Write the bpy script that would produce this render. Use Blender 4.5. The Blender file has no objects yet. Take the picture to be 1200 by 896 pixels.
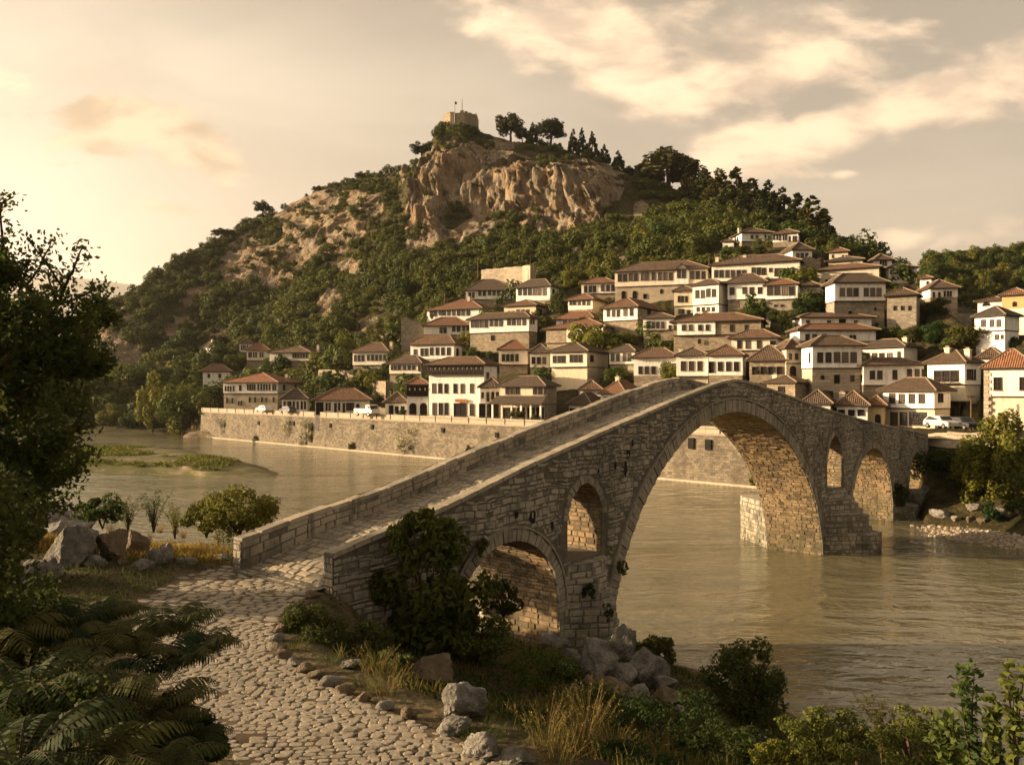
# A hillside town with white many-windowed houses, an old stone arch bridge and a muddy river, at golden hour.
import bpy, math, random
import numpy as np
from mathutils import Vector, Matrix, Euler

random.seed(7)
RNG = np.random.default_rng(11)
R = math.radians
SC = bpy.context.scene

# ------------------------------------------------------------------ camera
FPX, HY, CAMZ = 950.0, 455.0, 12.0          # focal length in photo pixels, horizon row, eye height above the water
cam_d = bpy.data.cameras.new('camera'); cam = bpy.data.objects.new('camera', cam_d)
SC.collection.objects.link(cam); SC.camera = cam
cam.location = (0, 0, CAMZ); cam.rotation_euler = (R(90), 0, 0)
cam_d.sensor_width = 36; cam_d.lens = FPX / 1200 * 36
cam_d.shift_y = (HY - 448) / 1200
cam_d.clip_start = 0.2; cam_d.clip_end = 30000

# ------------------------------------------------------------------ sun, sky, exposure
SUN_AZ, SUN_EL = -86.0, 12.0                # degrees: azimuth from +Y towards +X, elevation
S = Vector((math.sin(R(SUN_AZ)) * math.cos(R(SUN_EL)), math.cos(R(SUN_AZ)) * math.cos(R(SUN_EL)), math.sin(R(SUN_EL))))
sl = bpy.data.lights.new('sun', 'SUN'); sun = bpy.data.objects.new('sun', sl); SC.collection.objects.link(sun)
sl.energy = 5.0; sl.angle = R(0.6); sl.color = (1.0, 0.73, 0.44)
sun.rotation_euler = S.to_track_quat('Z', 'Y').to_euler(); sun.location = (-200, 60, 120)

SC.view_settings.view_transform = 'Standard'; SC.view_settings.look = 'None'
SC.view_settings.gamma = 1.0; SC.view_settings.exposure = 1.72; SC.view_settings.use_curve_mapping = False
SC.cycles.use_denoising = True
SC.cycles.max_bounces = 6; SC.cycles.diffuse_bounces = 3; SC.cycles.glossy_bounces = 3
SC.cycles.transmission_bounces = 3; SC.cycles.transparent_max_bounces = 6; SC.cycles.volume_bounces = 0
SC.cycles.sample_clamp_indirect = 6; SC.cycles.caustics_reflective = False; SC.cycles.caustics_refractive = False

W = bpy.data.worlds.new('World'); SC.world = W; W.use_nodes = True
SKY_STRENGTH = 0.07
def build_world():
    nt = W.node_tree; nt.nodes.clear(); N = nt.nodes; L = nt.links
    out = N.new('ShaderNodeOutputWorld'); bg = N.new('ShaderNodeBackground'); L.new(bg.outputs[0], out.inputs[0])
    bg.inputs['Strength'].default_value = SKY_STRENGTH
    sky = N.new('ShaderNodeTexSky'); sky.sky_type = 'NISHITA'; sky.sun_disc = False
    sky.sun_elevation = R(SUN_EL); sky.sun_rotation = R(SUN_AZ)
    sky.air_density = 0.8; sky.dust_density = 4.5; sky.ozone_density = 0.6; sky.altitude = 60
    def math_(op, a, b=None, c=None):
        n = N.new('ShaderNodeMath'); n.operation = op
        for i, v in enumerate((a, b, c)):
            if v is None: continue
            if isinstance(v, (int, float)): n.inputs[i].default_value = v
            else: L.new(v, n.inputs[i])
        return n.outputs[0]
    def mix(a, b, f, typ='MIX'):
        n = N.new('ShaderNodeMix'); n.data_type = 'RGBA'; n.blend_type = typ
        if isinstance(f, (int, float)): n.inputs[0].default_value = f
        else: L.new(f, n.inputs[0])
        for i, v in ((6, a), (7, b)):
            if isinstance(v, tuple): n.inputs[i].default_value = v
            else: L.new(v, n.inputs[i])
        return n.outputs[2]
    # the evening's dusty air: the blue of the clear sky is mostly lost
    hsv = N.new('ShaderNodeHueSaturation'); hsv.inputs['Saturation'].default_value = 0.13
    L.new(sky.outputs[0], hsv.inputs['Color'])
    col = mix(hsv.outputs[0], (1.0, 0.835, 0.645, 1), 1.0, 'MULTIPLY')
    tc = N.new('ShaderNodeTexCoord'); sp = N.new('ShaderNodeSeparateXYZ'); L.new(tc.outputs['Generated'], sp.inputs[0])
    yy = math_('MAXIMUM', sp.outputs[1], 0.08)
    u = math_('DIVIDE', sp.outputs[0], yy); v = math_('DIVIDE', sp.outputs[2], yy)
    cmb = N.new('ShaderNodeCombineXYZ'); L.new(u, cmb.inputs[0]); L.new(v, cmb.inputs[1])
    def noise_(scale, sx, sy, rot, det, off=0, dist=0.0):
        mp = N.new('ShaderNodeMapping'); mp.inputs['Scale'].default_value = (sx, sy, 1); mp.inputs['Rotation'].default_value = (0, 0, R(rot))
        mp.inputs['Location'].default_value = (off, off * .7, 0)
        L.new(cmb.outputs[0], mp.inputs[0]); nz = N.new('ShaderNodeTexNoise'); nz.inputs['Scale'].default_value = scale
        nz.inputs['Detail'].default_value = det; nz.inputs['Roughness'].default_value = 0.56; nz.inputs['Distortion'].default_value = dist
        L.new(mp.outputs[0], nz.inputs['Vector']); return nz.outputs[0]
    def blobs(lst):
        tot = None
        for (px, py, rx, ry, rot, amp) in lst:
            cu, cv = (px - 600) / 950, (455 - py) / 950
            du = math_('SUBTRACT', u, cu); dv = math_('SUBTRACT', v, cv)
            c, s = math.cos(R(rot)), math.sin(R(rot))
            a = math_('ADD', math_('MULTIPLY', du, c), math_('MULTIPLY', dv, s))
            b = math_('SUBTRACT', math_('MULTIPLY', dv, c), math_('MULTIPLY', du, s))
            q = math_('ADD', math_('POWER', math_('ABSOLUTE', math_('DIVIDE', a, rx / 950)), 2.0), math_('POWER', math_('ABSOLUTE', math_('DIVIDE', b, ry / 950)), 2.0))
            g = math_('MULTIPLY', math_('EXPONENT', math_('MULTIPLY', q, -0.8)), amp)
            tot = g if tot is None else math_('MAXIMUM', tot, g)
        return tot
    def sstep(x, lo, hi):
        n = N.new('ShaderNodeMapRange'); n.interpolation_type = 'SMOOTHSTEP'
        L.new(x, n.inputs[0]); n.inputs[1].default_value = lo; n.inputs[2].default_value = hi; return n.outputs[0]
    # wide veil of thin high cloud
    n0 = noise_(2.2, 0.8, 2.2, -14, 7, 3.1, 0.6)
    veil = math_('MULTIPLY', sstep(n0, 0.42, 0.78), 0.22)
    col = mix(col, (5.0, 4.2, 3.1, 1), veil)
    glow = blobs([(60, 290, 330, 120, 0, .25), (180, 60, 260, 60, -10, .2)])          # thin bright cloud on the sun's side
    col = mix(col, (6.0, 5.25, 4.05, 1), math_('MULTIPLY', glow, sstep(n0, 0.25, 0.6)))
    # bright clouds, rotated streaks
    n1 = noise_(9.5, 0.85, 1.7, -14, 12, 0.4, 0.25)
    b1 = blobs([(620, 35, 120, 46, -25, .8), (740, 75, 150, 58, -30, .95), (880, 70, 210, 56, 8, .85), (1000, 150, 250, 38, 14, 1.0), (1160, 95, 130, 42, 22, .9),
                (860, 165, 110, 34, 12, .8), (1110, 277, 150, 20, 3, .72), (993, 204, 22, 9, 0, .7), (15, 95, 70, 26, -14, .55), (1300, 60, 160, 60, 20, .9)])
    m1 = sstep(math_('ADD', b1, math_('MULTIPLY', math_('SUBTRACT', n1, 0.5), 2.0)), 0.34, 0.90)
    # body of the clouds: sunlit rims, greyer undersides by thickness
    n2 = noise_(9.0, 0.8, 1.9, -12, 8, 1.7, 0.3)
    ccol = mix((6.6, 4.75, 3.1, 1), (3.7, 2.75, 1.95, 1), sstep(n2, 0.40, 0.66))
    col = mix(col, ccol, math_('MULTIPLY', m1, 0.85))
    # tan clouds low on the sun's side
    b2 = blobs([(140, 148, 105, 36, -8, 1.4), (215, 182, 84, 30, -20, 1.4), (95, 150, 60, 26, 10, 1.0), (205, 243, 52, 9, -6, 1.0), (175, 237, 24, 6, 5, .7), (255, 160, 40, 8, 0, .8), (215, 293, 30, 6, 0, .5)])
    m2 = sstep(math_('ADD', b2, math_('MULTIPLY', math_('SUBTRACT', n1, 0.5), 3.2)), 0.55, 1.05)
    col = mix(col, mix((2.3, 1.65, 1.05, 1), (4.4, 3.2, 2.1, 1), sstep(n2, 0.36, 0.62)), math_('MULTIPLY', m2, 0.92))
    L.new(col, bg.inputs['Color'])
build_world()

# ------------------------------------------------------------------ helpers
def ray(px): return (px - 600.0) / FPX
def at(px, y, d): return Vector((ray(px) * d, d, CAMZ - (y - HY) / FPX * d))

def tag(o, label=None, cat=None, group=None, kind=None):
    if label: o['label'] = label
    if cat: o['category'] = cat
    if group: o['group'] = group
    if kind: o['kind'] = kind
    return o
def link(o, parent=None):
    SC.collection.objects.link(o)
    if parent: o.parent = parent
    return o
def empty(name, loc=(0, 0, 0), rotz=0.0, label=None, cat=None, group=None):
    o = bpy.data.objects.new(name, None); link(o); o.location = loc; o.rotation_euler = (0, 0, rotz)
    o.empty_display_size = 0.2
    return tag(o, label, cat, group)

class MB:
    """collects polygons; build() links them as ONE mesh object"""
    def __init__(s): s.V = []; s.n = 0; s.F = []; s.M = []; s.U = []; s.T = []
    def add(s, verts, faces, mat=0, uvs=None, tint=0.5):
        b = s.n; s.V.append(np.asarray(verts, dtype=np.float32).reshape(-1, 3)); k = len(s.V[-1]); s.n += k
        s.T.append(np.full(k, tint, np.float32))
        for i, f in enumerate(faces):
            s.F.append([b + j for j in f]); s.M.append(mat)
            s.U.append(uvs[i] if uvs else [(0, 0)] * len(f))
    def quad(s, a, b, c, d, mat=0, uv=None, tint=0.5):
        if uv is None:
            w = (Vector(b) - Vector(a)).length; h = (Vector(d) - Vector(a)).length; uv = [(0, 0), (w, 0), (w, h), (0, h)]
        s.add([a, b, c, d], [(0, 1, 2, 3)], mat, [uv], tint)
    def box(s, x0, x1, y0, y1, z0, z1, mat=0, tint=0.5, bottom=True):
        v = [(x0, y0, z0), (x1, y0, z0), (x1, y1, z0), (x0, y1, z0), (x0, y0, z1), (x1, y0, z1), (x1, y1, z1), (x0, y1, z1)]
        f = [(0, 1, 5, 4), (1, 2, 6, 5), (2, 3, 7, 6), (3, 0, 4, 7), (4, 5, 6, 7)]
        w, l = x1 - x0, y1 - y0
        u = [[(x0, z0), (x1, z0), (x1, z1), (x0, z1)], [(x1, z0), (x1 + l, z0), (x1 + l, z1), (x1, z1)], [(0, z0), (w, z0), (w, z1), (0, z1)],
             [(x0 - l, z0), (x0, z0), (x0, z1), (x0 - l, z1)], [(0, 0), (w, 0), (w, l), (0, l)]]
        if bottom: f.append((3, 2, 1, 0)); u.append([(0, 0), (w, 0), (w, l), (0, l)])
        s.add(v, f, mat, u, tint)
    def tube(s, pts, radii, seg=8, mat=0, tint=0.5, cap=True):
        pts = [Vector(p) for p in pts]; rings = []
        for i, p in enumerate(pts):
            d = (pts[min(i + 1, len(pts) - 1)] - pts[max(i - 1, 0)]).normalized()
            a = d.cross(Vector((0, 0, 1)) if abs(d.z) < .95 else Vector((1, 0, 0))).normalized(); b = d.cross(a)
            r = radii[i] if hasattr(radii, '__len__') else radii
            rings += [p + (a * math.cos(2 * math.pi * k / seg) + b * math.sin(2 * math.pi * k / seg)) * r for k in range(seg)]
        f = []
        for i in range(len(pts) - 1):
            for k in range(seg): f.append((i * seg + k, i * seg + (k + 1) % seg, (i + 1) * seg + (k + 1) % seg, (i + 1) * seg + k))
        if cap: f.append(tuple(range(seg))[::-1]); f.append(tuple((len(pts) - 1) * seg + k for k in range(seg)))
        s.add([tuple(p) for p in rings], f, mat, None, tint)
    def mesh(s, name, mats, smooth=False):
        me = bpy.data.meshes.new(name)
        if s.n:
            V = np.concatenate(s.V); T = np.concatenate(s.T)
            tot = np.array([len(f) for f in s.F], np.int32); loops = np.fromiter((i for f in s.F for i in f), np.int32)
            uv = np.array([c for f in s.U for c in f], np.float32)
            raw_mesh(me, V, loops, tot, np.array(s.M, np.int32), T, uv, smooth)
        for m in mats: me.materials.append(m)
        return me
    def build(s, name, mats, parent=None, smooth=False):
        if not isinstance(mats, (list, tuple)): mats = [mats]
        return link(bpy.data.objects.new(name, s.mesh(name, mats, smooth)), parent)

def raw_mesh(me, V, loops, tot, M=None, T=None, uv=None, smooth=False):
    me.vertices.add(len(V)); me.vertices.foreach_set('co', np.ascontiguousarray(V, np.float32).ravel())
    me.loops.add(len(loops)); me.loops.foreach_set('vertex_index', np.ascontiguousarray(loops, np.int32))
    start = np.zeros(len(tot), np.int32); start[1:] = np.cumsum(tot)[:-1]
    me.polygons.add(len(tot)); me.polygons.foreach_set('loop_start', start)
    if M is not None: me.polygons.foreach_set('material_index', M)
    me.polygons.foreach_set('use_smooth', np.full(len(tot), smooth, bool))
    if uv is not None:
        l = me.uv_layers.new(name='UVMap'); l.data.foreach_set('uv', np.ascontiguousarray(uv, np.float32).ravel())
    if T is not None:
        a = me.attributes.new('tint', 'FLOAT', 'POINT'); a.data.foreach_set('value', np.ascontiguousarray(T, np.float32))
    me.update(calc_edges=True)

def quads_mesh(name, Q, T, mats, tri=False):
    """Q (n,k,3) separate polygons, T (n,) tint"""
    n, k = Q.shape[:2]; me = bpy.data.meshes.new(name)
    raw_mesh(me, Q.reshape(-1, 3), np.arange(n * k, dtype=np.int32), np.full(n, k, np.int32), None, np.repeat(T, k))
    for m in mats: me.materials.append(m)
    return me

# lattice noise for shapes
def _hash(ix, iy, iz, seed):
    h = (ix.astype(np.int64) * 374761393 + iy.astype(np.int64) * 668265263 + iz.astype(np.int64) * 1274126177 + seed * 974634777) & 0xffffffff
    h = ((h ^ (h >> 13)) * 1274126177) & 0xffffffff; h = (h ^ (h >> 16)) & 0xffff
    return h / 65535.0
def vnoise(p, seed=0):
    p = np.asarray(p, float); i = np.floor(p); f = p - i; f = f * f * (3 - 2 * f); i = i.astype(np.int64); r = 0
    for dx in (0, 1):
        wx = f[:, 0] if dx else 1 - f[:, 0]
        for dy in (0, 1):
            wy = f[:, 1] if dy else 1 - f[:, 1]
            for dz in (0, 1):
                wz = f[:, 2] if dz else 1 - f[:, 2]
                r = r + wx * wy * wz * _hash(i[:, 0] + dx, i[:, 1] + dy, i[:, 2] + dz, seed)
    return r
def fbm(p, octv=4, seed=0, gain=.5):
    p = np.asarray(p, float); a = 1; t = 0; r = 0
    for o in range(octv):
        r = r + a * (vnoise(p * (2 ** o) + o * 17.3, seed + o) - .5); t += a; a *= gain
    return r / t * 2
def p3(x, y, z=None): return np.stack([x, y, np.zeros_like(x) if z is None else z], -1)

# ------------------------------------------------------------------ materials
class NT:
    def __init__(s, name):
        s.m = bpy.data.materials.new(name); s.m.use_nodes = True; s.t = s.m.node_tree; s.N = s.t.nodes; s.L = s.t.links
        s.N.clear(); s.out = s.N.new('ShaderNodeOutputMaterial')
    def set(s, sock, v):
        if v is None: return
        if isinstance(v, bpy.types.NodeSocket): s.L.new(v, sock)
        else: sock.default_value = v
    def math(s, op, a, b=None, clamp=False):
        n = s.N.new('ShaderNodeMath'); n.operation = op; n.use_clamp = clamp; s.set(n.inputs[0], a); s.set(n.inputs[1], b); return n.outputs[0]
    def mix(s, a, b, f, typ='MIX'):
        n = s.N.new('ShaderNodeMix'); n.data_type = 'RGBA'; n.blend_type = typ; s.set(n.inputs[0], f)
        s.set(n.inputs[6], a if not isinstance(a, tuple) else (*a, 1)[:4]); s.set(n.inputs[7], b if not isinstance(b, tuple) else (*b, 1)[:4]); return n.outputs[2]
    def coord(s, kind='Object', scale=(1, 1, 1), rot=(0, 0, 0)):
        t = s.N.new('ShaderNodeTexCoord'); mp = s.N.new('ShaderNodeMapping'); mp.inputs['Scale'].default_value = scale; mp.inputs['Rotation'].default_value = rot
        s.L.new(t.outputs[kind], mp.inputs[0]); return mp.outputs[0]
    def world(s, scale=(1, 1, 1)):
        t = s.N.new('ShaderNodeNewGeometry'); mp = s.N.new('ShaderNodeMapping'); mp.inputs['Scale'].default_value = scale
        s.L.new(t.outputs['Position'], mp.inputs[0]); return mp.outputs[0]
    def noise(s, vec, scale, det=4, rough=.55, dist=0, out=0):
        n = s.N.new('ShaderNodeTexNoise'); s.set(n.inputs['Vector'], vec); n.inputs['Scale'].default_value = scale; n.inputs['Detail'].default_value = det
        n.inputs['Roughness'].default_value = rough; n.inputs['Distortion'].default_value = dist; return n.outputs[out]
    def voro(s, vec, scale, feat='F1', out='Distance', rnd=1):
        n = s.N.new('ShaderNodeTexVoronoi'); n.feature = feat; s.set(n.inputs['Vector'], vec); n.inputs['Scale'].default_value = scale; n.inputs['Randomness'].default_value = rnd
        return n.outputs[out]
    def ramp(s, f, pts):
        n = s.N.new('ShaderNodeValToRGB'); s.set(n.inputs[0], f); e = n.color_ramp.elements
        while len(e) < len(pts): e.new(.5)
        for i, (p, c) in enumerate(pts): e[i].position = p; e[i].color = (*c, 1) if isinstance(c, tuple) else (c, c, c, 1)
        return n.outputs[0]
    def mapr(s, x, a, b, c=0.0, d=1.0):
        n = s.N.new('ShaderNodeMapRange'); s.set(n.inputs[0], x)
        for i, v in enumerate((a, b, c, d)): n.inputs[i + 1].default_value = v
        return n.outputs[0]
    def attr(s, name='tint'):
        n = s.N.new('ShaderNodeAttribute'); n.attribute_name = name; return n.outputs['Fac']
    def bump(s, h, strength=.5, dist=.05, nrm=None):
        n = s.N.new('ShaderNodeBump'); n.inputs['Strength'].default_value = strength; n.inputs['Distance'].default_value = dist
        s.set(n.inputs['Height'], h); s.set(n.inputs['Normal'], nrm); return n.outputs[0]
    def finish(s, col, rough=.85, nrm=None, spec=.3, metal=0):
        b = s.N.new('ShaderNodeBsdfPrincipled'); s.set(b.inputs['Base Color'], (*col, 1) if isinstance(col, tuple) else col); s.set(b.inputs['Roughness'], rough)
        b.inputs['Specular IOR Level'].default_value = spec; b.inputs['Metallic'].default_value = metal; s.set(b.inputs['Normal'], nrm)
        s.L.new(b.outputs[0], s.out.inputs[0]); return s.m
    def leaf(s, col, trans=.35, rough=.75):
        d = s.N.new('ShaderNodeBsdfPrincipled'); s.set(d.inputs['Base Color'], col); d.inputs['Roughness'].default_value = rough; d.inputs['Specular IOR Level'].default_value = .12
        t = s.N.new('ShaderNodeBsdfTranslucent'); s.set(t.inputs[0], s.mix(col, (.7, .9, .2), .12))
        m = s.N.new('ShaderNodeMixShader'); m.inputs[0].default_value = trans; s.L.new(d.outputs[0], m.inputs[1]); s.L.new(t.outputs[0], m.inputs[2])
        s.L.new(m.outputs[0], s.out.inputs[0]); return s.m

MAT = {}
def mk_leaf(name, a, b, trans=.35):
    n = NT(name); t = n.attr(); oi = n.N.new('ShaderNodeObjectInfo')
    c = n.mix(a, b, t); c = n.mix(c, n.mix(c, (.30, .22, .04), .3), n.math('MULTIPLY', oi.outputs['Random'], .6))
    MAT[name] = n.leaf(c, trans)
mk_leaf('leaf_dark', (0.0059, 0.0180, 0.0047), (0.0207, 0.0445, 0.0104), .2)
mk_leaf('leaf_bush', (0.0074, 0.0223, 0.0057), (0.0296, 0.0615, 0.0123), .25)
mk_leaf('leaf_mid', (0.0160, 0.0360, 0.0076), (0.0569, 0.0848, 0.0152), .14)
mk_leaf('leaf_gold', (0.0528, 0.0657, 0.0104), (0.1584, 0.1484, 0.0228), .2)
mk_leaf('leaf_scrub', (0.0151, 0.0297, 0.0076), (0.0462, 0.0668, 0.0152), .08)
mk_leaf('needle', (0.0044, 0.0127, 0.0057), (0.0133, 0.0276, 0.0095), .05)
mk_leaf('leaf_tree', (0.0089, 0.0233, 0.0057), (0.0407, 0.0636, 0.0114), .3)
mk_leaf('fern', (0.0052, 0.0159, 0.0047), (0.0163, 0.0382, 0.0104), .12)
mk_leaf('dry_grass', (.075, .055, .02), (.19, .13, .048), .25)
mk_leaf('orange_grass', (.19, .095, .024), (.34, .185, .045), .35)
mk_leaf('green_grass', (0.0222, 0.0403, 0.0095), (0.0622, 0.0848, 0.0190), .25)

def mk_stone(name, dark, light, scale=3.0, stain=.5, bumpd=.02, use_tint=True, warm=(.30, .21, .11), weather=False):
    n = NT(name); w = n.world()
    a = n.noise(w, scale, 6, .62); b = n.noise(w, scale * 6, 5, .6); big = n.noise(n.world((1, 1, .45)), .35, 5, .6, .4)
    c = n.mix(dark, light, n.mapr(a, .3, .7))
    if use_tint:
        t = n.attr(); c = n.mix(c, n.mix(c, warm, .6), n.mapr(t, .6, 1.0)); c = n.mix(c, (.05, .045, .035), n.mapr(t, .28, .0, 0, .62)); c = n.mix(c, light, n.mapr(t, .5, .85, 0, .45))
    c = n.mix(c, (.055, .05, .038), n.math('MULTIPLY', n.mapr(big, .46, .68), stain)); c = n.mix(c, (.04, .036, .028), n.mapr(b, .60, .78, 0, .6))
    if weather:                                                            # lime runs, lichen, damp and moss near the water
        st = n.noise(n.world((1.5, 1.5, .13)), 1.0, 5, .6, .3); c = n.mix(c, (.46, .42, .34), n.mapr(st, .60, .76, 0, .55)); c = n.mix(c, (.045, .042, .034), n.mapr(st, .42, .26, 0, .8))
        li = n.noise(w, 1.1, 6, .7); c = n.mix(c, (.30, .27, .21), n.mapr(li, .58, .72, 0, .5)); sz = n.N.new('ShaderNodeSeparateXYZ'); n.L.new(w, sz.inputs[0])
        c = n.mix(c, (.05, .055, .022), n.math('MULTIPLY', n.mapr(sz.outputs[2], 3.2, .2), n.mapr(li, .40, .56, 0, .85)))
    h = n.math('ADD', n.math('MULTIPLY', a, .6), b)
    MAT[name] = n.finish(c, .9, n.bump(h, .9, bumpd), .2); return n.m
mk_stone('bridge_stone', (.185, .165, .127), (.45, .40, .315), 2.6, .55, .035, weather=True)
mk_stone('barrel_sunglow_stone', (.17, .112, .058), (.40, .285, .155), 2.6, .6, .035, weather=True)  # orange glow of the evening light is put into this stone colour
mk_stone('bridge_mortar', (.085, .073, .055), (.18, .155, .115), 3.5, .6, .04)
mk_stone('arch_stone', (.17, .15, .112), (.37, .325, .25), 2.4, .5, .03, weather=True)
mk_stone('cobble', (.18, .155, .118), (.36, .315, .245), 7.0, .15, .012)
mk_stone('boulder', (.12, .11, .092), (.40, .37, .32), 2.2, .55, .22, False)
mk_stone('boulder_warm', (.11, .082, .05), (.28, .215, .14), 2.2, .55, .22, False)
mk_stone('fort_stone', (.24, .19, .13), (.42, .34, .24), 1.2, .3, .08, False)
mk_stone('pebble', (.18, .15, .115), (.42, .35, .27), 6, .1, .01)

def mk_rubble(name, dark, light, mort, bw=.55, bh=.28, stain=.4, warm=.0):
    """irregular rubble masonry laid out in metres of wall UV"""
    n = NT(name); uv = n.coord('UV'); nz = n.noise(uv, 1.6, 3, .6, 0, 1)
    sub = n.N.new('ShaderNodeVectorMath'); sub.operation = 'SUBTRACT'; n.L.new(nz, sub.inputs[0]); sub.inputs[1].default_value = (.5, .5, .5)
    sca = n.N.new('ShaderNodeVectorMath'); sca.operation = 'SCALE'; n.L.new(sub.outputs[0], sca.inputs[0]); sca.inputs[3].default_value = .42
    ad = n.N.new('ShaderNodeVectorMath'); n.L.new(uv, ad.inputs[0]); n.L.new(sca.outputs[0], ad.inputs[1])
    br = n.N.new('ShaderNodeTexBrick'); n.L.new(ad.outputs[0], br.inputs['Vector']); br.inputs['Scale'].default_value = 1
    br.inputs['Brick Width'].default_value = bw; br.inputs['Row Height'].default_value = bh; br.inputs['Mortar Size'].default_value = .022; br.inputs['Mortar Smooth'].default_value = .4
    br.offset_frequency = 2; br.squash = 1.0
    br.inputs['Color1'].default_value = (*dark, 1); br.inputs['Color2'].default_value = (*light, 1); br.inputs['Mortar'].default_value = (*mort, 1)
    w = n.world(); a = n.noise(w, 3.0, 5, .6); big = n.noise(w, .28, 5, .62, .5)
    c = n.mix(br.outputs['Color'], (.075, .062, .045), n.math('MULTIPLY', n.mapr(big, .46, .7), stain)); c = n.mix(c, light, n.mapr(a, .5, .8, 0, .5)); c = n.mix(c, dark, n.mapr(a, .45, .2, 0, .7))
    h = n.math('SUBTRACT', n.math('MULTIPLY', a, .5), br.outputs['Fac'])
    MAT[name] = n.finish(c, .92, n.bump(h, .9, .05), .15); return n.m
mk_rubble('rubble', (.20, .155, .105), (.38, .31, .22), (.26, .215, .155), .6, .3, .35)
mk_rubble('rubble_grey', (.19, .16, .12), (.33, .285, .22), (.24, .205, .155), .6, .3, .4)
mk_rubble('quay_stone', (.11, .092, .066), (.25, .207, .15), (.14, .116, .082), .6, .34, .85)
mk_rubble('ashlar', (.34, .28, .20), (.46, .39, .29), (.28, .23, .16), 1.1, .5, .25)

def mk_plaster(name, col, stain=(.30, .25, .18), amt=.5):
    n = NT(name); w = n.world(); st = n.noise(n.world((1.6, 1.6, .35)), .9, 6, .65, .3); fine = n.noise(w, 7, 4, .6); oi = n.N.new('ShaderNodeObjectInfo')
    c = n.mix(col, stain, n.math('MULTIPLY', n.mapr(st, .48, .78), amt)); c = n.mix(c, (.36, .30, .22), n.mapr(fine, .62, .8, 0, .3))
    c = n.mix(c, n.mix(c, (.62, .50, .33), .6), n.mapr(oi.outputs['Random'], .35, 1.0))
    MAT[name] = n.finish(c, .9, n.bump(fine, .25, .01), .15)
mk_plaster('plaster', (.80, .765, .69), (.27, .235, .18), .65)
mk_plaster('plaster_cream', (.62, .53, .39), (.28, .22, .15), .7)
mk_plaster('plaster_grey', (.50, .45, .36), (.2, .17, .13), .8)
mk_plaster('plaster_ochre', (.46, .27, .085), (.3, .18, .07), .5)

def mk_tile(name, a, b, c_):
    n = NT(name); uv = n.coord('UV'); sx = n.N.new('ShaderNodeSeparateXYZ'); n.L.new(uv, sx.inputs[0])
    wv = n.math('ABSOLUTE', n.math('SINE', n.math('MULTIPLY', sx.outputs[0], math.pi / .26)))
    rows = n.math('FRACT', n.math('MULTIPLY', sx.outputs[1], 1 / .38))
    mp = n.N.new('ShaderNodeMapping'); mp.inputs['Scale'].default_value = (1 / .26, 1 / .38, 1); n.L.new(uv, mp.inputs[0])
    wn = n.N.new('ShaderNodeTexWhiteNoise'); fl = n.N.new('ShaderNodeVectorMath'); fl.operation = 'FLOOR'; n.L.new(mp.outputs[0], fl.inputs[0]); n.L.new(fl.outputs[0], wn.inputs['Vector'])
    big = n.noise(n.world(), .5, 5, .65); oi = n.N.new('ShaderNodeObjectInfo')
    c = n.mix(a, b, wn.outputs['Value']); mot = n.noise(n.world(), 1.8, 4, .7); c = n.mix(c, c_, n.mapr(big, .42, .66, 0, .75)); c = n.mix(c, (.035, .026, .019), n.mapr(mot, .52, .70, 0, .7)); c = n.mix(c, b, n.mapr(mot, .46, .30, 0, .6)); c = n.mix(c, n.mix(c, (.075, .062, .048), .75), n.mapr(oi.outputs['Random'], .45, 1.0)); c = n.mix(c, n.mix(c, (.24, .105, .055), .6), n.mapr(oi.outputs['Random'], .5, .0))
    c = n.mix(c, (.022, .017, .013), n.math('MULTIPLY', n.mapr(wv, .35, .0), .75))
    h = n.math('ADD', wv, n.math('MULTIPLY', rows, -.35))
    MAT[name] = n.finish(c, .88, n.bump(h, 1.0, .09), .2)
mk_tile('tile_brown', (.075, .046, .028), (.21, .125, .072), (.085, .064, .044))
mk_tile('tile_red', (.22, .095, .048), (.36, .165, .085), (.17, .10, .06))
mk_tile('tile_slate', (.055, .05, .043), (.10, .09, .075), (.07, .062, .05))
def mk_simple(name, col, rough=.8, spec=.25, nscale=6, var=.35, bumpd=.01, metal=0):
    n = NT(name); a = n.noise(n.coord('Object'), nscale, 5, .6)
    d = tuple(v * (1 - var) for v in col); c = n.mix(d, col, n.mapr(a, .3, .7))
    MAT[name] = n.finish(c, rough, n.bump(a, .4, bumpd), spec, metal)
mk_simple('ridge_cap', (.25, .18, .12)); mk_simple('wood_dark', (.05, .032, .02), .7); mk_simple('wood_mid', (.11, .066, .036), .7)
mk_simple('dark_inside', (.015, .012, .009), .9); mk_simple('concrete', (.33, .28, .215), .9); mk_simple('bark', (.085, .06, .038), .95, .1, 9, .5, .04)
mk_simple('metal_pole', (.22, .19, .15), .5, .5, 3, .2, .001, .6); mk_simple('car_white', (.46, .44, .40), .45, .5, 1, .06, .001); mk_simple('car_dark', (.02, .02, .022), .6, .5, 1, .1, .001)
mk_simple('tyre', (.012, .012, .012), .9); mk_simple('car_glass', (.02, .022, .024), .08, .6, 1, .1, .0005); mk_simple('sign_orange', (.42, .17, .05), .7); mk_simple('curtain', (.42, .34, .22), .9); mk_simple('cloth_white', (.7, .66, .58), .9)
mk_simple('lamp_red', (.3, .02, .01), .3)
def mk_glass():
    n = NT('window_glass'); oi = n.N.new('ShaderNodeObjectInfo'); c = n.mix((.016, .013, .010), (.20, .155, .10), n.math('POWER', oi.outputs['Random'], 3.0))
    nz = n.noise(n.coord('Object'), 1.2, 2); MAT['window_glass'] = n.finish(c, .12, n.bump(nz, .12, .02), .5)
mk_glass()
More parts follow.
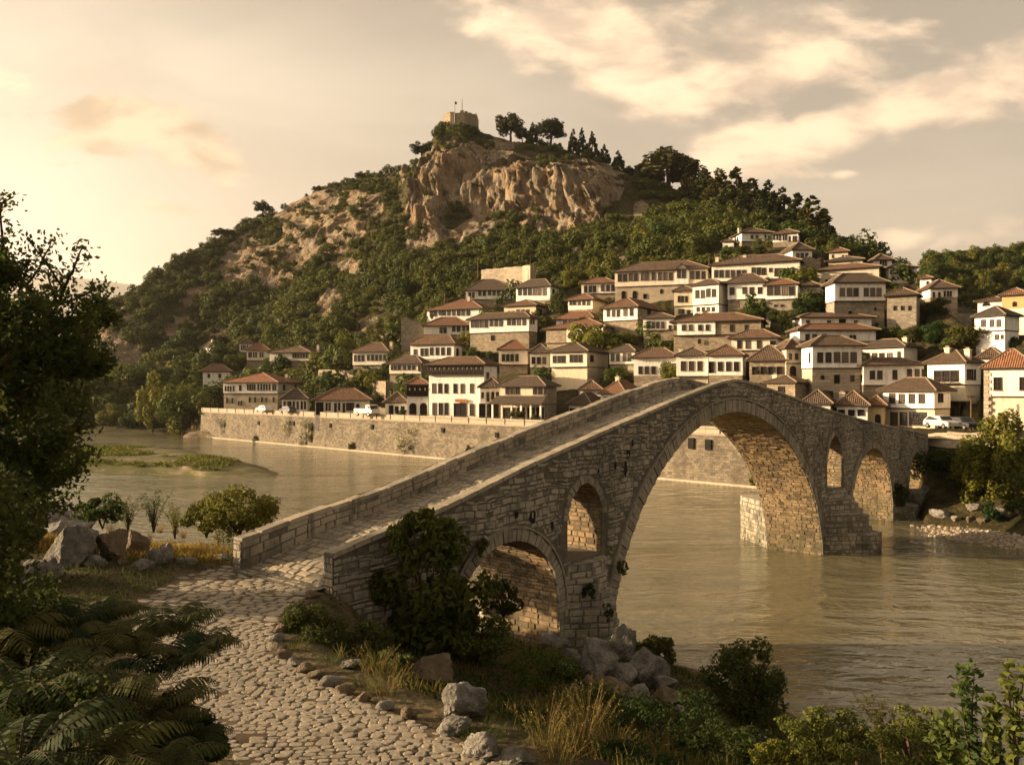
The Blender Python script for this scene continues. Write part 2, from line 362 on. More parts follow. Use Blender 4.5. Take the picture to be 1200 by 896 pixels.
# ------------------------------------------------------------------ the lie of the land (metres; +Y away from the camera, water at z = 0)
QA, QB, QN = .968, 126.8, 1.392             # the quay: y + .968 x = 126.8
STREET = 6.75
def quay_s(x, y): return (QA * x + y - QB) / QN
def s0_of(px): return np.interp(px, [950, 1060], [12, 23])
def hill_plane(x, y):
    px = 600 + FPX * np.asarray(x) / np.maximum(np.asarray(y), 1); s = quay_s(x, y)
    return STREET + .5 * np.maximum(s - s0_of(px), 0)
def plane_depth(px, y):
    """distance along a photo ray at which it meets the street or the house slope"""
    r = ray(px); d = np.arange(60, 420, .25); z = CAMZ - (y - HY) / FPX * d; g = hill_plane(r * d, d)
    px_ok = (quay_s(r * d, d) > 3.4) | (px > 1062)
    hit = (z < g) & px_ok; i = np.argmax(hit) if hit.any() else len(d) - 1
    return float(d[i])

CROP = dict(L=(220, 390, 20 / 3), M=(380, 390, 8), N=(480, 300, 20 / 3), O=(460, 410, 6), P=(560, 380, 20 / 3), Q=(640, 290, 7.5), Rr=(780, 290, 20 / 3),
            Sx=(640, 370, 7.5), T=(730, 380, 20 / 3), U=(850, 260, 20 / 3), V=(930, 280, 6), Wx=(850, 380, 20 / 3), X=(980, 380, 20 / 3), Y=(1080, 310, 8.145), Z=(1080, 400, 7.467))
HS = []
def H(crop, xl, xr, xs, ye, ym, yb, yr, win=(), side=(), label='', cat='house', **o):
    ox, oy, k = CROP[crop]; X = lambda v: ox + v / k; Yc = lambda v: oy + v / k
    cv = lambda rows: [(Yc(r[0]), Yc(r[1]), [X(x) for x in r[2]], r[3] / k, r[4] if len(r) > 4 else 'w') for r in rows]
    HS.append(dict(xl=X(xl), xr=X(xr), xs=None if xs is None else X(xs), ye=Yc(ye), ym=Yc(ym), yb=Yc(yb), yr=Yc(yr), win=cv(win), side=cv(side), label=label, cat=cat,
                   bay=[(X(b[0]), X(b[1]), Yc(b[2]), Yc(b[3])) for b in o.pop('bay', [])], gal=[(X(b[0]), X(b[1]), Yc(b[2]), Yc(b[3])) for b in o.pop('gal', [])],
                   chim=[(X(c[0]), Yc(c[1])) for c in o.pop('chim', [])], awn=[(X(b[0]), X(b[1]), Yc(b[2]), Yc(b[3])) for b in o.pop('awn', [])],
                   sign=[(X(b[0]), X(b[1]), Yc(b[2]), Yc(b[3])) for b in o.pop('sign', [])], **o))

# riverside street, from upstream to the bridge
H('L', 178, 300, 92, 112, 225, 225, 66, [(122, 150, [212, 262], 24)], [(135, 190, [115, 140], 14)], 'small white house half hidden by trees, farthest upstream on the slope', tile='tile_brown', chim=[(232, 55)])
H('L', 405, 500, None, 85, 150, 200, 36, [(95, 132, [420, 434, 448, 468], 10)], (), 'small house behind the orange roofed one, its four narrow windows in a row', tile='tile_brown')
H('L', 462, 632, None, 138, 213, 275, 86, [(150, 190, [480, 495, 516, 534, 567, 585], 13)], (), 'white house on stone base with the brightest orange tiled roof', tile='tile_red')
H('L', 640, 955, 1130, 155, 217, 300, 104, [(158, 194, [825, 844, 865, 886, 907, 929], 15), (165, 216, [720], 28, 'd')], [(160, 185, [1010, 1065], 12)], 'long white house with a central doorway, just right of the orange roofed one', tile='tile_brown', chim=[(1045, 95)])
H('L', 668, 770, None, 228, 260, 290, 222, (), (), 'tiny white flat topped shed below the long house with the doorway', 'shed', flat=True)
H('L', 118, 330, None, 305, 420, 420, 245, [(320, 350, [165, 250], 22)], (), 'low house with reddish roof sunk in shrubs above the upstream street end', tile='tile_red')
H('L', 278, 698, 965, 390, 470, 606, 322, [(400, 447, [470, 488, 506, 523, 552, 575, 597, 618, 640, 668, 685], 13), (412, 452, [295, 316, 336, 358], 11), (408, 450, [411], 20), (500, 540, [480, 523, 576, 667], 13), (507, 535, [610], 12), (505, 545, [304, 345], 11), (530, 562, [395, 415], 10)],
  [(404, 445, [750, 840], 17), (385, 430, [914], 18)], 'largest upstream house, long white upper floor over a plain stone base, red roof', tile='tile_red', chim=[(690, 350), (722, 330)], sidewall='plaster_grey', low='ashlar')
H('L', 735, 932, None, 520, 635, 636, 430, [(535, 594, [757, 787, 802, 829, 859, 891, 917], 18)], (), 'low white shop with dark tiled roof beside the largest upstream house', 'shop')
H('M', -85, 425, None, 635, 768, 770, 522, [(655, 724, [22, 50, 140, 215, 232, 250, 271], 20), (656, 760, [105, 184], 24, 'd'), (666, 742, [315], 34), (650, 768, [-60, -25], 36, 'o')], (), 'low white shop row behind the parked truck, brown roof with a dark gable hole', 'shop')
H('M', 572, 776, None, 660, 784, 786, 552, [(680, 782, [628], 42, 'o'), (688, 730, [680, 736], 36)], (), 'small low shop with a weathered roof left of the arched doors', 'shop')
H('M', 268, 595, 708, 180, 298, 362, 92, [(207, 263, [292, 327, 362], 24), (202, 258, [413, 453, 491, 528, 566], 26)], [(198, 255, [603, 637, 672], 24)], 'square white house standing alone on the stone terrace above the parked truck', chim=[(596, 92)])
H('M', 612, 905, 972, 290, 380, 540, 216, [(306, 346, [636, 668], 22), (303, 345, [705, 751, 796, 839], 27), (302, 358, [891], 22)], (), 'white house on a tall rubble wall behind the timber gallery of the arched doors', sidewall='rubble_grey')
H('O', 100, 250, None, 247, 250, 476, 192, [(372, 470, [142, 217], 50, 'a')], (), 'narrow wing with two arched doors under a dark timber gallery', gal=[(100, 250, 250, 326)], low='plaster', tile='tile_red')
H('O', 252, 640, 735, 104, 108, 479, 52, [(235, 302, [288, 331, 374, 438, 489, 555], 27), (372, 455, [291, 335, 375], 28), (378, 460, [556], 34), (374, 480, [472], 88, 'o')], [(155, 225, [667], 16)],
  'tall white three storey riverside house with a timber top gallery and orange sign', gal=[(252, 640, 106, 178)], low='plaster', sign=[(441, 526, 343, 368)])
H('O', 618, 760, None, 268, 376, 486, 198, [(296, 336, [633], 16), (294, 364, [671], 22, 'd'), (294, 346, [705, 738], 22), (378, 486, [640, 712], 66, 'o')], (), 'narrow white house with a black open ground floor and a pale blue post', bluepost=True)
H('O', 757, 1065, 1150, 258, 380, 497, 190, [(263, 311, [808, 843, 879, 1002, 1040, 1078], 27), (402, 488, [815], 84, 'o'), (402, 488, [898, 970, 1034], 54, 'o')], (),
  'long shop with a second tiled porch roof below its upper windows', 'shop', awn=[(735, 1085, 320, 376)], low='plaster_cream', up='plaster_cream', sidewall='rubble_grey')
H('P', 712, 880, 1000, 634, 715, 728, 530, [(655, 715, [742], 46, 'o'), (655, 700, [825], 84, 'o')], (), 'low shed with sloping tiled roof beside the bridge parapet', 'shed')
H('P', 962, 1150, 1290, 548, 620, 640, 440, [(562, 590, [1010, 1090], 50, 'o')], (), 'low house behind the parapet with a tall plastered chimney', chim=[(1032, 420)])
H('P', 800, 960, None, 515, 560, 600, 440, (), (), 'low dark roofed outbuilding between the cream house and the parapet', 'shed')

# middle tiers left of the crest
H('N', 440, 790, None, 272, 336, 392, 186, [(285, 326, [470, 498], 22), (272, 310, [549, 584], 24), (262, 306, [625, 660], 24), (258, 300, [697, 737], 26)], (), 'topmost white house of the left tiers, below the ruined wall')
H('N', 833, 1096, 1165, 237, 340, 372, 178, [(250, 305, [862, 901, 939, 977, 1014, 1054], 29)], [(255, 300, [1122], 18, 'a')], 'white house with six large windows just right of the ruined wall')
H('N', 137, 560, 718, 412, 497, 530, 336, [(424, 468, [170, 201], 26), (417, 464, [242, 270, 307, 345, 383, 419, 457], 27)], (), 'long white house with nine windows and a plain end wall, leftmost of the upper tiers', chim=[(392, 310)])
H('N', 740, 985, 1152, 386, 470, 500, 346, [(428, 458, [777, 808], 22), (418, 455, [847, 884, 921], 26)], [(415, 457, [1004, 1020], 20), (440, 462, [1093], 18)], 'cream house with a pitted side wall under the six windowed house', up='plaster_cream', sidewall='rubble')
H('N', 113, 470, None, 548, 612, 660, 482, [(556, 600, [246, 277], 25), (545, 588, [345, 382], 27), (537, 583, [423, 455], 22)], (), 'low white house joined to the left end of the eleven windowed one')
H('N', 470, 930, 982, 483, 586, 722, 436, [(503, 557, [492, 527, 563, 599], 28), (498, 547, [638, 676, 714], 28), (490, 538, [776, 814, 853, 895], 28), (618, 660, [646], 25, 'o')], [(490, 530, [947, 966], 12)], 'very long house with eleven windows above a broad rubble wall')
H('N', 8, 345, 405, 690, 800, 832, 617, [(727, 780, [45], 26), (720, 778, [97, 132], 25), (714, 772, [172, 216, 260, 305], 27)], [(722, 780, [371], 18)], 'white house with a pointed roof behind the tall riverside house')
H('P', 165, 385, None, 202, 312, 386, 130, [(230, 286, [200, 234, 268, 306], 27)], [], 'white house with four tall windows overlooking the porch roofed shop', jetty=.6)
H('P', 410, 556, None, 228, 336, 390, 150, [(254, 307, [435, 477, 519], 31)], (), 'recessed three windowed house between two projecting white ones')
H('P', 567, 850, 1015, 214, 328, 502, 146, [(242, 298, [600, 637, 670], 28), (236, 294, [731, 766, 802], 29)], [(240, 292, [887], 28)], 'broad white house on a smooth cream base left of the dark green bush', low='plaster_cream', sidewall='plaster_grey', jetty=.5)
H('Sx', 2, 512, 776, 100, 222, 275, 52, [(142, 200, [224, 263, 302], 28), (122, 184, [371, 420, 467], 34)], [(182, 226, [605], 12, 'o'), (196, 246, [740], 14, 'o')], 'rubble house with one white box of six windows set in its wall', low='rubble', up='rubble', bay=[(187, 510, 102, 222)])
H('Sx', 556, 776, 830, 316, 420, 520, 256, [(330, 396, [585, 631, 690, 731], 30)], (), 'small white house perched over the dark green bush')
H('Q', 505, 800, 1050, 524, 632, 780, 452, [(546, 606, [547, 592, 634], 28), (536, 598, [696, 750], 32)], [(540, 610, [900], 70, 'o')], 'white house with a deep dark porch at its stone side', sidewall='rubble_grey')
H('Q', 312, 604, None, 320, 402, 455, 272, [(336, 393, [348, 389, 425], 30), (328, 382, [497, 544, 588], 33)], (), 'white six windowed house tucked under the end of the gabled long house')
H('Q', 195, 408, 520, 458, 540, 585, 404, [(458, 504, [218, 251, 290, 331, 372], 27)], (), 'small house with a blank sunlit end wall below the golden trees', sidewall='plaster_cream')
H('Q', 92, 410, 490, 625, 680, 705, 560, [(620, 668, [165, 214], 30), (612, 660, [261, 313, 355], 29)], (), 'low five windowed house directly behind the rubble house with a white box')
H('Q', 605, 1416, None, 205, 330, 470, 130, [(232, 298, [648, 694], 36), (226, 292, [745, 790], 36), (220, 288, [847, 888], 34), (218, 286, [943, 1000, 1049, 1099], 36), (200, 268, [1168, 1212], 34), (208, 276, [1286, 1333, 1384], 36), (380, 448, [679, 777], 38, 'a'), (406, 450, [868], 30, 'o'), (362, 404, [1012], 24, 'a')], (),
  'longest house of the upper tier with a small pointed gable over two windows', gable=[(1134, 1253)], low='ashlar')
H('Rr', 362, 1045, None, 126, 250, 310, 66, [(174, 234, [395, 437, 482, 526, 570, 613], 32), (156, 212, [687, 728, 767], 32), (160, 190, [820], 26), (162, 222, [865, 891, 926, 966, 1005], 30)], (), 'very wide all white house under one brown roof, right of the gabled long house', chim=[(595, 50), (340, 70)])
H('Rr', 213, 412, 472, 287, 437, 532, 246, [(332, 394, [248, 290], 30), (322, 384, [333, 377], 32), (464, 496, [250, 290, 328, 368], 24)], (), 'tower like white house of two window rows with an open black yard beside it', low='plaster', chim=[])
H('Rr', 68, 212, None, 345, 455, 520, 302, [(378, 426, [106, 132, 164], 22), (480, 514, [110, 135], 22), (486, 522, [180], 28, 'd')], (), 'cream stone wing leaning on the tower like white house', up='plaster_cream', low='plaster')
H('Rr', 487, 776, None, 280, 402, 470, 212, [(312, 368, [519], 40), (308, 360, [618, 673, 738], 38)], (), 'white house with four square windows over the dark tree, left of the glazed porch one')
H('Rr', 782, 1028, None, 296, 402, 492, 250, [(304, 372, [816, 873, 930, 986], 46), (446, 462, [857, 908], 20, 'o')], (), 'white house with four wide windows like a glazed porch over the dark trees', low='rubble_grey')
H('Rr', 760, 892, None, 220, 250, 262, 188, [(240, 252, [846], 26)], (), 'tiny rooftop room rising between two big white houses')
H('Rr', 62, 742, None, 580, 678, 792, 524, [(602, 648, [145, 198, 272, 329], 31), (600, 654, [517], 30), (604, 654, [629], 26), (606, 642, [78], 26), (712, 752, [266], 28, 'a')], (), 'long stone house with a white four windowed box, above the bridge crest', low='rubble', up='rubble', bay=[(92, 390, 580, 678)])
H('Q', 855, 1120, None, 625, 722, 822, 582, [(648, 708, [898, 944, 982, 1026], 29), (682, 722, [1090], 28), (760, 820, [945], 74, 'o')], (), 'white house with four windows and a dark cellar door, left of the long stone house')
H('T', 87, 420, None, 264, 400, 440, 192, [(326, 385, [137, 187, 239], 34)], (), 'low white house behind the golden bush and hedge near the crest', tile='tile_red')
H('T', 420, 662, None, 250, 402, 470, 186, [(286, 360, [472, 535, 602], 40)], (), 'middle white house above the bridge crest with three tall windows on a pale base', jetty=.6, chim=[(432, 200)], low='plaster_grey')
H('T', 672, 932, None, 248, 398, 450, 166, [(288, 380, [691], 42, 'o'), (292, 362, [760, 825, 886], 40)], (), 'white house with a dark doorway directly behind the bridge crest')
H('Wx', 50, 402, None, 112, 200, 260, 48, [(126, 186, [109, 175, 263], 34), (126, 162, [372], 44, 'o')], (), 'pale house with three tall windows above the small stone house with dark openings')
H('Wx', 190, 475, None, 288, 400, 440, 166, [(328, 390, [232, 297, 357, 423], 46, 'o')], (), 'low stone house with four black openings right of the crest', low='rubble', up='rubble')
H('Wx', 478, 602, 402, 195, 300, 425, 124, [(226, 272, [507, 555], 26), (322, 414, [532], 50, 'a')], (), 'narrow cream house with an arched door and one sunlit flank', low='plaster_cream', up='plaster_cream')
H('Wx', 685, 1062, 606, 172, 338, 510, 96, [(218, 296, [740, 805], 46), (216, 294, [872, 936, 1001], 48), (394, 430, [765], 30, 'a'), (394, 462, [876], 44, 'o'), (398, 444, [998], 34)], [(222, 298, [663], 10)], 'bright white house with five large windows over a cream base, its flank sunlit', low='ashlar', jetty=.3)
H('X', 205, 525, 600, 178, 280, 330, 116, [(222, 300, [232], 56, 'o'), (222, 270, [300, 356, 417], 42), (210, 272, [490], 24)], (), 'plain white house with a tall chimney behind the stacked tiled roofs', chim=[(495, 112)])
H('V', 45, 576, 2, 645, 715, 740, 602, [(668, 712, [97, 147, 218], 30), (674, 702, [402, 428], 20)], (), 'wide plain white house, lower of two stacked behind the five windowed one')
H('V', 55, 546, 16, 556, 610, 640, 528, [(570, 604, [100, 248], 28), (570, 604, [437], 24), (562, 606, [342], 48, 'o')], (), 'wide plain white house with a black opening, upper of two stacked')
H('Wx', 325, 545, 570, 460, 575, 580, 406, [(482, 544, [437], 48, 'o')], (), 'tiny stone hut with one black window and a stub chimney, by the bridge parapet', low='rubble', up='rubble', chim=[(335, 405)])
H('Wx', 605, 820, None, 625, 690, 700, 486, (), (), 'low building mostly roof, dark tiles, beside the stone hut', 'shed')
H('Wx', 872, 1110, None, 640, 744, 748, 526, [(664, 716, [907, 985, 1058], 54, 'o')], (), 'low white building with three black openings and a thick white flue', 'shed', chim=[(860, 545)])
H('X', 245, 376, None, 640, 765, 772, 480, [(700, 775, [325], 46, 'a')], (), 'ochre stone gatehouse with an arched black door under old tiles', 'gatehouse', low='rubble', up='plaster_ochre')
H('X', 368, 762, 848, 526, 656, 816, 424, [(540, 612, [437, 511, 589, 667], 46), (682, 786, [446, 520], 58), (682, 788, [632], 134, 's')], [(540, 606, [799, 821], 15)], 'corner house with dark grid shop windows beside the parked white car', low='plaster_cream')
H('X', 215, 680, 186, 325, 472, 560, 272, [(358, 426, [281, 340], 42), (354, 426, [457], 38), (350, 410, [571, 632], 38), (350, 410, [676], 16)], [(395, 450, [202], 10)], 'white house with an uneven row of small windows behind the corner house')
H('X', 715, 1000, 1105, 305, 470, 625, 204, [(358, 450, [795, 860, 927], 62, 'o')], [(350, 432, [1022, 1040, 1058, 1078], 12)], 'house with a recessed flower balcony and four slit windows at its corner', low='plaster_grey', balcony=[(765, 970, 415, 455)], chim=[(818, 195), (1022, 205)], dark=[(850, 1040, 605, 760)])
H('Z', 550, 985, None, 240, 478, 770, 60, [(312, 425, [665, 890], 72), (625, 686, [692], 54)], (), 'largest house at the right edge, red tiled roof, two shuttered windows', tile='tile_red', low='plaster_cream', quoin=True)
H('Z', 505, 700, None, 150, 185, 200, 62, (), (), 'low building mostly brown roof, behind the flower balcony house', 'shed', chim=[(398, 85)])

# upper right tiers
H('V', 292, 645, 262, 312, 434, 590, 250, [(343, 402, [342, 393, 438], 36), (342, 402, [510, 556, 600], 35), (505, 530, [403], 24, 'o'), (480, 500, [580], 16, 'o')], (), 'white house on a massive stone base, six windows, below the dark terraces', low='rubble_grey', jetty=.4)
H('V', 655, 862, None, 398, 402, 640, 350, [(468, 502, [710, 762, 813], 18, 'o')], (), 'plain stone block with three tiny windows joined to the massive base', low='rubble_grey', up='rubble_grey')
H('V', 672, 865, 640, 206, 310, 330, 182, [(232, 286, [768, 783, 800, 816, 833, 848], 13)], (), 'white house at the ridge end with six slit windows', tile='tile_slate')
H('V', 575, 690, 530, 152, 200, 215, 114, [(150, 185, [612, 630, 648], 13)], (), 'small dark roofed house topmost at the ridge end', tile='tile_slate')
H('V', 250, 382, None, 96, 142, 150, 68, [(112, 132, [275, 345, 370], 12)], (), 'topmost of three dark roofed terraces on the ridge', tile='tile_slate', up='plaster_grey')
H('V', 245, 482, None, 156, 195, 215, 132, [(165, 182, [410, 440], 20)], (), 'middle of three dark roofed terraces on the ridge', tile='tile_slate', up='plaster_grey')
H('V', 155, 600, None, 214, 312, 325, 182, [(284, 310, [148 + 20, 232], 20, 'o'), (240, 262, [500, 540], 20)], (), 'lowest and widest of three dark roofed terraces on the ridge', tile='tile_slate', up='plaster_grey', low='rubble_grey')
H('V', 50, 185, None, 336, 385, 400, 306, (), (), 'windowless pale wall with a tiled top between the dark trees', up='plaster_grey')
H('U', 130, 365, 58, 88, 150, 200, 52, [(105, 130, [208, 247], 22), (100, 134, [313], 14), (110, 132, [338, 352], 10)], [(115, 145, [100, 80], 10)], 'old white house with two rooftop pots, below the dark pines on the ridge', chim=[(130, 40), (265, 55)])
H('U', 372, 568, None, 96, 152, 182, 62, [(98, 140, [379, 404], 14), (102, 144, [427, 453, 474], 14), (108, 152, [500, 532, 550], 15)], (), 'highest white house, eight slim windows, directly below the dark pines')
H('U', 525, 676, 402, 224, 300, 332, 182, [(244, 298, [566, 600, 636], 25)], (), 'white house with three windows and a long shaded roof below the highest ones')
H('U', -20, 62, None, 158, 200, 215, 140, (), (), 'tiny pale outhouse left of the old house with rooftop pots', 'shed')
H('V', 962, 1152, 872, 352, 412, 440, 298, [(372, 410, [985, 1024], 18), (366, 404, [1062, 1085, 1104], 14)], (), 'dark roofed white house by the far valley, five narrow windows', tile='tile_slate')
H('V', 888, 968, None, 282, 335, 350, 268, [(296, 330, [942], 18, 'a')], (), 'white gable rising behind the dark roofed house by the far valley', tile='tile_slate')
H('Y', 510, 788, 896, 488, 622, 790, 396, [(522, 590, [590, 671, 736], 42), (665, 712, [712], 38), (668, 704, [762], 26)], (), 'grey roofed white house of two floors above dark trees near the right edge', tile='tile_slate', low='plaster')
H('Y', 770, 1010, None, 296, 420, 492, 236, [(350, 400, [886], 36, 'a')], (), 'ochre yellow house with red roof and one arched window', tile='tile_red', up='plaster_ochre', low='plaster')
H('Y', 535, 842, None, 352, 465, 470, 318, [(358, 396, [616], 74, 'a'), (400, 440, [715], 70, 'o')], (), 'low white house with a wide dark arch beside the ochre one', tile='tile_brown')

def solve_house(h):
    side = 0 if h['xs'] is None else (1 if h['xs'] > h['xr'] else -1)
    pc = h['xr'] if side > 0 else h['xl'] if side < 0 else .5 * (h['xl'] + h['xr'])
    d = h.get('d') or plane_depth(pc, h['yb']); ra = ray(pc)
    al = math.atan(ra) + R({1: 25, -1: -20, 0: 7}[side])
    X = Vector((math.cos(al), -math.sin(al), 0)); G = Vector((math.sin(al), math.cos(al), 0)); P = Vector((ra * d, d, 0))
    def k_of(px, O):
        r = ray(px); return (r * O.y - O.x) / (X.x - r * X.y)
    kl, kr = k_of(h['xl'], P), k_of(h['xr'], P); O = P + X * kl; w = kr - kl
    if side:
        C = P; rs = ray(h['xs']); L = (rs * C.y - C.x) / (G.x - rs * G.y); L = min(max(L, 4.5), 15)
    else: L = min(max(.7 * w, 5.0), 10)
    zg = CAMZ - (h['yb'] - HY) / FPX * d
    h.update(side_=side, al=al, X=X, G=G, O=O, w=w, L=L, zg=zg, dep=d, k_of=k_of)
    def loc(px, y):
        k = k_of(px, O); D = O.y + X.y * k; return k, CAMZ - (y - HY) / FPX * D - zg
    def loc_side(px, y):
        C = O + X * w if side >= 0 else O; r = ray(px); k = (r * C.y - C.x) / (G.x - r * G.y); D = C.y + G.y * k
        return k, CAMZ - (y - HY) / FPX * D - zg
    h['loc'] = loc; h['loc_side'] = loc_side
    h['ze'] = loc(pc, h['ye'])[1]; h['zm'] = loc(pc, h['ym'])[1]
    dr = O.y + G.y * L / 2; h['rise'] = min(max(CAMZ - (h['yr'] - HY) / FPX * (d + L * .5 * G.y) - zg - h['ze'], .18 * min(w, L)), .36 * (min(w, L) + 1.6))
for h in HS: solve_house(h)

# ------------------------------------------------------------------ far bank and hill: one relief reaching from the river to behind the ridge
KEY = [  # px, photo row where the house slope ends, then (distance, row) up to the skyline
    (-400, 500, [(255, 480), (290, 470), (320, 465), (350, 460), (380, 458)]),
    (40, 490, [(250, 470), (285, 452), (310, 446), (330, 443), (345, 441)]),
    (95, 480, [(250, 468), (280, 450), (300, 438), (315, 425), (322, 415)]),
    (122, 478, [(250, 466), (282, 440), (304, 408), (320, 378), (330, 367)]),
    (170, 475, [(252, 462), (292, 428), (320, 380), (340, 350), (352, 333)]),
    (230, 447, [(290, 425), (318, 390), (338, 350), (355, 318), (368, 298)]),
    (310, 402, [(318, 375), (338, 345), (352, 305), (380, 270), (400, 252)]),
    (400, 402, [(285, 365), (325, 312), (345, 270), (372, 238), (392, 218)]),
    (466, 372, [(275, 330), (310, 290), (335, 250), (358, 222), (376, 200)]),
    (484, 366, [(272, 326), (300, 296), (318, 268), (324, 215), (338, 196)]),
    (512, 362, [(272, 318), (300, 290), (316, 255), (322, 183), (341, 156)]),
    (540, 360, [(272, 312), (300, 285), (318, 244), (325, 172), (344, 150)]),
    (572, 350, [(266, 306), (296, 282), (312, 256), (319, 194), (352, 158)]),
    (620, 342, [(262, 300), (292, 280), (301, 246), (308, 198), (345, 168)]),
    (700, 328, [(252, 292), (280, 272), (289, 242), (297, 208), (338, 186)]),
    (752, 312, [(246, 282), (272, 262), (290, 236), (306, 218), (330, 206)]),
    (800, 298, [(236, 276), (256, 262), (275, 252), (292, 244), (310, 238)]),
    (850, 287, [(226, 277), (244, 268), (260, 260), (275, 255), (290, 251)]),
    (920, 290, [(200, 285), (214, 280), (228, 276), (240, 273), (252, 271)]),
    (980, 302, [(178, 299), (188, 297), (198, 296), (208, 295), (218, 294)]),
    (1050, 325, [(164, 324), (170, 323), (176, 322), (182, 322), (188, 322)]),
    (1090, 352, [(160, 351), (166, 350), (172, 349), (178, 349), (184, 349)]),
    (1140, 388, [(140, 387), (152, 380), (166, 372), (180, 366), (196, 362)]),
    (1230, 400, [(132, 392), (150, 385), (170, 378), (190, 372), (210, 368)]),
    (1700, 420, [(150, 410), (180, 400), (210, 395), (240, 390), (270, 388)])]
SHORE = [(-400, 245), (0, 232), (90, 226), (180, 215), (240, 203)]
TD = np.concatenate([np.arange(52, 110, 1.2), np.arange(110, 286, 1.5), np.arange(286, 362, .62), np.arange(362, 420, 1.5), np.arange(420, 640, 8)])
TPX = np.concatenate([np.arange(-400, 60, 14.0), np.arange(60, 440, 3.0), np.arange(440, 780, 2.0), np.arange(780, 1220, 3.0), np.arange(1220, 1700, 16.0)])
def build_relief():
    kx = np.array([k[0] for k in KEY], float); ky = np.array([k[1] for k in KEY], float)
    kd = np.array([[p[0] for p in k[2]] for k in KEY], float); kr = np.array([[p[1] for p in k[2]] for k in KEY], float)
    Z = np.zeros((len(TPX), len(TD)))
    for i, px in enumerate(TPX):
        r = ray(px); pts_d = [np.interp(px, kx, kd[:, j]) for j in range(5)]; pts_y = [np.interp(px, kx, kr[:, j]) for j in range(5)]
        up_z = [CAMZ - (y - HY) / FPX * d for d, y in zip(pts_d, pts_y)]
        dq = QB / (1 + QA * r) if (1 + QA * r) > .35 else 400
        def natural():
            ds = np.interp(px, [s[0] for s in SHORE], [s[1] for s in SHORE])
            dd = [52, ds - 12, ds, ds + 5, ds + 20] + [max(d, ds + 22 + 3 * j) for j, d in enumerate(pts_d)]; zz = [-3, -2.5, -.15, 1.4, 3.4] + up_z
            return np.interp(TD, dd, zz)
        def quay():
            dend = plane_depth(px, np.interp(px, kx, ky)); dend = min(dend, pts_d[0] - 6)
            z = np.where(TD < dq + (3.2 if px < 1062 else .25), -3.0, hill_plane(r * TD, TD)); zend = float(hill_plane(r * dend, dend))
            return np.where(TD > dend, np.interp(TD, [dend] + pts_d, [zend] + up_z), z)
        def bank():
            z = quay(); da = np.interp(px, [1060, 1150, 1250, 1700], [73, 66, 58, 40]); b = np.interp(TD, [da - 10, da, da + 3, da + 9, dq + 3], [-3, -.4, .9, 3.6, STREET])
            return np.where(TD < dq + 3, b, z)
        if px < 190: z = natural()
        elif px < 238: t = (px - 190) / 48; z = natural() * (1 - t) + quay() * t
        elif px < 1062: z = quay()
        elif px < 1085: t = (px - 1062) / 23; z = quay() * (1 - t) + bank() * t
        else: z = bank()
        dl = pts_d[4]; back = up_z[4] - .16 * (TD - dl) - .0022 * (TD - dl) ** 2
        Z[i] = np.where(TD > dl, np.maximum(back, -3), z)
    return Z
TZ = build_relief()
PXG, DG = np.meshgrid(TPX, TD, indexing='ij'); XG = (PXG - 600) / FPX * DG; YG = DG.copy()
# where bare rock stands out of the scrub (photo-measured outcrops), as a map on the ground
def ell(y_img, cx, cy, rx, ry, rot=0):
    c, s = math.cos(R(rot)), math.sin(R(rot)); a = (PXG - cx) * c + (y_img - cy) * s; b = -(PXG - cx) * s + (y_img - cy) * c
    return np.exp(-((a / rx) ** 2 + (b / ry) ** 2) ** 1.5)
YI = HY - (TZ - CAMZ) / DG * FPX
ROCK = np.zeros_like(TZ)
for e in [(508, 220, 30, 62, 12), (548, 190, 40, 36, 0), (590, 205, 26, 40, 0), (650, 240, 66, 44, 8), (700, 215, 44, 26, 20), (750, 243, 12, 16), (488, 280, 16, 26), (355, 262, 44, 26, -20), (395, 278, 36, 18, -10), (285, 305, 34, 22, -20), (318, 330, 26, 14),
          (145, 395, 34, 34), (205, 378, 40, 18, -10), (230, 350, 26, 16), (255, 395, 26, 10), (385, 352, 18, 22), (440, 385, 36, 16), (470, 398, 26, 14), (110, 430, 20, 36), (560, 270, 22, 18), (735, 300, 14, 14), (678, 300, 8, 14), (345, 300, 30, 12), (430, 240, 26, 14), (415, 312, 14, 10)]:
    ROCK = np.maximum(ROCK, ell(YI, *e))
dzd = np.gradient(TZ, axis=1) / np.gradient(DG, axis=1)
P_ = np.stack([XG.ravel(), YG.ravel(), TZ.ravel()], -1)
rn = fbm(P_ / 14.0, 4, 3).reshape(TZ.shape)
hillmask = np.clip((TZ - 9) / 10, 0, 1) * (DG > 120)
ROCK = np.clip((ROCK * 1.5 + rn * 1.3 - .35 + np.clip(dzd - .9, 0, 1) * .35) * 2.0, 0, 1) * hillmask
housezone = np.zeros_like(TZ)
for h in HS:                                 # level ground under and behind each house
    rel = np.stack([XG - h['O'].x, YG - h['O'].y]); a = rel[0] * h['X'].x + rel[1] * h['X'].y; b = rel[0] * h['G'].x + rel[1] * h['G'].y
    m = (a > -1.2) & (a < h['w'] + 1.2) & (b > -.8) & (b < h['L'] + 2.0)
    TZ = np.where(m & (TZ > h['zg'] + .1), h['zg'] + .1, TZ); housezone = np.maximum(housezone, ((a > -5) & (a < h['w'] + 5) & (b > -11) & (b < h['L'] + 4)).astype(float))
ROCK *= (1 - housezone)
ROCK *= np.clip((np.hypot(XG - ray(540) * 347, YG - 347) - 9) / 8, 0, 1)
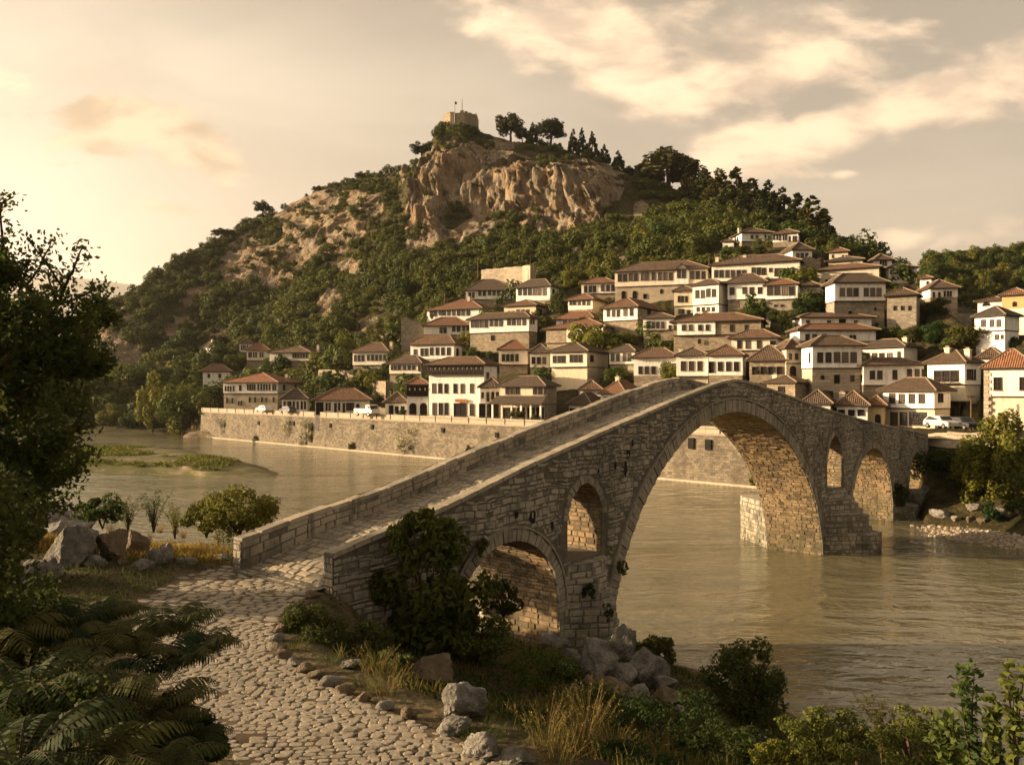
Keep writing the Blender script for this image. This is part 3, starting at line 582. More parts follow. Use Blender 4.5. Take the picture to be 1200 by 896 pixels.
def cells(p, seed):
    """blocky rock: every point takes the value and the tilt of its nearest jittered cell"""
    i = np.floor(p).astype(np.int64); best = np.full(len(p), 9e9); val = np.zeros(len(p))
    for dx in (-1, 0, 1):
        for dy in (-1, 0, 1):
            for dz in (-1, 0, 1):
                a, b, c = i[:, 0] + dx, i[:, 1] + dy, i[:, 2] + dz; o = np.stack([_hash(a, b, c, seed + k) for k in (1, 2, 3)], -1)
                r = p - (np.stack([a, b, c], -1) + o); d = (r ** 2).sum(1); v = _hash(a, b, c, seed + 4) - .5 + (r * (np.stack([_hash(a, b, c, seed + k) for k in (5, 6, 7)], -1) - .5)).sum(1) * 1.1
                m = d < best; best = np.where(m, d, best); val = np.where(m, v, val)
    return val
SK = P_.copy(); SK[:, 0] += SK[:, 2] * .35; SK[:, 2] -= SK[:, 0] * .25                       # dipping beds
wob = np.stack([fbm(P_ / 6, 3, 41), fbm(P_ / 6, 3, 42), fbm(P_ / 6, 3, 43)], -1)
blk = lambda sc, sd, w: cells(SK / np.array(sc) + wob * w, sd).reshape(TZ.shape)
jag = blk((15, 15, 44.0), 9, .3); ridg = blk((6.5, 6.5, 20.0), 21, .35); fissure = blk((2.8, 2.8, 7.0), 33, .35); rough = fbm(P_ / np.array([2.2, 2.2, 4.5]), 4, 15, .65).reshape(TZ.shape)
soft = fbm(P_ / 22.0, 4, 5).reshape(TZ.shape)
lift = hillmask * (1 - housezone) * (soft * 3.0) * np.clip((DG - 190) / 40, 0, 1)
MAIN = np.clip(np.maximum(np.maximum(ell(YI, 512, 215, 56, 90), ell(YI, 645, 235, 105, 66)), .42), 0, 1)
push = ROCK * MAIN * (jag * 7.0 + ridg * 3.6 + fissure * 2.2 + rough * 2.4 + .5)                     # rock stands out towards the valley in fins and shelves
XD = XG - push * .45; YD = YG - push * .9; ZD = TZ + lift + ROCK * MAIN * (jag * 1.5 + ridg * 1.2 + fissure * .8)
def relief_object():
    n, m = TZ.shape; idx = np.arange(n * m).reshape(n, m); a, b, c, d = idx[:-1, :-1], idx[1:, :-1], idx[1:, 1:], idx[:-1, 1:]
    loops = np.stack([a, b, c, d], -1).reshape(-1); me = bpy.data.meshes.new('hill')
    raw_mesh(me, np.stack([XD, YD, ZD], -1).reshape(-1, 3), loops, np.full((n - 1) * (m - 1), 4, np.int32), None, ROCK.ravel(), None, True)
    n_ = NT('hill_ground'); w = n_.world(); rk = n_.attr(); a1 = n_.noise(w, .16, 8, .68, .4); a2 = n_.noise(w, .9, 6, .65); a3 = n_.noise(n_.world((1, 1, .35)), .35, 8, .7, 1.5); v = n_.voro(n_.world((1, 1, .5)), .55, 'DISTANCE_TO_EDGE')
    soil = n_.mix((.05, .046, .019), (.125, .092, .042), n_.mapr(a1, .35, .65)); soil = n_.mix(soil, (.032, .038, .014), n_.mapr(a2, .42, .62, 0, .85))
    rock = n_.mix((.13, .108, .08), (.40, .335, .245), n_.mapr(a3, .34, .62)); rock = n_.mix(rock, (.40, .235, .105), n_.mapr(a1, .44, .62, 0, .6)); rock = n_.mix(rock, (.05, .042, .03), n_.mapr(a2, .56, .7, 0, .65)); rock = n_.mix(rock, (.04, .035, .025), n_.mapr(v, .06, 0, 0, .35))
    f = n_.mapr(n_.math('ADD', rk, n_.math('MULTIPLY', n_.math('SUBTRACT', a2, .5), .9)), .38, .58)
    hh = n_.math('ADD', n_.math('MULTIPLY', a3, 2.4), n_.math('ADD', a2, n_.math('MULTIPLY', v, .25)))
    me.materials.append(n_.finish(n_.mix(soil, rock, f), .95, n_.bump(hh, 1.0, 1.0), .1))
    tag(link(bpy.data.objects.new('hill', me)), kind='structure')
relief_object()
def ground_far(px, d):
    i = np.clip(np.searchsorted(TPX, px) - 1, 0, len(TPX) - 2); j = np.clip(np.searchsorted(TD, d) - 1, 0, len(TD) - 2)
    t = np.clip((px - TPX[i]) / (TPX[i + 1] - TPX[i]), 0, 1); s = np.clip((d - TD[j]) / (TD[j + 1] - TD[j]), 0, 1); A = TZ + lift
    return float((A[i, j] * (1 - t) + A[i + 1, j] * t) * (1 - s) + (A[i, j + 1] * (1 - t) + A[i + 1, j + 1] * t) * s)
def meet_far(px, y, d0=60):
    """where a photo ray meets the far bank"""
    for d in np.arange(d0, 500, .5):
        if CAMZ - (y - HY) / FPX * d < ground_far(px, d): return d
    return 400.0

# ------------------------------------------------------------------ near bank
PATH_R = [(-5.9, 25.2), (-5.85, 23.6), (-6.0, 21.5), (-5.75, 19.7), (-5.0, 18.0), (-3.55, 16.3), (-1.5, 14.4), (.35, 12.9), (2.2, 11.2), (4.4, 9.0), (6.0, 6.5)]
PATH_L = [(-9.3, 27.6), (-10.4, 25.6), (-10.3, 23.2), (-9.6, 20.8), (-8.6, 18.6), (-7.2, 16.6), (-5.6, 14.8), (-4.2, 12.9), (-2.8, 10.9), (-1.2, 8.6), (.2, 5.5)]
CP = [(x, y, 6.0) for x, y in PATH_R + PATH_L] + [((a[0] + b[0]) / 2, (a[1] + b[1]) / 2, 6.0) for a, b in zip(PATH_R, PATH_L)]
CP += [(-7.5, 26.5, 6.2), (-6.6, 27.6, 6.3), (-14, 22, 6.2), (-14, 26, 6.2), (-18, 30, 6.3), (-13, 29.5, 6.1), (-24, 30, 6.4), (-15, 15, 6.8), (-9, 10.5, 6.9), (-6, 6, 7.4), (-12, 8, 7.6), (-20, 15, 7.3), (-30, 20, 7.4), (-45, 25, 7.5), (-70, 25, 7.5),
       (-4.0, 20.5, 4.7), (-3.6, 24.5, 3.9), (-2.4, 21.5, 4.0), (-1.5, 17.8, 4.8), (0, 26, 2.9), (1.5, 29.5, 2.2), (0.5, 32, 1.8), (4.5, 33.5, 1.0), (5.6, 35.4, .5), (7.2, 36.6, -.5), (1, 20, 3.9), (4, 20, 3.2), (4.5, 25, 1.9), (8, 27, .9), (11.2, 31.6, -.3), (6, 14.5, 4.4), (9, 18, 2.8), (10, 23, 1.2), (15, 28.6, -.3),
       (13, 22, 1.2), (20, 26, -.4), (16, 17, 2.0), (9, 10, 4.6), (25, 20, .2), (34, 18, -.5), (13, 11, 3.6), (20, 8, 3.6), (14, 4, 5), (5, 2, 6), (-5, 1, 7.6), (-30, 1, 8), (36, 2, 3), (-1, 16, 5.5), (-2.6, 17.4, 5.6), (1.8, 13.2, 5.4), (4, 11.2, 5.6),
       (-11, 34, 4.6), (-9, 31, 5.4), (-7.5, 33, 3.4), (-6, 37, 1.2), (-3.4, 36, .8), (-16, 38, 2.6), (-20, 46, -.5), (-10, 42, -.4), (-2, 42, -1.2), (3, 40, -1.4), (-27, 40, 3.2), (-35, 46, -.2), (-36, 34, 5.0), (-55, 40, 2), (-70, 46, -.5), (-70, 34, 4), (-50, 52, -2), (-20, 56, -2.6), (0, 52, -2.6), (14, 44, -2.6), (22, 36, -2.6), (36, 30, -2.6), (45, 40, -3), (45, 62, -3), (10, 62, -3), (-30, 62, -3), (-70, 62, -3), (45, 15, .5), (45, 1, 3)]
def rbf_fit():
    A = np.array(CP); d = np.hypot(A[:, None, 0] - A[None, :, 0], A[:, None, 1] - A[None, :, 1]); K = d + np.eye(len(A)) * -.15
    n = len(A); M = np.zeros((n + 1, n + 1)); M[:n, :n] = K; M[:n, n] = M[n, :n] = 1; b = np.zeros(n + 1); b[:n] = A[:, 2]
    return A, np.linalg.solve(M, b)
_RA, _RW = rbf_fit()
def path_dist(x, y):
    """(lateral coordinate 0..1 across the path, inside flag) by segment of the two edges"""
    x = np.asarray(x, float); y = np.asarray(y, float); best = np.full(x.shape, 1e9)
    Cn = [((a[0] + b[0]) / 2, (a[1] + b[1]) / 2, math.dist(a, b) / 2) for a, b in zip(PATH_R, PATH_L)]
    for (a, b) in zip(Cn[:-1], Cn[1:]):
        dx, dy = b[0] - a[0], b[1] - a[1]; t = np.clip(((x - a[0]) * dx + (y - a[1]) * dy) / (dx * dx + dy * dy), 0, 1)
        best = np.minimum(best, np.hypot(x - a[0] - t * dx, y - a[1] - t * dy) - (a[2] + t * (b[2] - a[2])))
    return best                                # signed distance to the path's edge, negative inside
def ground_near(x, y, rough=True):
    x = np.atleast_1d(np.asarray(x, float)); y = np.atleast_1d(np.asarray(y, float)); z = np.full(x.shape, _RW[-1])
    for i in range(len(_RA)): z = z + _RW[i] * np.hypot(x - _RA[i, 0], y - _RA[i, 1])
    pd = path_dist(x, y); k = np.clip((pd - .1) / 1.2, 0, 1)
    z = z * k + 6.0 * (1 - k) * 1.0 + 0 * z
    if rough: z = z + k * (fbm(p3(x / 2.2, y / 2.2), 4, 8) * .35 + fbm(p3(x / .5, y / .5), 2, 4) * .06)
    return z
def near_bank():
    xs = np.arange(-70, 45.1, .35); ys = np.arange(1, 60.1, .35); X, Y = np.meshgrid(xs, ys, indexing='ij'); Z = ground_near(X.ravel(), Y.ravel()).reshape(X.shape)
    inside = path_dist(X.ravel(), Y.ravel()).reshape(X.shape)
    Z = Z - np.where(inside < .3, .03, 0)
    n, m = Z.shape; idx = np.arange(n * m).reshape(n, m); loops = np.stack([idx[:-1, :-1], idx[1:, :-1], idx[1:, 1:], idx[:-1, 1:]], -1).reshape(-1)
    me = bpy.data.meshes.new('riverbank'); raw_mesh(me, np.stack([X, Y, Z], -1).reshape(-1, 3), loops, np.full((n - 1) * (m - 1), 4, np.int32), None, np.clip(inside / 2, 0, 1).ravel(), None, True)
    n_ = NT('bank_soil'); w = n_.world(); a1 = n_.noise(w, .8, 7, .65, .3); a2 = n_.noise(w, 7, 6, .65); v = n_.voro(w, 5.5)
    c = n_.mix((.055, .042, .024), (.155, .115, .066), n_.mapr(a1, .35, .65)); c = n_.mix(c, (.04, .045, .016), n_.mapr(a2, .45, .62, 0, .7)); c = n_.mix(c, (.22, .18, .125), n_.mapr(v, .28, .12, 0, .4))
    me.materials.append(n_.finish(c, .95, n_.bump(n_.math('ADD', a2, n_.math('MULTIPLY', v, -.6)), .9, .06), .1))
    tag(link(bpy.data.objects.new('riverbank', me)), kind='structure')
near_bank()

# ------------------------------------------------------------------ ground sheet, water, gravel bars, far ridges
def flat(name, pts, z, mat, kind='structure'):
    b = MB(); b.add([(x, y, z) for x, y in pts], [tuple(range(len(pts)))]); o = b.build(name, mat); tag(o, kind=kind); return o
n = NT('valley_floor'); a = n.noise(n.world(), .02, 6); n.finish(n.mix((.07, .07, .028), (.15, .12, .055), a), .95, None, .1)
flat('ground', [(-20000, -3000), (20000, -3000), (20000, 15000), (-20000, 15000)], -3.2, n.m)
def mk_water():
    n = NT('river_water'); w = n.world()
    rot = R(44)
    def mp(scale, ang=rot):
        t = n.N.new('ShaderNodeNewGeometry'); m_ = n.N.new('ShaderNodeMapping'); m_.inputs['Rotation'].default_value = (0, 0, ang); m_.inputs['Scale'].default_value = scale; n.L.new(t.outputs['Position'], m_.inputs[0]); return m_.outputs[0]
    r1 = n.noise(mp((.26, .55, 1)), 1.0, 2, .5, 1.2); r2 = n.noise(mp((.9, 1.7, 1), rot + .35), 1.0, 3, .55, 1.0); r3 = n.noise(mp((3.0, 5.0, 1), rot - .3), 1.0, 2, .5, .5); big = n.noise(mp((.035, .08, 1)), 1.0, 4, .6, 1.2)
    murk = n.mix((.125, .112, .062), (.195, .172, .10), n.mapr(big, .35, .65))
    h = n.math('ADD', n.math('MULTIPLY', r1, 1.0), n.math('ADD', n.math('MULTIPLY', r2, .42), n.math('MULTIPLY', r3, .07))); cal = n.mapr(big, .36, .64, .3, 1.3)
    nrm = n.bump(n.math('MULTIPLY', h, cal), 1.0, .2)
    d = n.N.new('ShaderNodeBsdfDiffuse'); n.set(d.inputs[0], murk); n.set(d.inputs['Normal'], nrm); g = n.N.new('ShaderNodeBsdfGlossy'); g.inputs['Roughness'].default_value = .07; n.set(g.inputs['Normal'], nrm)
    fr = n.N.new('ShaderNodeFresnel'); fr.inputs['IOR'].default_value = 1.95; n.set(fr.inputs['Normal'], nrm); mx = n.N.new('ShaderNodeMixShader'); n.set(mx.inputs[0], fr.outputs[0]); n.L.new(d.outputs[0], mx.inputs[1]); n.L.new(g.outputs[0], mx.inputs[2]); n.L.new(mx.outputs[0], n.out.inputs[0]); return n.m
flat('river', [(-700, -40), (420, -40), (420, 60), (90, 100), (60, 125), (-40, 205), (-110, 250), (-700, 300)], 0.0, mk_water())

def gravel_bar(name, outline, top, seed, stones, green):
    """a low shoal: outline in plan, gently domed, strewn with pebbles"""
    A = np.array(outline, float); c = A.mean(0); b = MB(); rings = []; K = 7
    n_ = len(A)
    for k in range(K + 1):
        t = k / K; ring = c + (A - c) * (1 - t * .96); j = fbm(p3(ring[:, 0] / 6, ring[:, 1] / 6), 3, seed) ; z = -.25 + (top + .25) * (1 - (1 - t) ** (6 if top > .5 else 2.2)) + j * .12 * (t > 0)
        rings.append(np.stack([ring[:, 0], ring[:, 1], z], -1))
    V = np.concatenate(rings); F = [(k * n_ + i, k * n_ + (i + 1) % n_, (k + 1) * n_ + (i + 1) % n_, (k + 1) * n_ + i) for k in range(K) for i in range(n_)] + [tuple(K * n_ + i for i in range(n_))]
    b.add(V, F); m = NT(name + '_soil'); w = m.world(); a = m.noise(w, .25, 6, .65); f = m.noise(w, 2.5, 5, .7); v = m.voro(w, 3.0, 'F1', 'Color')
    cc = m.mix((.12, .098, .06), (.27, .215, .14), f); cc = m.mix(cc, (.075, .08, .022), m.mapr(a, .38, .52, 0, green));
    m.finish(cc, .95, m.bump(f, .8, .15), .1); o = b.build(name, m.m, None, True); tag(o, kind='structure'); return A, c
def smooth_outline(pts, n=72, wob=.6, seed=0):
    P = np.array(pts, float); k = len(P); out = []
    for i in range(n):
        t = i / n * k; i0 = int(t); f = t - i0; p = [P[(i0 + q - 1) % k] for q in range(4)]
        out.append(.5 * ((2 * p[1]) + (-p[0] + p[2]) * f + (2 * p[0] - 5 * p[1] + 4 * p[2] - p[3]) * f * f + (-p[0] + 3 * p[1] - 3 * p[2] + p[3]) * f ** 3))
    out = np.array(out); out += np.stack([fbm(p3(out[:, 0] / 3, out[:, 1] / 3), 3, seed), fbm(p3(out[:, 0] / 3 + 50, out[:, 1] / 3), 3, seed + 1)], -1) * wob; return out
def wpt(px, y): d = CAMZ * FPX / (y - HY); return (ray(px) * d, d)
BAR_A = smooth_outline([wpt(-120, 530), wpt(60, 526), wpt(160, 526), wpt(230, 531), wpt(285, 541), wpt(335, 556), wpt(280, 560), wpt(180, 555), wpt(90, 552), wpt(-60, 552)], 90, 1.6, 2)
BAR_B = smooth_outline([wpt(1062, 614), wpt(1100, 615), wpt(1200, 622), wpt(1380, 640), wpt(1420, 680), wpt(1240, 652), wpt(1160, 641), wpt(1090, 628)], 80, .5, 5)
gravel_bar('gravel_bar', BAR_A, 1.15, 3, 0, .8); gravel_bar('pebble_bar', BAR_B, .35, 6, 0, .1)

def far_ridge(name, keys, d0, d1, mat, base=-3, cols=160, rows=40, amp=14, seed=3):
    kp = [k[0] for k in keys]; ky = [k[1] for k in keys]; V = []; pxs = np.linspace(kp[0], kp[-1], cols); ds = np.linspace(d0, d1, rows)
    P, D = np.meshgrid(pxs, ds, indexing='ij'); top = CAMZ - (np.interp(P, kp, ky) - HY) / FPX * (d0 + .6 * (d1 - d0)); t = (D - d0) / (d1 - d0)
    prof = np.where(t < .6, np.sin(np.clip(t / .6, 0, 1) * math.pi / 2) ** 1.15, np.cos(np.clip((t - .6) / .4, 0, 1) * math.pi / 2)); X = ray(P) * D
    Z = base + (top - base) * prof + fbm(p3(X.ravel() / (d0 * .09), D.ravel() / (d0 * .09)), 5, seed).reshape(X.shape) * amp * prof
    n, m = X.shape; idx = np.arange(n * m).reshape(n, m); loops = np.stack([idx[:-1, :-1], idx[1:, :-1], idx[1:, 1:], idx[:-1, 1:]], -1).reshape(-1)
    me = bpy.data.meshes.new(name); raw_mesh(me, np.stack([X, D, Z], -1).reshape(-1, 3), loops, np.full((n - 1) * (m - 1), 4, np.int32), None, np.zeros(n * m), None, True); me.materials.append(mat)
    tag(link(bpy.data.objects.new(name, me)), kind='structure'); return P, D, X, Z
n = NT('mountain_ground'); w = n.world(); a = n.noise(w, .01, 7, .65); n.finish(n.mix((.045, .05, .025), (.13, .105, .06), n.mapr(a, .35, .65)), .95, n.bump(n.noise(w, .05, 5), .6, 6), .1)
far_ridge('mountains', [(-700, 300), (-300, 316), (-100, 322), (0, 330), (60, 327), (90, 328), (120, 329), (150, 333), (200, 345), (300, 372), (520, 420), (700, 440)], 8000, 12000, n.m, -3, 200, 40, 120)
far_ridge('mountain_foothills', [(-500, 372), (-100, 362), (60, 364), (110, 368), (160, 385), (260, 420), (420, 446)], 4200, 6500, n.m, -3, 140, 30, 60, 8)
n = NT('wooded_ground'); w = n.world(); a = n.noise(w, .03, 6, .6); n.finish(n.mix((.05, .055, .018), (.17, .125, .05), n.mapr(a, .42, .62)), .95, None, .1)
VP, VD, VX, VZ = far_ridge('valley_hill', [(940, 340), (1040, 330), (1080, 318), (1120, 309), (1160, 304), (1200, 303), (1300, 300), (1500, 310), (1800, 330)], 330, 560, n.m, -3, 120, 40, 5, 5)
# ------------------------------------------------------------------ masonry laid stone by stone
def courses(u0, u1, v0, v1, hmin, hmax, wmin, wmax, rng):
    out = []; v = v0
    while v < v1 - .03:
        hh = rng.uniform(hmin, hmax); vt = min(v + hh, v1); u = u0 - rng.uniform(0, wmax * .6)
        while u < u1 - .02:
            ww = rng.uniform(wmin, wmax); a, b = max(u, u0), min(u + ww, u1)
            if b - a > .06: out.append((a, b, v, vt))
            u += ww
        v = vt
    return out
def lay(mb, rects, fmap, rng, relief=(.01, .05), gap=.012, jit=.014, inset=.02, mat=0):
    for (a, b, c, d) in rects:
        rl = rng.uniform(*relief); a2, b2, c2, d2 = a + gap, b - gap, c + gap, d - gap
        if b2 - a2 < .03 or d2 - c2 < .03: continue
        J = lambda: rng.uniform(-jit, jit)
        q = [(a2 + J(), c2 + J()), (b2 + J(), c2 + J()), (b2 + J(), d2 + J()), (a2 + J(), d2 + J())]; mu, mv = (a2 + b2) / 2, (c2 + d2) / 2
        i = min(inset, (b2 - a2) * .25, (d2 - c2) * .25)
        top = [(u + (i if u < mu else -i), v + (i if v < mv else -i)) for u, v in q]
        V = [fmap(u, v, -.02) for u, v in q] + [fmap(u, v, rl + rng.uniform(-.006, .006)) for u, v in top]
        mb.add(V, [(0, 1, 5, 4), (1, 2, 6, 5), (2, 3, 7, 6), (3, 0, 4, 7), (4, 5, 6, 7)], mat, None, rng.random())

# ------------------------------------------------------------------ the bridge
BE = (.6262, .7797); BN = (-.7797, .6262); B0 = (-5.3, 24.0)
def bw(t): return 4.0 + .85 * max(0.0, 1 - max(t, -1.0) / 8.0) ** 1.4       # deck width, flaring to the path
def bpt(t, w, z): return (B0[0] + BE[0] * t + BN[0] * w, B0[1] + BE[1] * t + BN[1] * w, z)
def unproj_face(px, y):
    r = ray(px); t = (B0[0] - r * B0[1]) / (r * BE[1] - BE[0]); d = B0[1] + BE[1] * t; return t, CAMZ - (y - HY) / FPX * d
_top = [unproj_face(*p) for p in [(387, 650), (446, 624), (513, 597), (530, 590), (613, 547), (667, 523), (713, 502), (752, 486), (780, 473), (805, 463), (827, 454), (848, 446), (862, 443.5), (875, 445.5), (898, 453.5), (920, 461), (955, 474), (1000, 488), (1030, 496), (1087, 508)]]
_tt = np.array([p[0] for p in _top]); _tz = np.array([p[1] for p in _top])
def ztop(t):
    s = 0; 
    for k, wgt in ((-1.2, 1), (0, 2), (1.2, 1)): s += np.interp(t + k, _tt, _tz) * wgt
    if t < 1: return float(np.interp(t, _tt, _tz))
    return float(s / 4)
def zfar(t): return ztop(max(t, 0)) + (.12 if t > 3 else .04 * max(t, 0)) + (-.08 * min(t, 0) * -1 if t < 0 else 0)
def zdeck(t): return ztop(t) - .62 if t > 3 else 6.04 + (ztop(3.0) - .62 - 6.04) * max(t, 0.0) / 3.0
BT1 = 78.0
class Opening:
    def __init__(s, t0, t1, lo, fn, ring, thick): s.t0, s.t1, s.lo, s.fn, s.ring, s.th = t0, t1, lo, fn, ring, thick
def circ(tc, r, zs, point=0.0):
    def f(t):
        u = min(abs(t - tc) / r, 1.0); return zs + r * (math.sqrt(max(0, 1 - u * u)) + point * (1 - u))
    return f
def main_arch(t):
    apex, zt = 28.7, 10.66
    if t < apex: u = (apex - t) / (apex - 15.55); z0, p = .3, 1.92
    else: u = (t - apex) / (44.15 - apex); z0, p = -.3, 1.86
    u = min(max(u, 0), 1); return z0 + (zt - z0) * (1 - u ** p) ** (1 / p)
OPEN = [Opening(5.1, 11.5, .4, circ(8.3, 3.2, 3.05), True, .46), Opening(12.12, 14.72, 4.85, circ(13.42, 1.3, 6.55, .12), True, .34), Opening(15.55, 44.15, -1.5, main_arch, True, .72),
        Opening(45.3, 48.7, 4.5, circ(47.0, 1.7, 6.6, .12), True, .4), Opening(50.7, 63.6, -1.5, circ(57.15, 6.45, .5), True, .6), Opening(69.8, 75.8, .8, circ(72.8, 3.0, 2.6), True, .45)]
def intrados(o, n):
    """points round the inside of an opening, from the left foot over the top to the right foot"""
    pts = [(o.t0, o.lo)]; th = np.linspace(0, math.pi, n); m, r = (o.t0 + o.t1) / 2, (o.t1 - o.t0) / 2
    for a in th:
        t = m - r * math.cos(a); pts.append((t, max(o.fn(t), o.lo)))
    pts.append((o.t1, o.lo)); out = [pts[0]]
    for p in pts[1:]:
        if math.dist(p, out[-1]) > .01: out.append(p)
    return out
def hits_opening(t, z, grow=0.0):
    for o in OPEN:
        g = grow * o.th
        if o.t0 - g < t < o.t1 + g and z > o.lo - .05:
            m, r = (o.t0 + o.t1) / 2, (o.t1 - o.t0) / 2; tt = min(max(m + (t - m) * r / (r + g), o.t0), o.t1)
            if z < o.fn(tt) + g: return True
    return False
bridge = empty('stone_bridge', bpt(0, 0, 0), 0, 'old humpbacked stone arch bridge rising from the cobbled path across the brown river', 'bridge')
BMI = Matrix.Translation(Vector(bpt(0, 0, 0))).inverted()
def bobj(mb, name, mats, smooth=False):
    for i, v in enumerate(mb.V): mb.V[i] = v - np.array(bpt(0, 0, 0), np.float32)
    return mb.build(name, mats, bridge, smooth)
def build_bridge():
    rng = random.Random(5); ts = sorted(set([0.0, BT1] + [round(x, 3) for x in np.arange(0, BT1, .3)] + [v for o in OPEN for v in (o.t0, o.t1)] + [round(o.t0 + k * .06, 3) for o in OPEN for k in range(1, 12)] + [round(o.t1 - k * .06, 3) for o in OPEN for k in range(1, 12)]))
    core = MB()
    for w, flip in ((0.0, 1), (None, -1)):
        for a, b in zip(ts[:-1], ts[1:]):
            m = (a + b) / 2; op = next((o for o in OPEN if o.t0 <= m <= o.t1), None); wa, wb = (0, 0) if w == 0.0 else (bw(a), bw(b))
            za, zb = (ztop(a), ztop(b)) if w == 0.0 else (zfar(a), zfar(b))
            spans = [((-1.5, -1.5), (za, zb))] if not op else [((op.fn(a), op.fn(b)), (za, zb))] + ([((-1.5, -1.5), (op.lo, op.lo))] if op.lo > -1.4 else [])
            for (l, h) in spans:
                q = [bpt(a, wa, l[0]), bpt(b, wb, l[1]), bpt(b, wb, h[1]), bpt(a, wa, h[0])]
                core.quad(*(q if flip > 0 else q[::-1]), uv=[(a, l[0]), (b, l[1]), (b, h[1]), (a, h[0])] if flip > 0 else [(a, h[0]), (b, h[1]), (b, l[1]), (a, l[0])])
    core.quad(bpt(BT1, 0, -1), bpt(BT1, bw(BT1), -1), bpt(BT1, bw(BT1), ztop(BT1)), bpt(BT1, 0, ztop(BT1)))
    core.quad(bpt(0, .42, 3), bpt(0, 0, 3), bpt(0, 0, ztop(0)), bpt(0, .42, ztop(0)))
    near = courses(0.0, BT1, -.2, 13.2, .11, .30, .16, .66, rng); near = [r for q in near for r in ([q] if rng.random() > .22 or q[1] - q[0] < .3 else [(q[0], q[1], q[2], (q[2] + q[3]) / 2), (q[0], (q[0] + q[1]) / 2, (q[2] + q[3]) / 2, q[3]), ((q[0] + q[1]) / 2, q[1], (q[2] + q[3]) / 2, q[3])])]; keep = []
    for (a, b, c, d) in near:
        ok = True
        for u in (a, (a + b) / 2, b):
            zt = ztop(u) - .14
            if d > zt or hits_opening(u, c, 1) or hits_opening(u, d, 1): ok = False; break
        if ok and rng.random() > .012: keep.append((a, b, c, d))
    lay(core, keep, lambda u, v, o: bpt(u, -o, v + .05 * math.sin(u * .9 + v * .6) + .03 * math.sin(u * 2.3 + v)), rng, (.0, .07), .014, .034, .03, 1)
    far = [(a, b, c, d) for (a, b, c, d) in courses(0.0, BT1, -.2, 13.2, .3, .45, .5, 1.2, rng) if all(d < ztop(u) - .1 and not hits_opening(u, c, 1) and not hits_opening(u, d, 1) for u in (a, b))]
    lay(core, far, lambda u, v, o: bpt(u, bw(u) + o, v), rng, (.005, .05), .014, .02, .028, 1)
    bobj(core, 'spandrel_wall', [MAT['bridge_mortar'], MAT['bridge_stone']])
    for o in OPEN:                                                        # barrel and ring of each arch
        pts = intrados(o, 60); cum = [0.0]
        for p, q in zip(pts[:-1], pts[1:]): cum.append(cum[-1] + math.dist(p, q))
        tot = cum[-1]; PT = np.array(pts); CU = np.array(cum); big = o.t1 - o.t0 > 8
        def on(s_): return float(np.interp(s_, CU, PT[:, 0])), float(np.interp(s_, CU, PT[:, 1]))
        def nrm(s_):
            a, b = on(max(s_ - .12, 0)), on(min(s_ + .12, tot)); dx, dz = b[0] - a[0], b[1] - a[1]; l = math.hypot(dx, dz) or 1; return dz / l, -dx / l
        br = MB()
        for (p, q), (s0, s1) in zip(zip(pts[:-1], pts[1:]), zip(cum[:-1], cum[1:])):
            br.quad(bpt(p[0], 0, p[1]), bpt(p[0], bw(p[0]), p[1]), bpt(q[0], bw(q[0]), q[1]), bpt(q[0], 0, q[1]))
        if o.lo > 3: br.quad(bpt(o.t0, 0, o.lo), bpt(o.t1, 0, o.lo), bpt(o.t1, bw(o.t1), o.lo), bpt(o.t0, bw(o.t0), o.lo))
        def im(u, v, off):
            t, z = on(v); nx, nz = nrm(v); return bpt(t + nx * off, u, z + nz * off)
        lay(br, courses(.02, 3.98, 0, tot, .2 if big else .14, .32 if big else .26, .3, .75, rng), im, rng, (.005, .045), .013, .015, .022, 1)
        # putlog holes near the springing of the wide arch
        bobj(br, 'arch_barrel', [MAT['bridge_mortar'], MAT['barrel_sunglow_stone']])
        rgs = [MB(), MB()]; rg = rgs[0]; s0 = math.dist(pts[0], pts[1]) if o.lo > 0 and o.t1 - o.t0 < 3.5 and o.fn(o.t0) > o.lo + .3 else 0.0
        arc0 = s0; arc1 = tot - s0; k = max(8, int((arc1 - arc0) / (.30 if big else .24)))
        def ring_pt(s_, off, side): 
            t, z = on(s_); nx, nz = nrm(s_); return (t - nx * off, z - nz * off)
        def v_ok(s_): return on(s_)[1] > -1.2
        for i in range(k):
            a, b = arc0 + (arc1 - arc0) * i / k, arc0 + (arc1 - arc0) * (i + 1) / k
            if not v_ok((a + b) / 2): continue
            g = .017; th = o.th * rng.uniform(.86, 1.12)
            for wf, sgn in ((0.0, -1), (4.0, 1)):
                pr = rng.uniform(.03, .085) * sgn; q = [ring_pt(a + g, .0, 0), ring_pt(b - g, .0, 0), ring_pt(b - g, th, 0), ring_pt(a + g, th, 0)]
                wv = wf if wf == 0.0 else bw(q[0][0]); V = [bpt(x, wv - sgn * .03, z) for x, z in q] + [bpt(x, wv + pr, z) for x, z in q]
                rgs[0 if sgn < 0 else 1].add(V, [(0, 1, 5, 4), (1, 2, 6, 5), (2, 3, 7, 6), (3, 0, 4, 7), (4, 5, 6, 7)] if sgn < 0 else [(4, 5, 1, 0), (5, 6, 2, 1), (6, 7, 3, 2), (7, 4, 0, 3), (7, 6, 5, 4)], 0, None, rng.uniform(.1, .9))
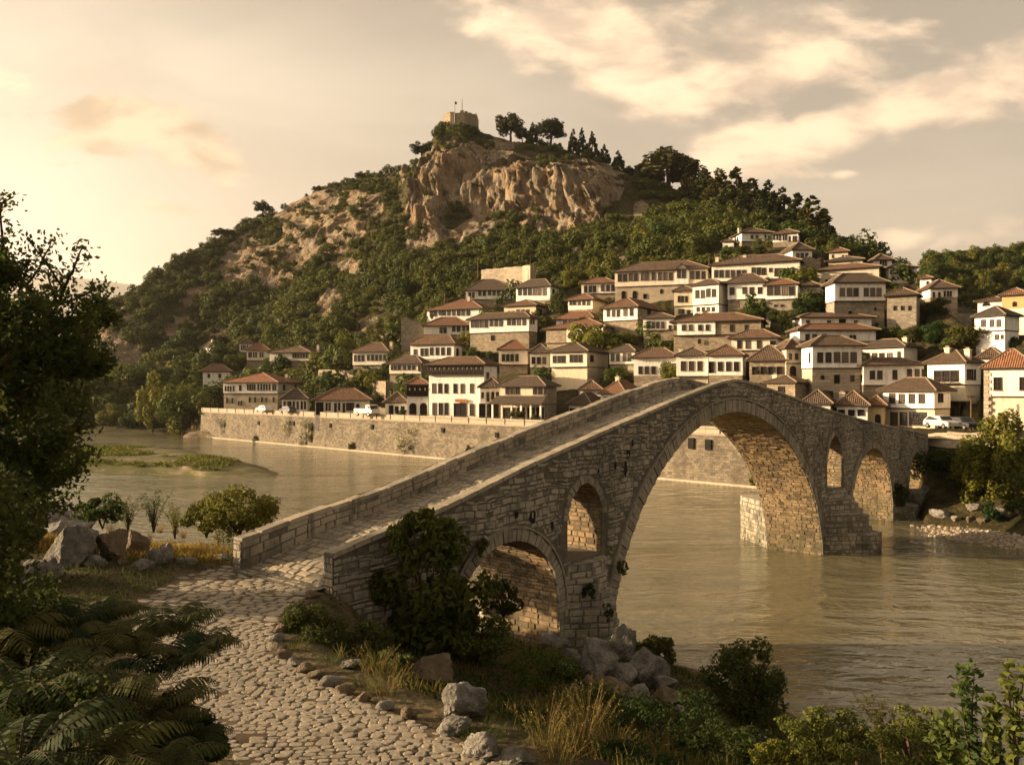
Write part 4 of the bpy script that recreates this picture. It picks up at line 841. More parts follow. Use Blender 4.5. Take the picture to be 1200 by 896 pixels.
        if big or o.th > .43:                                              # thin dark label course over the voussoirs
            n_ = 70
            for i in range(n_):
                a, b = arc0 + (arc1 - arc0) * i / n_, arc0 + (arc1 - arc0) * (i + 1) / n_
                if not v_ok((a + b) / 2): continue
                q = [ring_pt(a, o.th + .02, 0), ring_pt(b, o.th + .02, 0), ring_pt(b, o.th + .11, 0), ring_pt(a, o.th + .11, 0)]
                V = [bpt(x, .02, z) for x, z in q] + [bpt(x, -.10, z) for x, z in q]
                rg.add(V, [(0, 1, 5, 4), (2, 3, 7, 6), (4, 5, 6, 7)], 0, None, .35)
        for q_ in rgs: bobj(q_, 'arch_ring', [MAT['arch_stone']])
    # deck paving, parapets with coping
    dk = MB(); n_ = 130; tv = np.linspace(-.5, BT1, n_)
    for a, b in zip(tv[:-1], tv[1:]): dk.quad(bpt(a, .3, zdeck(a)), bpt(b, .3, zdeck(b)), bpt(b, bw(b) - .3, zdeck(b)), bpt(a, bw(a) - .3, zdeck(a)))
    rows = courses(0.0, 3.2, -.4, BT1 - .2, .2, .36, .24, .56, rng)
    def dm(u, v, o): return bpt(v, .4 + u / 3.2 * (bw(v) - .8), zdeck(v) + o)
    lay(dk, rows, dm, rng, (.008, .035), .014, .03, .03, 1)
    for t in np.arange(3.5, 30, 2.6):                                      # raised cross ribs of the ramp
        lay(dk, [(a, a + .44, t, t + .22) for a in np.arange(.0, 3.1, .45)], dm, rng, (.05, .075), .008, .01, .02, 1)
    bobj(dk, 'deck', [MAT['bridge_mortar'], MAT['cobble']])
    for which in (0, 1):
        pp = MB(); tv = np.arange(0.0 if which == 0 else -.2, BT1, .4)
        for a, b in zip(tv[:-1], tv[1:]):
            if which == 0:
                wi = [(.02, .42)] * 2; zz = (ztop(a) - .1, ztop(b) - .1)
            else: wi = [(bw(a) - .42, bw(a) - .02), (bw(b) - .42, bw(b) - .02)]; zz = (zfar(a) - .1, zfar(b) - .1)
            lo = (zdeck(a) - .2, zdeck(b) - .2)
            inn = 1 if which == 0 else 0; out = 1 - inn
            pp.quad(*([bpt(a, wi[0][inn], lo[0]), bpt(b, wi[1][inn], lo[1]), bpt(b, wi[1][inn], zz[1]), bpt(a, wi[0][inn], zz[0])]))
            pp.quad(*([bpt(a, wi[0][out], lo[0]), bpt(b, wi[1][out], lo[1]), bpt(b, wi[1][out], zz[1]), bpt(a, wi[0][out], zz[0])]))
            pp.quad(bpt(a, wi[0][0], zz[0]), bpt(b, wi[1][0], zz[1]), bpt(b, wi[1][1], zz[1]), bpt(a, wi[0][1], zz[0]))
        t0 = tv[0]; wa = (0, .42) if which == 0 else (bw(t0) - .42, bw(t0)); zt = ztop(0) if which == 0 else zfar(t0)
        pp.quad(bpt(t0, wa[0], 5), bpt(t0, wa[1], 5), bpt(t0, wa[1], zt - .1), bpt(t0, wa[0], zt - .1))
        lay(pp, courses(0.02, .98, 5.4, zt - .12, .18, .3, .3, .6, rng), lambda u, v, o: bpt(t0 - o, wa[0] + u * (wa[1] - wa[0]), v), rng, (.01, .04), .012, .012, .02, 1)
        def face(u, v, o):
            if which == 0: return bpt(u, .42 + o, zdeck(u) + v * (ztop(u) - .12 - zdeck(u)))
            return bpt(u, bw(u) - .42 - o, zdeck(u) + v * (zfar(u) - .12 - zdeck(u)))
        lay(pp, courses(t0 + .02, BT1 - .5, -.05, 1.0, .26, .5, .3, .8, rng), face, rng, (.01, .05), .013, .018, .026, 1)
        t = t0                                                           # coping slabs, uneven lengths
        while t < BT1 - .4:
            l = rng.uniform(.55, 1.1); a, b = t + .008, min(t + l, BT1 - .3) - .008; dz = rng.uniform(-.025, .025)
            if which == 0: ww = ((-.05, .46), (-.05, .46)); z0, z1 = ztop(a) - .13, ztop(b) - .13
            else: ww = ((bw(a) - .46, bw(a) + .05), (bw(b) - .46, bw(b) + .05)); z0, z1 = zfar(a) - .13, zfar(b) - .13
            V = [bpt(a, ww[0][0], z0), bpt(b, ww[1][0], z1), bpt(b, ww[1][1], z1), bpt(a, ww[0][1], z0)]
            k = .03; V += [bpt(a + k, ww[0][0] + k, z0 + .13 + dz), bpt(b - k, ww[1][0] + k, z1 + .13 + dz), bpt(b - k, ww[1][1] - k, z1 + .13 + dz), bpt(a + k, ww[0][1] - k, z0 + .13 + dz)]
            pp.add(V, [(0, 1, 5, 4), (1, 2, 6, 5), (2, 3, 7, 6), (3, 0, 4, 7), (4, 5, 6, 7), (3, 2, 1, 0)], 2, None, rng.uniform(.35, .95)); t += l
        o = bobj(pp, 'parapet', [MAT['bridge_mortar'], MAT['bridge_stone'], MAT['arch_stone']])
    # piers with cutwaters
    def cutwater(t0, t1, z0, z1, reach, far, steps):
        pm = MB(); sgn = 1 if far else -1; base = (lambda t: bw(t)) if far else (lambda t: 0.0); m = (t0 + t1) / 2; zs = np.linspace(z0, z1, steps + 1)
        for i in range(steps):
            f0 = 1 - (i / steps) ** 1.5 * .9 if steps > 3 else 1.0; rr = reach * f0 * rng.uniform(.93, 1.05); sh = (t1 - t0) * .5 * (1 - f0) * .35
            tri = [(t0 + sh, base(t0)), (m - .35, base(m) + sgn * rr), (m + .35, base(m) + sgn * rr), (t1 - sh, base(t1))]
            a, b = zs[i], zs[i + 1]; P = lambda k, z: bpt(tri[k][0], tri[k][1], z)
            for k in range(3):
                e = math.dist(tri[k], tri[k + 1])
                def fm(u, v, o, k=k, e=e):
                    x = tri[k][0] + (tri[k + 1][0] - tri[k][0]) * u / e; y = tri[k][1] + (tri[k + 1][1] - tri[k][1]) * u / e
                    nx, ny = (tri[k + 1][1] - tri[k][1]) / e, -(tri[k + 1][0] - tri[k][0]) / e
                    cx, cy = (tri[k][0] + tri[k + 1][0]) / 2 - m, (tri[k][1] + tri[k + 1][1]) / 2 - base(m)
                    if nx * cx + ny * cy < 0: nx, ny = -nx, -ny
                    return bpt(x + nx * o, y + ny * o, v)
                pm.quad(P(k, a), P(k + 1, a), P(k + 1, b), P(k, b)); lay(pm, courses(.0, e, a, b, .22, .4, .3, .8, rng), fm, rng, (.01, .07), .014, .025, .03, 1)
            pm.add([P(0, b), P(1, b), P(2, b), P(3, b)], [(0, 1, 2, 3)], 1, None, .3)
        bobj(pm, 'cutwater', [MAT['bridge_mortar'], MAT['bridge_stone']])
    cutwater(11.6, 15.5, -.6, 4.7, 1.9, False, 9); cutwater(44.2, 50.6, -1, 1.5, 3.0, False, 1); cutwater(44.6, 50.2, 1.5, 4.3, 2.5, False, 7)
    cutwater(44.2, 50.6, -1, 3.4, 3.4, True, 1); cutwater(11.6, 15.5, -.6, 4.5, 2.2, True, 6); cutwater(63.8, 69.2, -1.5, 1.2, 1.4, False, 2)
    hm = MB()                                                             # worn-out holes and lost stones in the face
    for (px, y, w, h) in [(604, 602, 7, 9), (623, 605, 11, 16), (646, 615, 5, 11), (732, 548, 7, 20), (735, 530, 8, 14), (720, 545, 5, 10), (740, 519, 5, 10), (1054, 533, 4, 16), (998, 505, 8, 6), (700, 552, 4, 6)]:
        t, z = unproj_face(px, y); d = B0[1] + BE[1] * t; a, b = w * d / FPX / 2 * 1.15, h * d / FPX / 2
        ang = np.linspace(0, 2 * math.pi, 12, endpoint=False); rr = [rng.uniform(.75, 1.1) for _ in ang]
        rim = [bpt(t + a * r_ * math.cos(q), -.062, z + b * r_ * math.sin(q)) for q, r_ in zip(ang, rr)]; back = [bpt(t + a * r_ * .8 * math.cos(q), -.057, z + b * r_ * .8 * math.sin(q)) for q, r_ in zip(ang, rr)]
        hm.add(rim + back, [tuple(range(12))] , 0)
    bobj(hm, 'worn_hole', [MAT['dark_inside']])
build_bridge()

# ------------------------------------------------------------------ the quay wall
quay = empty('quay_wall', (0, 0, 0), 0, 'long stained stone river wall with a pale railed coping below the riverside street', 'wall')
QD = (-.7186, .6954); QC = (0.0, QB)                                       # along the quay, going upstream
def qpt(u, out, z): return (QC[0] + QD[0] * u - .6954 * out, QC[1] + QD[1] * u - .7186 * out, z)
def q_of_px(px):                                                           # position along the quay under a photo column
    r = ray(px); return (r * QC[1] - QC[0]) / (QD[0] - r * QD[1])
def build_quay():
    rng = random.Random(8); u0, u1 = q_of_px(1062), q_of_px(236); b = MB()
    n_ = 60; us = np.linspace(u0, u1, n_)
    for a, c in zip(us[:-1], us[1:]): b.quad(qpt(c, .35, -1), qpt(a, .35, -1), qpt(a, .05, 6.05), qpt(c, .05, 6.05), uv=[(-c, 0), (-a, 0), (-a, 7), (-c, 7)])
    b.quad(qpt(u1, .3, -1), qpt(u1, -4, -1), qpt(u1, -4, 6.2), qpt(u1, 0, 6.2), uv=[(0, 0), (4, 0), (4, 7), (0, 7)])
    b.build('retaining_wall', [MAT['quay_stone']], quay)
    b = MB()
    for a, c in zip(us[:-1], us[1:]):                                      # footing ledge at the waterline
        b.quad(qpt(c, .9, -1), qpt(a, .9, -1), qpt(a, .9, .28), qpt(c, .9, .28)); b.quad(qpt(c, .9, .28), qpt(a, .9, .28), qpt(a, .2, .36), qpt(c, .2, .36))
    b.build('footing', [MAT['ashlar']], quay)
    b = MB()
    b2 = MB(); uu = u0
    while uu < u1 - .2:
        l = min(rng.uniform(1.4, 2.2), u1 - uu); k = .012
        for (mb, o0, o1, z0, z1) in ((b, .22, -.42, 6.05, 6.32), (b2, .02, -.22, 6.32, 7.12), (b, .06, -.26, 7.12, 7.24)):
            V = [qpt(uu + k, o0, z0), qpt(uu + l - k, o0, z0), qpt(uu + l - k, o1, z0), qpt(uu + k, o1, z0)]; V += [(p[0], p[1], z1) for p in V]
            mb.add(V, [(0, 1, 5, 4), (1, 2, 6, 5), (2, 3, 7, 6), (3, 0, 4, 7), (4, 5, 6, 7), (3, 2, 1, 0)], 0, None, rng.uniform(.45, .8))
        uu += l
    b.build('coping', [MAT['concrete']], quay); b2.build('low_parapet', [MAT['ashlar']], quay)
    b = MB()
    for u in np.arange(q_of_px(880), u1, 4.2):                             # dark railing posts and rail
        b.tube([qpt(u, .07, 6.3), qpt(u, .07, 7.45)], .05, 6)
    uu = np.arange(q_of_px(880), q_of_px(470), 3.0)
    for z in (7.42, 6.9): b.tube([qpt(u, .07, z) for u in uu], .03, 5)
    b.build('railing', [MAT['wood_dark']], quay)
    b = MB()                                                               # drain mouths
    for px, z in [(794, 5.2), (811, 5.3), (831, 5.2), (811, 4.6), (831, 4.6), (304, 4.3), (366, 3.8), (437, 4.8), (388, 4.6), (520, 4.9), (583, 4.6), (620, 4.7), (676, 4.5), (345, 4.6)]:
        u = q_of_px(px); w = rng.uniform(.25, .4) if px < 700 else .42; h = rng.uniform(.3, .5) if px < 700 else .35
        V = [qpt(u - w, .33, z - h), qpt(u + w, .33, z - h), qpt(u + w, .33, z + h), qpt(u - w, .33, z + h)]; V += [qpt(u - w, -.3, z - h), qpt(u + w, -.3, z - h), qpt(u + w, -.3, z + h), qpt(u - w, -.3, z + h)]
        b.add(V, [(0, 1, 2, 3), (0, 1, 5, 4), (2, 3, 7, 6), (1, 2, 6, 5), (3, 0, 4, 7)], 0)
    b.build('drain_mouth', [MAT['dark_inside']], quay)
build_quay()
n = NT('street_paving'); w = n.world(); a = n.noise(w, .7, 6, .65); f = n.noise(w, 8, 4, .6); n.finish(n.mix((.16, .135, .10), (.30, .255, .19), n.mapr(a, .3, .7)), .9, n.bump(f, .4, .02), .2)
def street_strip():
    b = MB(); us = np.linspace(q_of_px(1180), q_of_px(236), 70)
    for a, c in zip(us[:-1], us[1:]): b.quad(qpt(a, -.45, STREET + .03), qpt(a, -8.5, STREET + .03), qpt(c, -8.5, STREET + .03), qpt(c, -.45, STREET + .03))
    tag(b.build('street', [n.m]), kind='structure')
street_strip()

# ------------------------------------------------------------------ houses
WMESH = {}
def window_mesh(w, h, kind):
    w, h = round(max(w, .3) / .06) * .06, round(max(h, .35) / .08) * .08; key = (w, h, kind)
    if key in WMESH: return WMESH[key]
    b = MB(); t = .075 if w < 1.2 else .09; D = .09; fr, gl = 0, 1
    hw = w / 2
    if kind == 'a':                                                        # round-headed
        n_ = 10; zs = h - hw; arc = [(hw * math.cos(a), zs + hw * math.sin(a)) for a in np.linspace(0, math.pi, n_)]
        out = [(hw, 0)] + arc + [(-hw, 0)]; inn = [(x * (1 - t / hw), max(.0, z - (t if z > zs else 0))) for x, z in out]
        for (p, q), (pi, qi) in zip(zip(out[:-1], out[1:]), zip(inn[:-1], inn[1:])):
            b.add([(p[0], -D, p[1]), (q[0], -D, q[1]), (qi[0], -D, qi[1]), (pi[0], -D, pi[1])], [(0, 1, 2, 3)], fr)
            b.add([(p[0], 0, p[1]), (q[0], 0, q[1]), (q[0], -D, q[1]), (p[0], -D, p[1])], [(0, 1, 2, 3)], fr)
            b.add([(pi[0], -D, pi[1]), (qi[0], -D, qi[1]), (qi[0], -.02, qi[1]), (pi[0], -.02, pi[1])], [(0, 1, 2, 3)], fr)
        b.add([(x, -.02, z) for x, z in inn], [tuple(range(len(inn)))[::-1]], gl)
        for x in (-hw * .33, hw * .33): b.box(x - .025, x + .025, -D + .015, -.02, 0, h - hw * .3, fr)
        b.box(-hw + t, hw - t, -D + .02, -.02, h * .5 - .03, h * .5 + .03, fr)
        m = b.mesh('window', [MAT['wood_dark'], MAT['dark_inside']])
    elif kind == 'o':                                                      # plain dark opening with timber lining
        b.box(-hw, -hw + .08, -.12, 0, 0, h, fr); b.box(hw - .08, hw, -.12, 0, 0, h, fr); b.box(-hw, hw, -.123, 0, h - .09, h + .003, fr)
        b.add([(-hw, -.015, 0), (hw, -.015, 0), (hw, -.015, h), (-hw, -.015, h)], [(0, 1, 2, 3)], gl)
        if w > 1.3:
            for k in range(1, int(w / 1.0)): x = -hw + k * w / int(w / 1.0); b.box(x - .03, x + .03, -.07, -.02, 0, h, fr)
            b.box(-hw + .08, hw - .08, -.065, -.02, h * .62, h * .62 + .06, fr)
        m = b.mesh('opening', [MAT['wood_dark'], MAT['dark_inside']])
    elif kind == 'd':
        b.box(-hw, hw, -.1, 0, 0, h, fr); b.box(-hw + .1, -.01, -.125, -.095, .06, h - .12, 1); b.box(.01, hw - .1, -.125, -.095, .06, h - .12, 1)
        m = b.mesh('door', [MAT['wood_mid'], MAT['wood_dark']])
    else:
        nx, nz = (2, 3) if kind == 'w' else (max(4, int(w / .55)), 4)
        for x0, x1, z0, z1 in ((-hw, -hw + t, 0, h), (hw - t, hw, 0, h)): b.box(x0, x1, -D, 0, z0, z1, fr)
        b.box(-hw + t, hw - t, -D + .002, 0, 0, t, fr); b.box(-hw + t, hw - t, -D + .002, 0, h - t, h, fr)
        for k in range(1, nx): x = -hw + w * k / nx; b.box(x - .025, x + .025, -.06, -.02, t, h - t, fr)
        for k in range(1, nz): z = h * k / nz; b.box(-hw + t, hw - t, -.055, -.021, z - .02, z + .02, fr)
        b.add([(-hw + t, -.02, t), (hw - t, -.02, t), (hw - t, -.02, h - t), (-hw + t, -.02, h - t)], [(0, 1, 2, 3)], gl)
        b.box(-hw - .06, hw + .06, -.16, 0, -.07, 0, 2)
        m = b.mesh('window', [MAT['wood_dark'], MAT['window_glass'], MAT['wood_mid']])
    WMESH[key] = m; return m
NAMES = {'w': 'window', 's': 'shop_window', 'a': 'arched_window', 'd': 'door', 'o': 'opening'}
def hip_roof(b, x0, x1, y0, y1, z, rise, over=.85, flat_=False):
    X0, X1, Y0, Y1 = x0 - over, x1 + over, y0 - over, y1 + over; w, l = X1 - X0, Y1 - Y0; th = .16
    run = min(w, l) / 2
    if w >= l: ra, rb = (X0 + run * .95, (Y0 + Y1) / 2), (X1 - run * .95, (Y0 + Y1) / 2)
    else: ra, rb = ((X0 + X1) / 2, Y0 + run * .95), ((X0 + X1) / 2, Y1 - run * .95)
    zt = z + rise; sl = math.hypot(run, rise); sag = .97
    A, B_, C, D = (X0, Y0, z), (X1, Y0, z), (X1, Y1, z), (X0, Y1, z); E, G_ = (*ra, zt), (*rb, zt)
    up = lambda p: (p[0], p[1], p[2] + th)
    if w >= l:
        fs = [([A, B_, G_, E], [(0, 0), (w, 0), (w - run, sl), (run, sl)]), ([B_, C, G_], [(0, 0), (l, 0), (l / 2, sl)]), ([C, D, E, G_], [(0, 0), (w, 0), (w - run, sl), (run, sl)]), ([D, A, E], [(0, 0), (l, 0), (l / 2, sl)])]
    else:
        fs = [([A, B_, E], [(0, 0), (w, 0), (w / 2, sl)]), ([B_, C, G_, E], [(0, 0), (l, 0), (l - run, sl), (run, sl)]), ([C, D, G_], [(0, 0), (w, 0), (w / 2, sl)]), ([D, A, E, G_], [(0, 0), (l, 0), (l - run, sl), (run, sl)])]
    for P, uv in fs: b.add([up(p) for p in P], [tuple(range(len(P)))], 0, [uv])
    for p, q in ((A, B_), (B_, C), (C, D), (D, A)): b.add([p, q, up(q), up(p)], [(0, 1, 2, 3)], 2)
    b.add([A, D, C, B_], [(0, 1, 2, 3)], 2)
    capz = lambda p: (p[0], p[1], p[2] + th + .03)
    for p, q in ((A, E), (B_, G_ if w >= l else E), (C, G_), (D, E if w >= l else G_), (E, G_)):
        if math.dist(p, q) > .3: b.tube([capz(p), capz(q)], .11, 6, 1)
def build_house(h):
    al, O, w, L, ze, zm = h['al'], h['O'], h['w'], h['L'], h['ze'], h['zm']; kind = h['cat']
    root = empty({'house': 'house', 'shop': 'shop_building', 'shed': 'outbuilding', 'gatehouse': 'gatehouse'}[kind], (O.x, O.y, h['zg']), -al, h['label'], kind, 'houses climbing the hillside')
    up = MAT[h.get('up', 'plaster')]; low = MAT[h.get('low', 'rubble')]; j = h.get('jetty', .22 if zm > 1.2 else 0)
    zm = max(zm, 0.0) if zm > .4 else 0
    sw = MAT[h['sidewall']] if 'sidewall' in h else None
    b = MB(); zb = -3.0
    if zm > .4:
        b.box(0, w, j, L, zb, zm + .02, 0); b.build('stone_base' if h.get('low', 'rubble') not in ('plaster', 'plaster_cream') else 'lower_wall', [low], root)
        b = MB(); b.box(-.05, w + .05, 0, L + .05, zm, ze + .05, 0)
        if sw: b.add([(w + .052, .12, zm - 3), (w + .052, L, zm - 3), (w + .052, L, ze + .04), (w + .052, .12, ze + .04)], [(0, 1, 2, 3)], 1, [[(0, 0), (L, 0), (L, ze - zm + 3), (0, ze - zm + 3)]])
        if j: b.box(-.09, w + .09, -.04, L, zm - .13, zm, 2)
        b.build('upper_wall', [up, sw or up, MAT['wood_dark']], root)
    else:
        b.box(0, w, 0, L, zb, ze + .05, 0)
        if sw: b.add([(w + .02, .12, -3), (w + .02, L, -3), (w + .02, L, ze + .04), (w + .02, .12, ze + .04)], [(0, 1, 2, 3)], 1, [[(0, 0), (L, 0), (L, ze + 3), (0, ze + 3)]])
        b.build('wall', [up, sw or up], root)
    for (xa, xb, ya, yb) in h['bay']:
        ka, z1 = h['loc'](xa, ya); kb, z0 = h['loc'](xb, yb); b = MB(); b.box(ka, kb, -.32, .1, z0, min(z1, ze), 0); b.box(ka - .05, kb + .05, -.36, .0, z0 - .12, z0, 1); b.build('bay', [MAT['plaster'], MAT['wood_dark']], root)
    rise = h['rise']; b = MB(); ov = .68 if w > 6 else .5
    if h.get('flat'): b.box(-.2, w + .2, -.2, L, ze, ze + .2, 0)
    else: hip_roof(b, 0, w, 0, L, ze, rise, ov)
    for (ga, gb) in h.get('gable_', []) or []: pass
    roof = b.build('roof', [MAT[h.get('tile', 'tile_brown')], MAT['ridge_cap'], MAT['wood_dark']], root)
    if 'gable' in h:
        ox, oy, k = CROP['Q']
        for (a, c) in h['gable']:
            ka = h['loc'](ox + a / k, h['ye'])[0]; kb = h['loc'](ox + c / k, h['ye'])[0]; m = (ka + kb) / 2; g = MB(); gh = 1.35
            g.box(ka, kb, -.25, .3, zm, ze, 0); g.add([(ka, -.25, ze), (kb, -.25, ze), (m, -.25, ze + gh)], [(0, 1, 2)], 0)
            for s_, e in ((ka - .35, -1), (kb + .35, 1)): g.add([(s_, -.7, ze - .25), (m, -.7, ze + gh + .12), (m, L * .5, ze + gh + .12), (s_, L * .5, ze - .25), (s_, -.7, ze - .42), (m, -.7, ze + gh - .05)], [(0, 1, 2, 3), (0, 1, 5, 4)], 1, [[(0, 0), (0, 2), (3, 2), (3, 0)], [(0, 0)] * 4])
            g.build('gable', [MAT['plaster'], MAT['tile_brown']], root)
    for (px, y) in h['chim']:
        k, z = h['loc'](px, y); k = min(max(k, .4), w - .4); yy = L * .42; z = min(max(z * (1 + .02), ze + .9), ze + rise + 1.6); c = MB(); c.box(k - .34, k + .34, yy - .3, yy + .3, ze - .1, z, 0); c.box(k - .42, k + .42, yy - .38, yy + .38, z, z + .14, 0); c.box(k - .24, k + .24, yy - .2, yy + .2, z + .14, z + .4, 1)
        c.build('chimney', [MAT['plaster_cream'], MAT['ridge_cap']], roof)
    off = lambda k: -.33 if any(h['loc'](b_[0], h['ye'])[0] < k < h['loc'](b_[1], h['ye'])[0] for b_ in h['bay']) else 0.0
    goff = []
    if 'gable' in h:
        ox, oy, kk = CROP['Q']; goff = [(h['loc'](ox + a / kk, h['ye'])[0], h['loc'](ox + c / kk, h['ye'])[0]) for a, c in h['gable']]
    for (y0, y1, xs, pw, kd) in h['win']:
        for x in xs:
            k, z1 = h['loc'](x, y0); _, z0 = h['loc'](x, y1); k0 = h['loc'](x - pw / 2, y0)[0]; k1 = h['loc'](x + pw / 2, y0)[0]; ww = k1 - k0
            yy = off(k) + ((j + .001) if (zm > .4 and z0 < zm - .3) else 0)
            if any(a < k < c for a, c in goff) and z0 > zm: yy = -.25
            if z1 < -.5 or z1 - z0 < .2: continue
            o = bpy.data.objects.new(NAMES[kd], window_mesh(ww, z1 - z0, kd)); link(o, root); o.location = (k, yy - .003, z0)
    for (y0, y1, xs, pw, *kd) in h['side']:
        for x in xs:
            kd_ = kd[0] if kd else 'w'; k, z1 = h['loc_side'](x, y0); _, z0 = h['loc_side'](x, y1); k0 = h['loc_side'](x - pw / 2, y0)[0]; k1 = h['loc_side'](x + pw / 2, y0)[0]; ww = min(abs(k1 - k0), 1.5)
            if not (.4 < k < L - .3) or z1 - z0 < .2: continue
            o = bpy.data.objects.new(NAMES[kd_], window_mesh(ww, z1 - z0, kd_)); link(o, root)
            if h['side_'] > 0: o.location = (w + .056, k, z0); o.rotation_euler = (0, 0, R(90))
            else: o.location = (-.056, k, z0); o.rotation_euler = (0, 0, R(-90))
    for (xa, xb, ya, yb) in h['gal']:                                       # timber gallery under the eaves
        ka, z1 = h['loc'](xa, ya); kb, z0 = h['loc'](xb, yb); g = MB(); z1 = min(z1, ze); hh = z1 - z0
        g.box(ka, kb, -.03, .02, z0, z1, 1); g.box(ka, kb, -.30, -.03, z0, z0 + .16, 0); g.box(ka, kb, -.28, -.22, z0 + hh * .42, z0 + hh * .47, 0); g.box(ka, kb, -.28, -.04, z1 - .18, z1, 0)
        nn = max(4, int((kb - ka) / .9))
        for i in range(nn + 1): x = ka + .06 + (kb - ka - .12) * i / nn; g.box(x - .05, x + .05, -.283, -.18, z0 + .16, z1 - .18, 0)
        for i in range(int((kb - ka) / .22)): x = ka + .1 + i * .22; g.box(x - .03, x + .03, -.26, -.235, z0 + .16, z0 + hh * .42, 0)
        g.build('gallery', [MAT['wood_dark'], MAT['dark_inside']], root)
        g = MB()
        for i in range(nn): x = ka + .06 + (kb - ka - .12) * (i + .5) / nn; g.box(x - .13, x + .13, -.06, -.035, z0 + hh * .55, z0 + hh * .80, 0)
        g.build('gallery_lattice', [MAT['plaster_cream']], root)
    for (xa, xb, ya, yb) in h['awn']:                                       # tiled porch roof on posts
        ka, z1 = h['loc'](xa, ya); kb, z0 = h['loc'](xb, yb); g = MB(); dep = 2.4; sl = math.hypot(dep, z1 - z0)
        ka, kb = max(ka, -.6), min(kb, w + .8)
        g.add([(ka - .3, -dep, z0), (kb + .2, -dep, z0), (kb, 0, z1), (ka, 0, z1)], [(0, 1, 2, 3)], 0, [[(0, 0), (kb - ka, 0), (kb - ka, sl), (0, sl)]]); g.add([(ka - .3, -dep, z0 - .15), (kb + .2, -dep, z0 - .15), (kb, 0, z1 - .15), (ka, 0, z1 - .15)], [(3, 2, 1, 0)], 1); g.add([(ka - .3, -dep, z0 - .15), (kb + .2, -dep, z0 - .15), (kb + .2, -dep, z0), (ka - .3, -dep, z0)], [(0, 1, 2, 3)], 1)
        g.add([(kb + .2, -dep, z0 - .15), (kb, 0, z1 - .15), (kb, 0, z1), (kb + .2, -dep, z0)], [(0, 1, 2, 3)], 1)
        g.build('porch_roof', [MAT['tile_brown'], MAT['wood_dark']], root)
        for i in range(6):
            g = MB(); x = ka + .2 + (kb - ka - .4) * i / 5; g.box(x - .14, x + .14, -dep + .35, -dep + .63, -.4, z0 + .1, 0); g.build('porch_post', [MAT['plaster']], root)
    for (xa, xb, ya, yb) in h['sign']:
        ka, z1 = h['loc'](xa, ya); kb, z0 = h['loc'](xb, yb); g = MB(); g.box(ka, kb, -.16, -.04, z0, z1, 0)
        rg = random.Random(3); x = ka + .25                                  # a worn line of lettering too far off to read
        while x < kb - .4: g.box(x, x + rg.uniform(.08, .2), -.175, -.16, z0 + .22, z1 - .2 - rg.uniform(0, .12), 1); x += rg.uniform(.22, .34)
        g.build('sign_board', [MAT['sign_orange'], MAT['wood_dark']], root)
    if h.get('bluepost'):
        k, _ = h['loc'](570, h['yb']); g = MB(); g.box(max(k, .3) - .13, max(k, .3) + .13, -.35, -.1, -.2, 3.1, 0); g.build('post', [MAT['car_white']], root)
    for bl in h.get('balcony', []):
        ox, oy, kk = CROP['X']; ka, z1 = h['loc'](ox + bl[0] / kk, oy + bl[2] / kk); kb, z0 = h['loc'](ox + bl[1] / kk, oy + bl[3] / kk); g = MB(); g.box(ka, kb, -.9, 0, z0 - .14, z0, 0)
        for i in range(int((kb - ka) / .2)): x = ka + .05 + i * .2; g.box(x - .02, x + .02, -.88, -.85, z0, z1, 0)
        g.box(ka, kb, -.9, -.83, z1 - .06, z1, 0); g.build('balcony', [MAT['wood_dark']], root)
    for bl in h.get('dark', []):
        ox, oy, kk = CROP['X']; ka, z1 = h['loc'](ox + bl[0] / kk, oy + bl[2] / kk); kb, z0 = h['loc'](ox + bl[1] / kk, oy + bl[3] / kk); g = MB(); g.box(ka, kb, j - .03, j, z0, z1, 0); g.box(ka, kb, -.5, j, z1, z1 + .15, 1)
        for x in np.linspace(ka + .1, kb - .1, 4): g.box(x - .09, x + .09, -.45, -.27, z0, z1, 1)
        g.build('undercroft', [MAT['dark_inside'], MAT['wood_dark']], root)
    if h.get('quoin'):
        g = MB(); z = 0.0; i = 0
        while z < ze - .2: l = .75 if i % 2 else .45; g.box(-.075, l, -.075, l * .9, z, z + .42, 0); z += .44; i += 1
        g.build('corner_stones', [MAT['ashlar']], root)
    return root
for h in HS: build_house(h)
# ------------------------------------------------------------------ stones and path
def boulder_mesh(seed, sx, sy, sz, mats, rough=.42, sub=5, name='boulder'):
    import bmesh
    bm = bmesh.new(); bmesh.ops.create_icosphere(bm, subdivisions=sub, radius=1); V = np.array([v.co[:] for v in bm.verts]); rg = np.random.default_rng(seed)
    for _ in range(15):                                                    # planar breaks
        nrm = rg.normal(size=3); nrm /= np.linalg.norm(nrm); d = rg.uniform(.5, .85); e = V @ nrm - d; V = V - np.outer(np.clip(e, 0, None) * .95, nrm)
    V = V * (1 + rough * fbm(V * 1.3 + seed * 3.1, 4, seed)[:, None] + rough * .30 * (1 - 2 * np.abs(fbm(V * 3.2 + seed, 4, seed + 3, .6)))[:, None]) * np.array([sx, sy, sz])
    for v, c in zip(bm.verts, V): v.co = c
    me = bpy.data.meshes.new(name); bm.to_mesh(me); bm.free()
    for p in me.polygons: p.use_smooth = True
    for m in mats: me.materials.append(m)
    return me
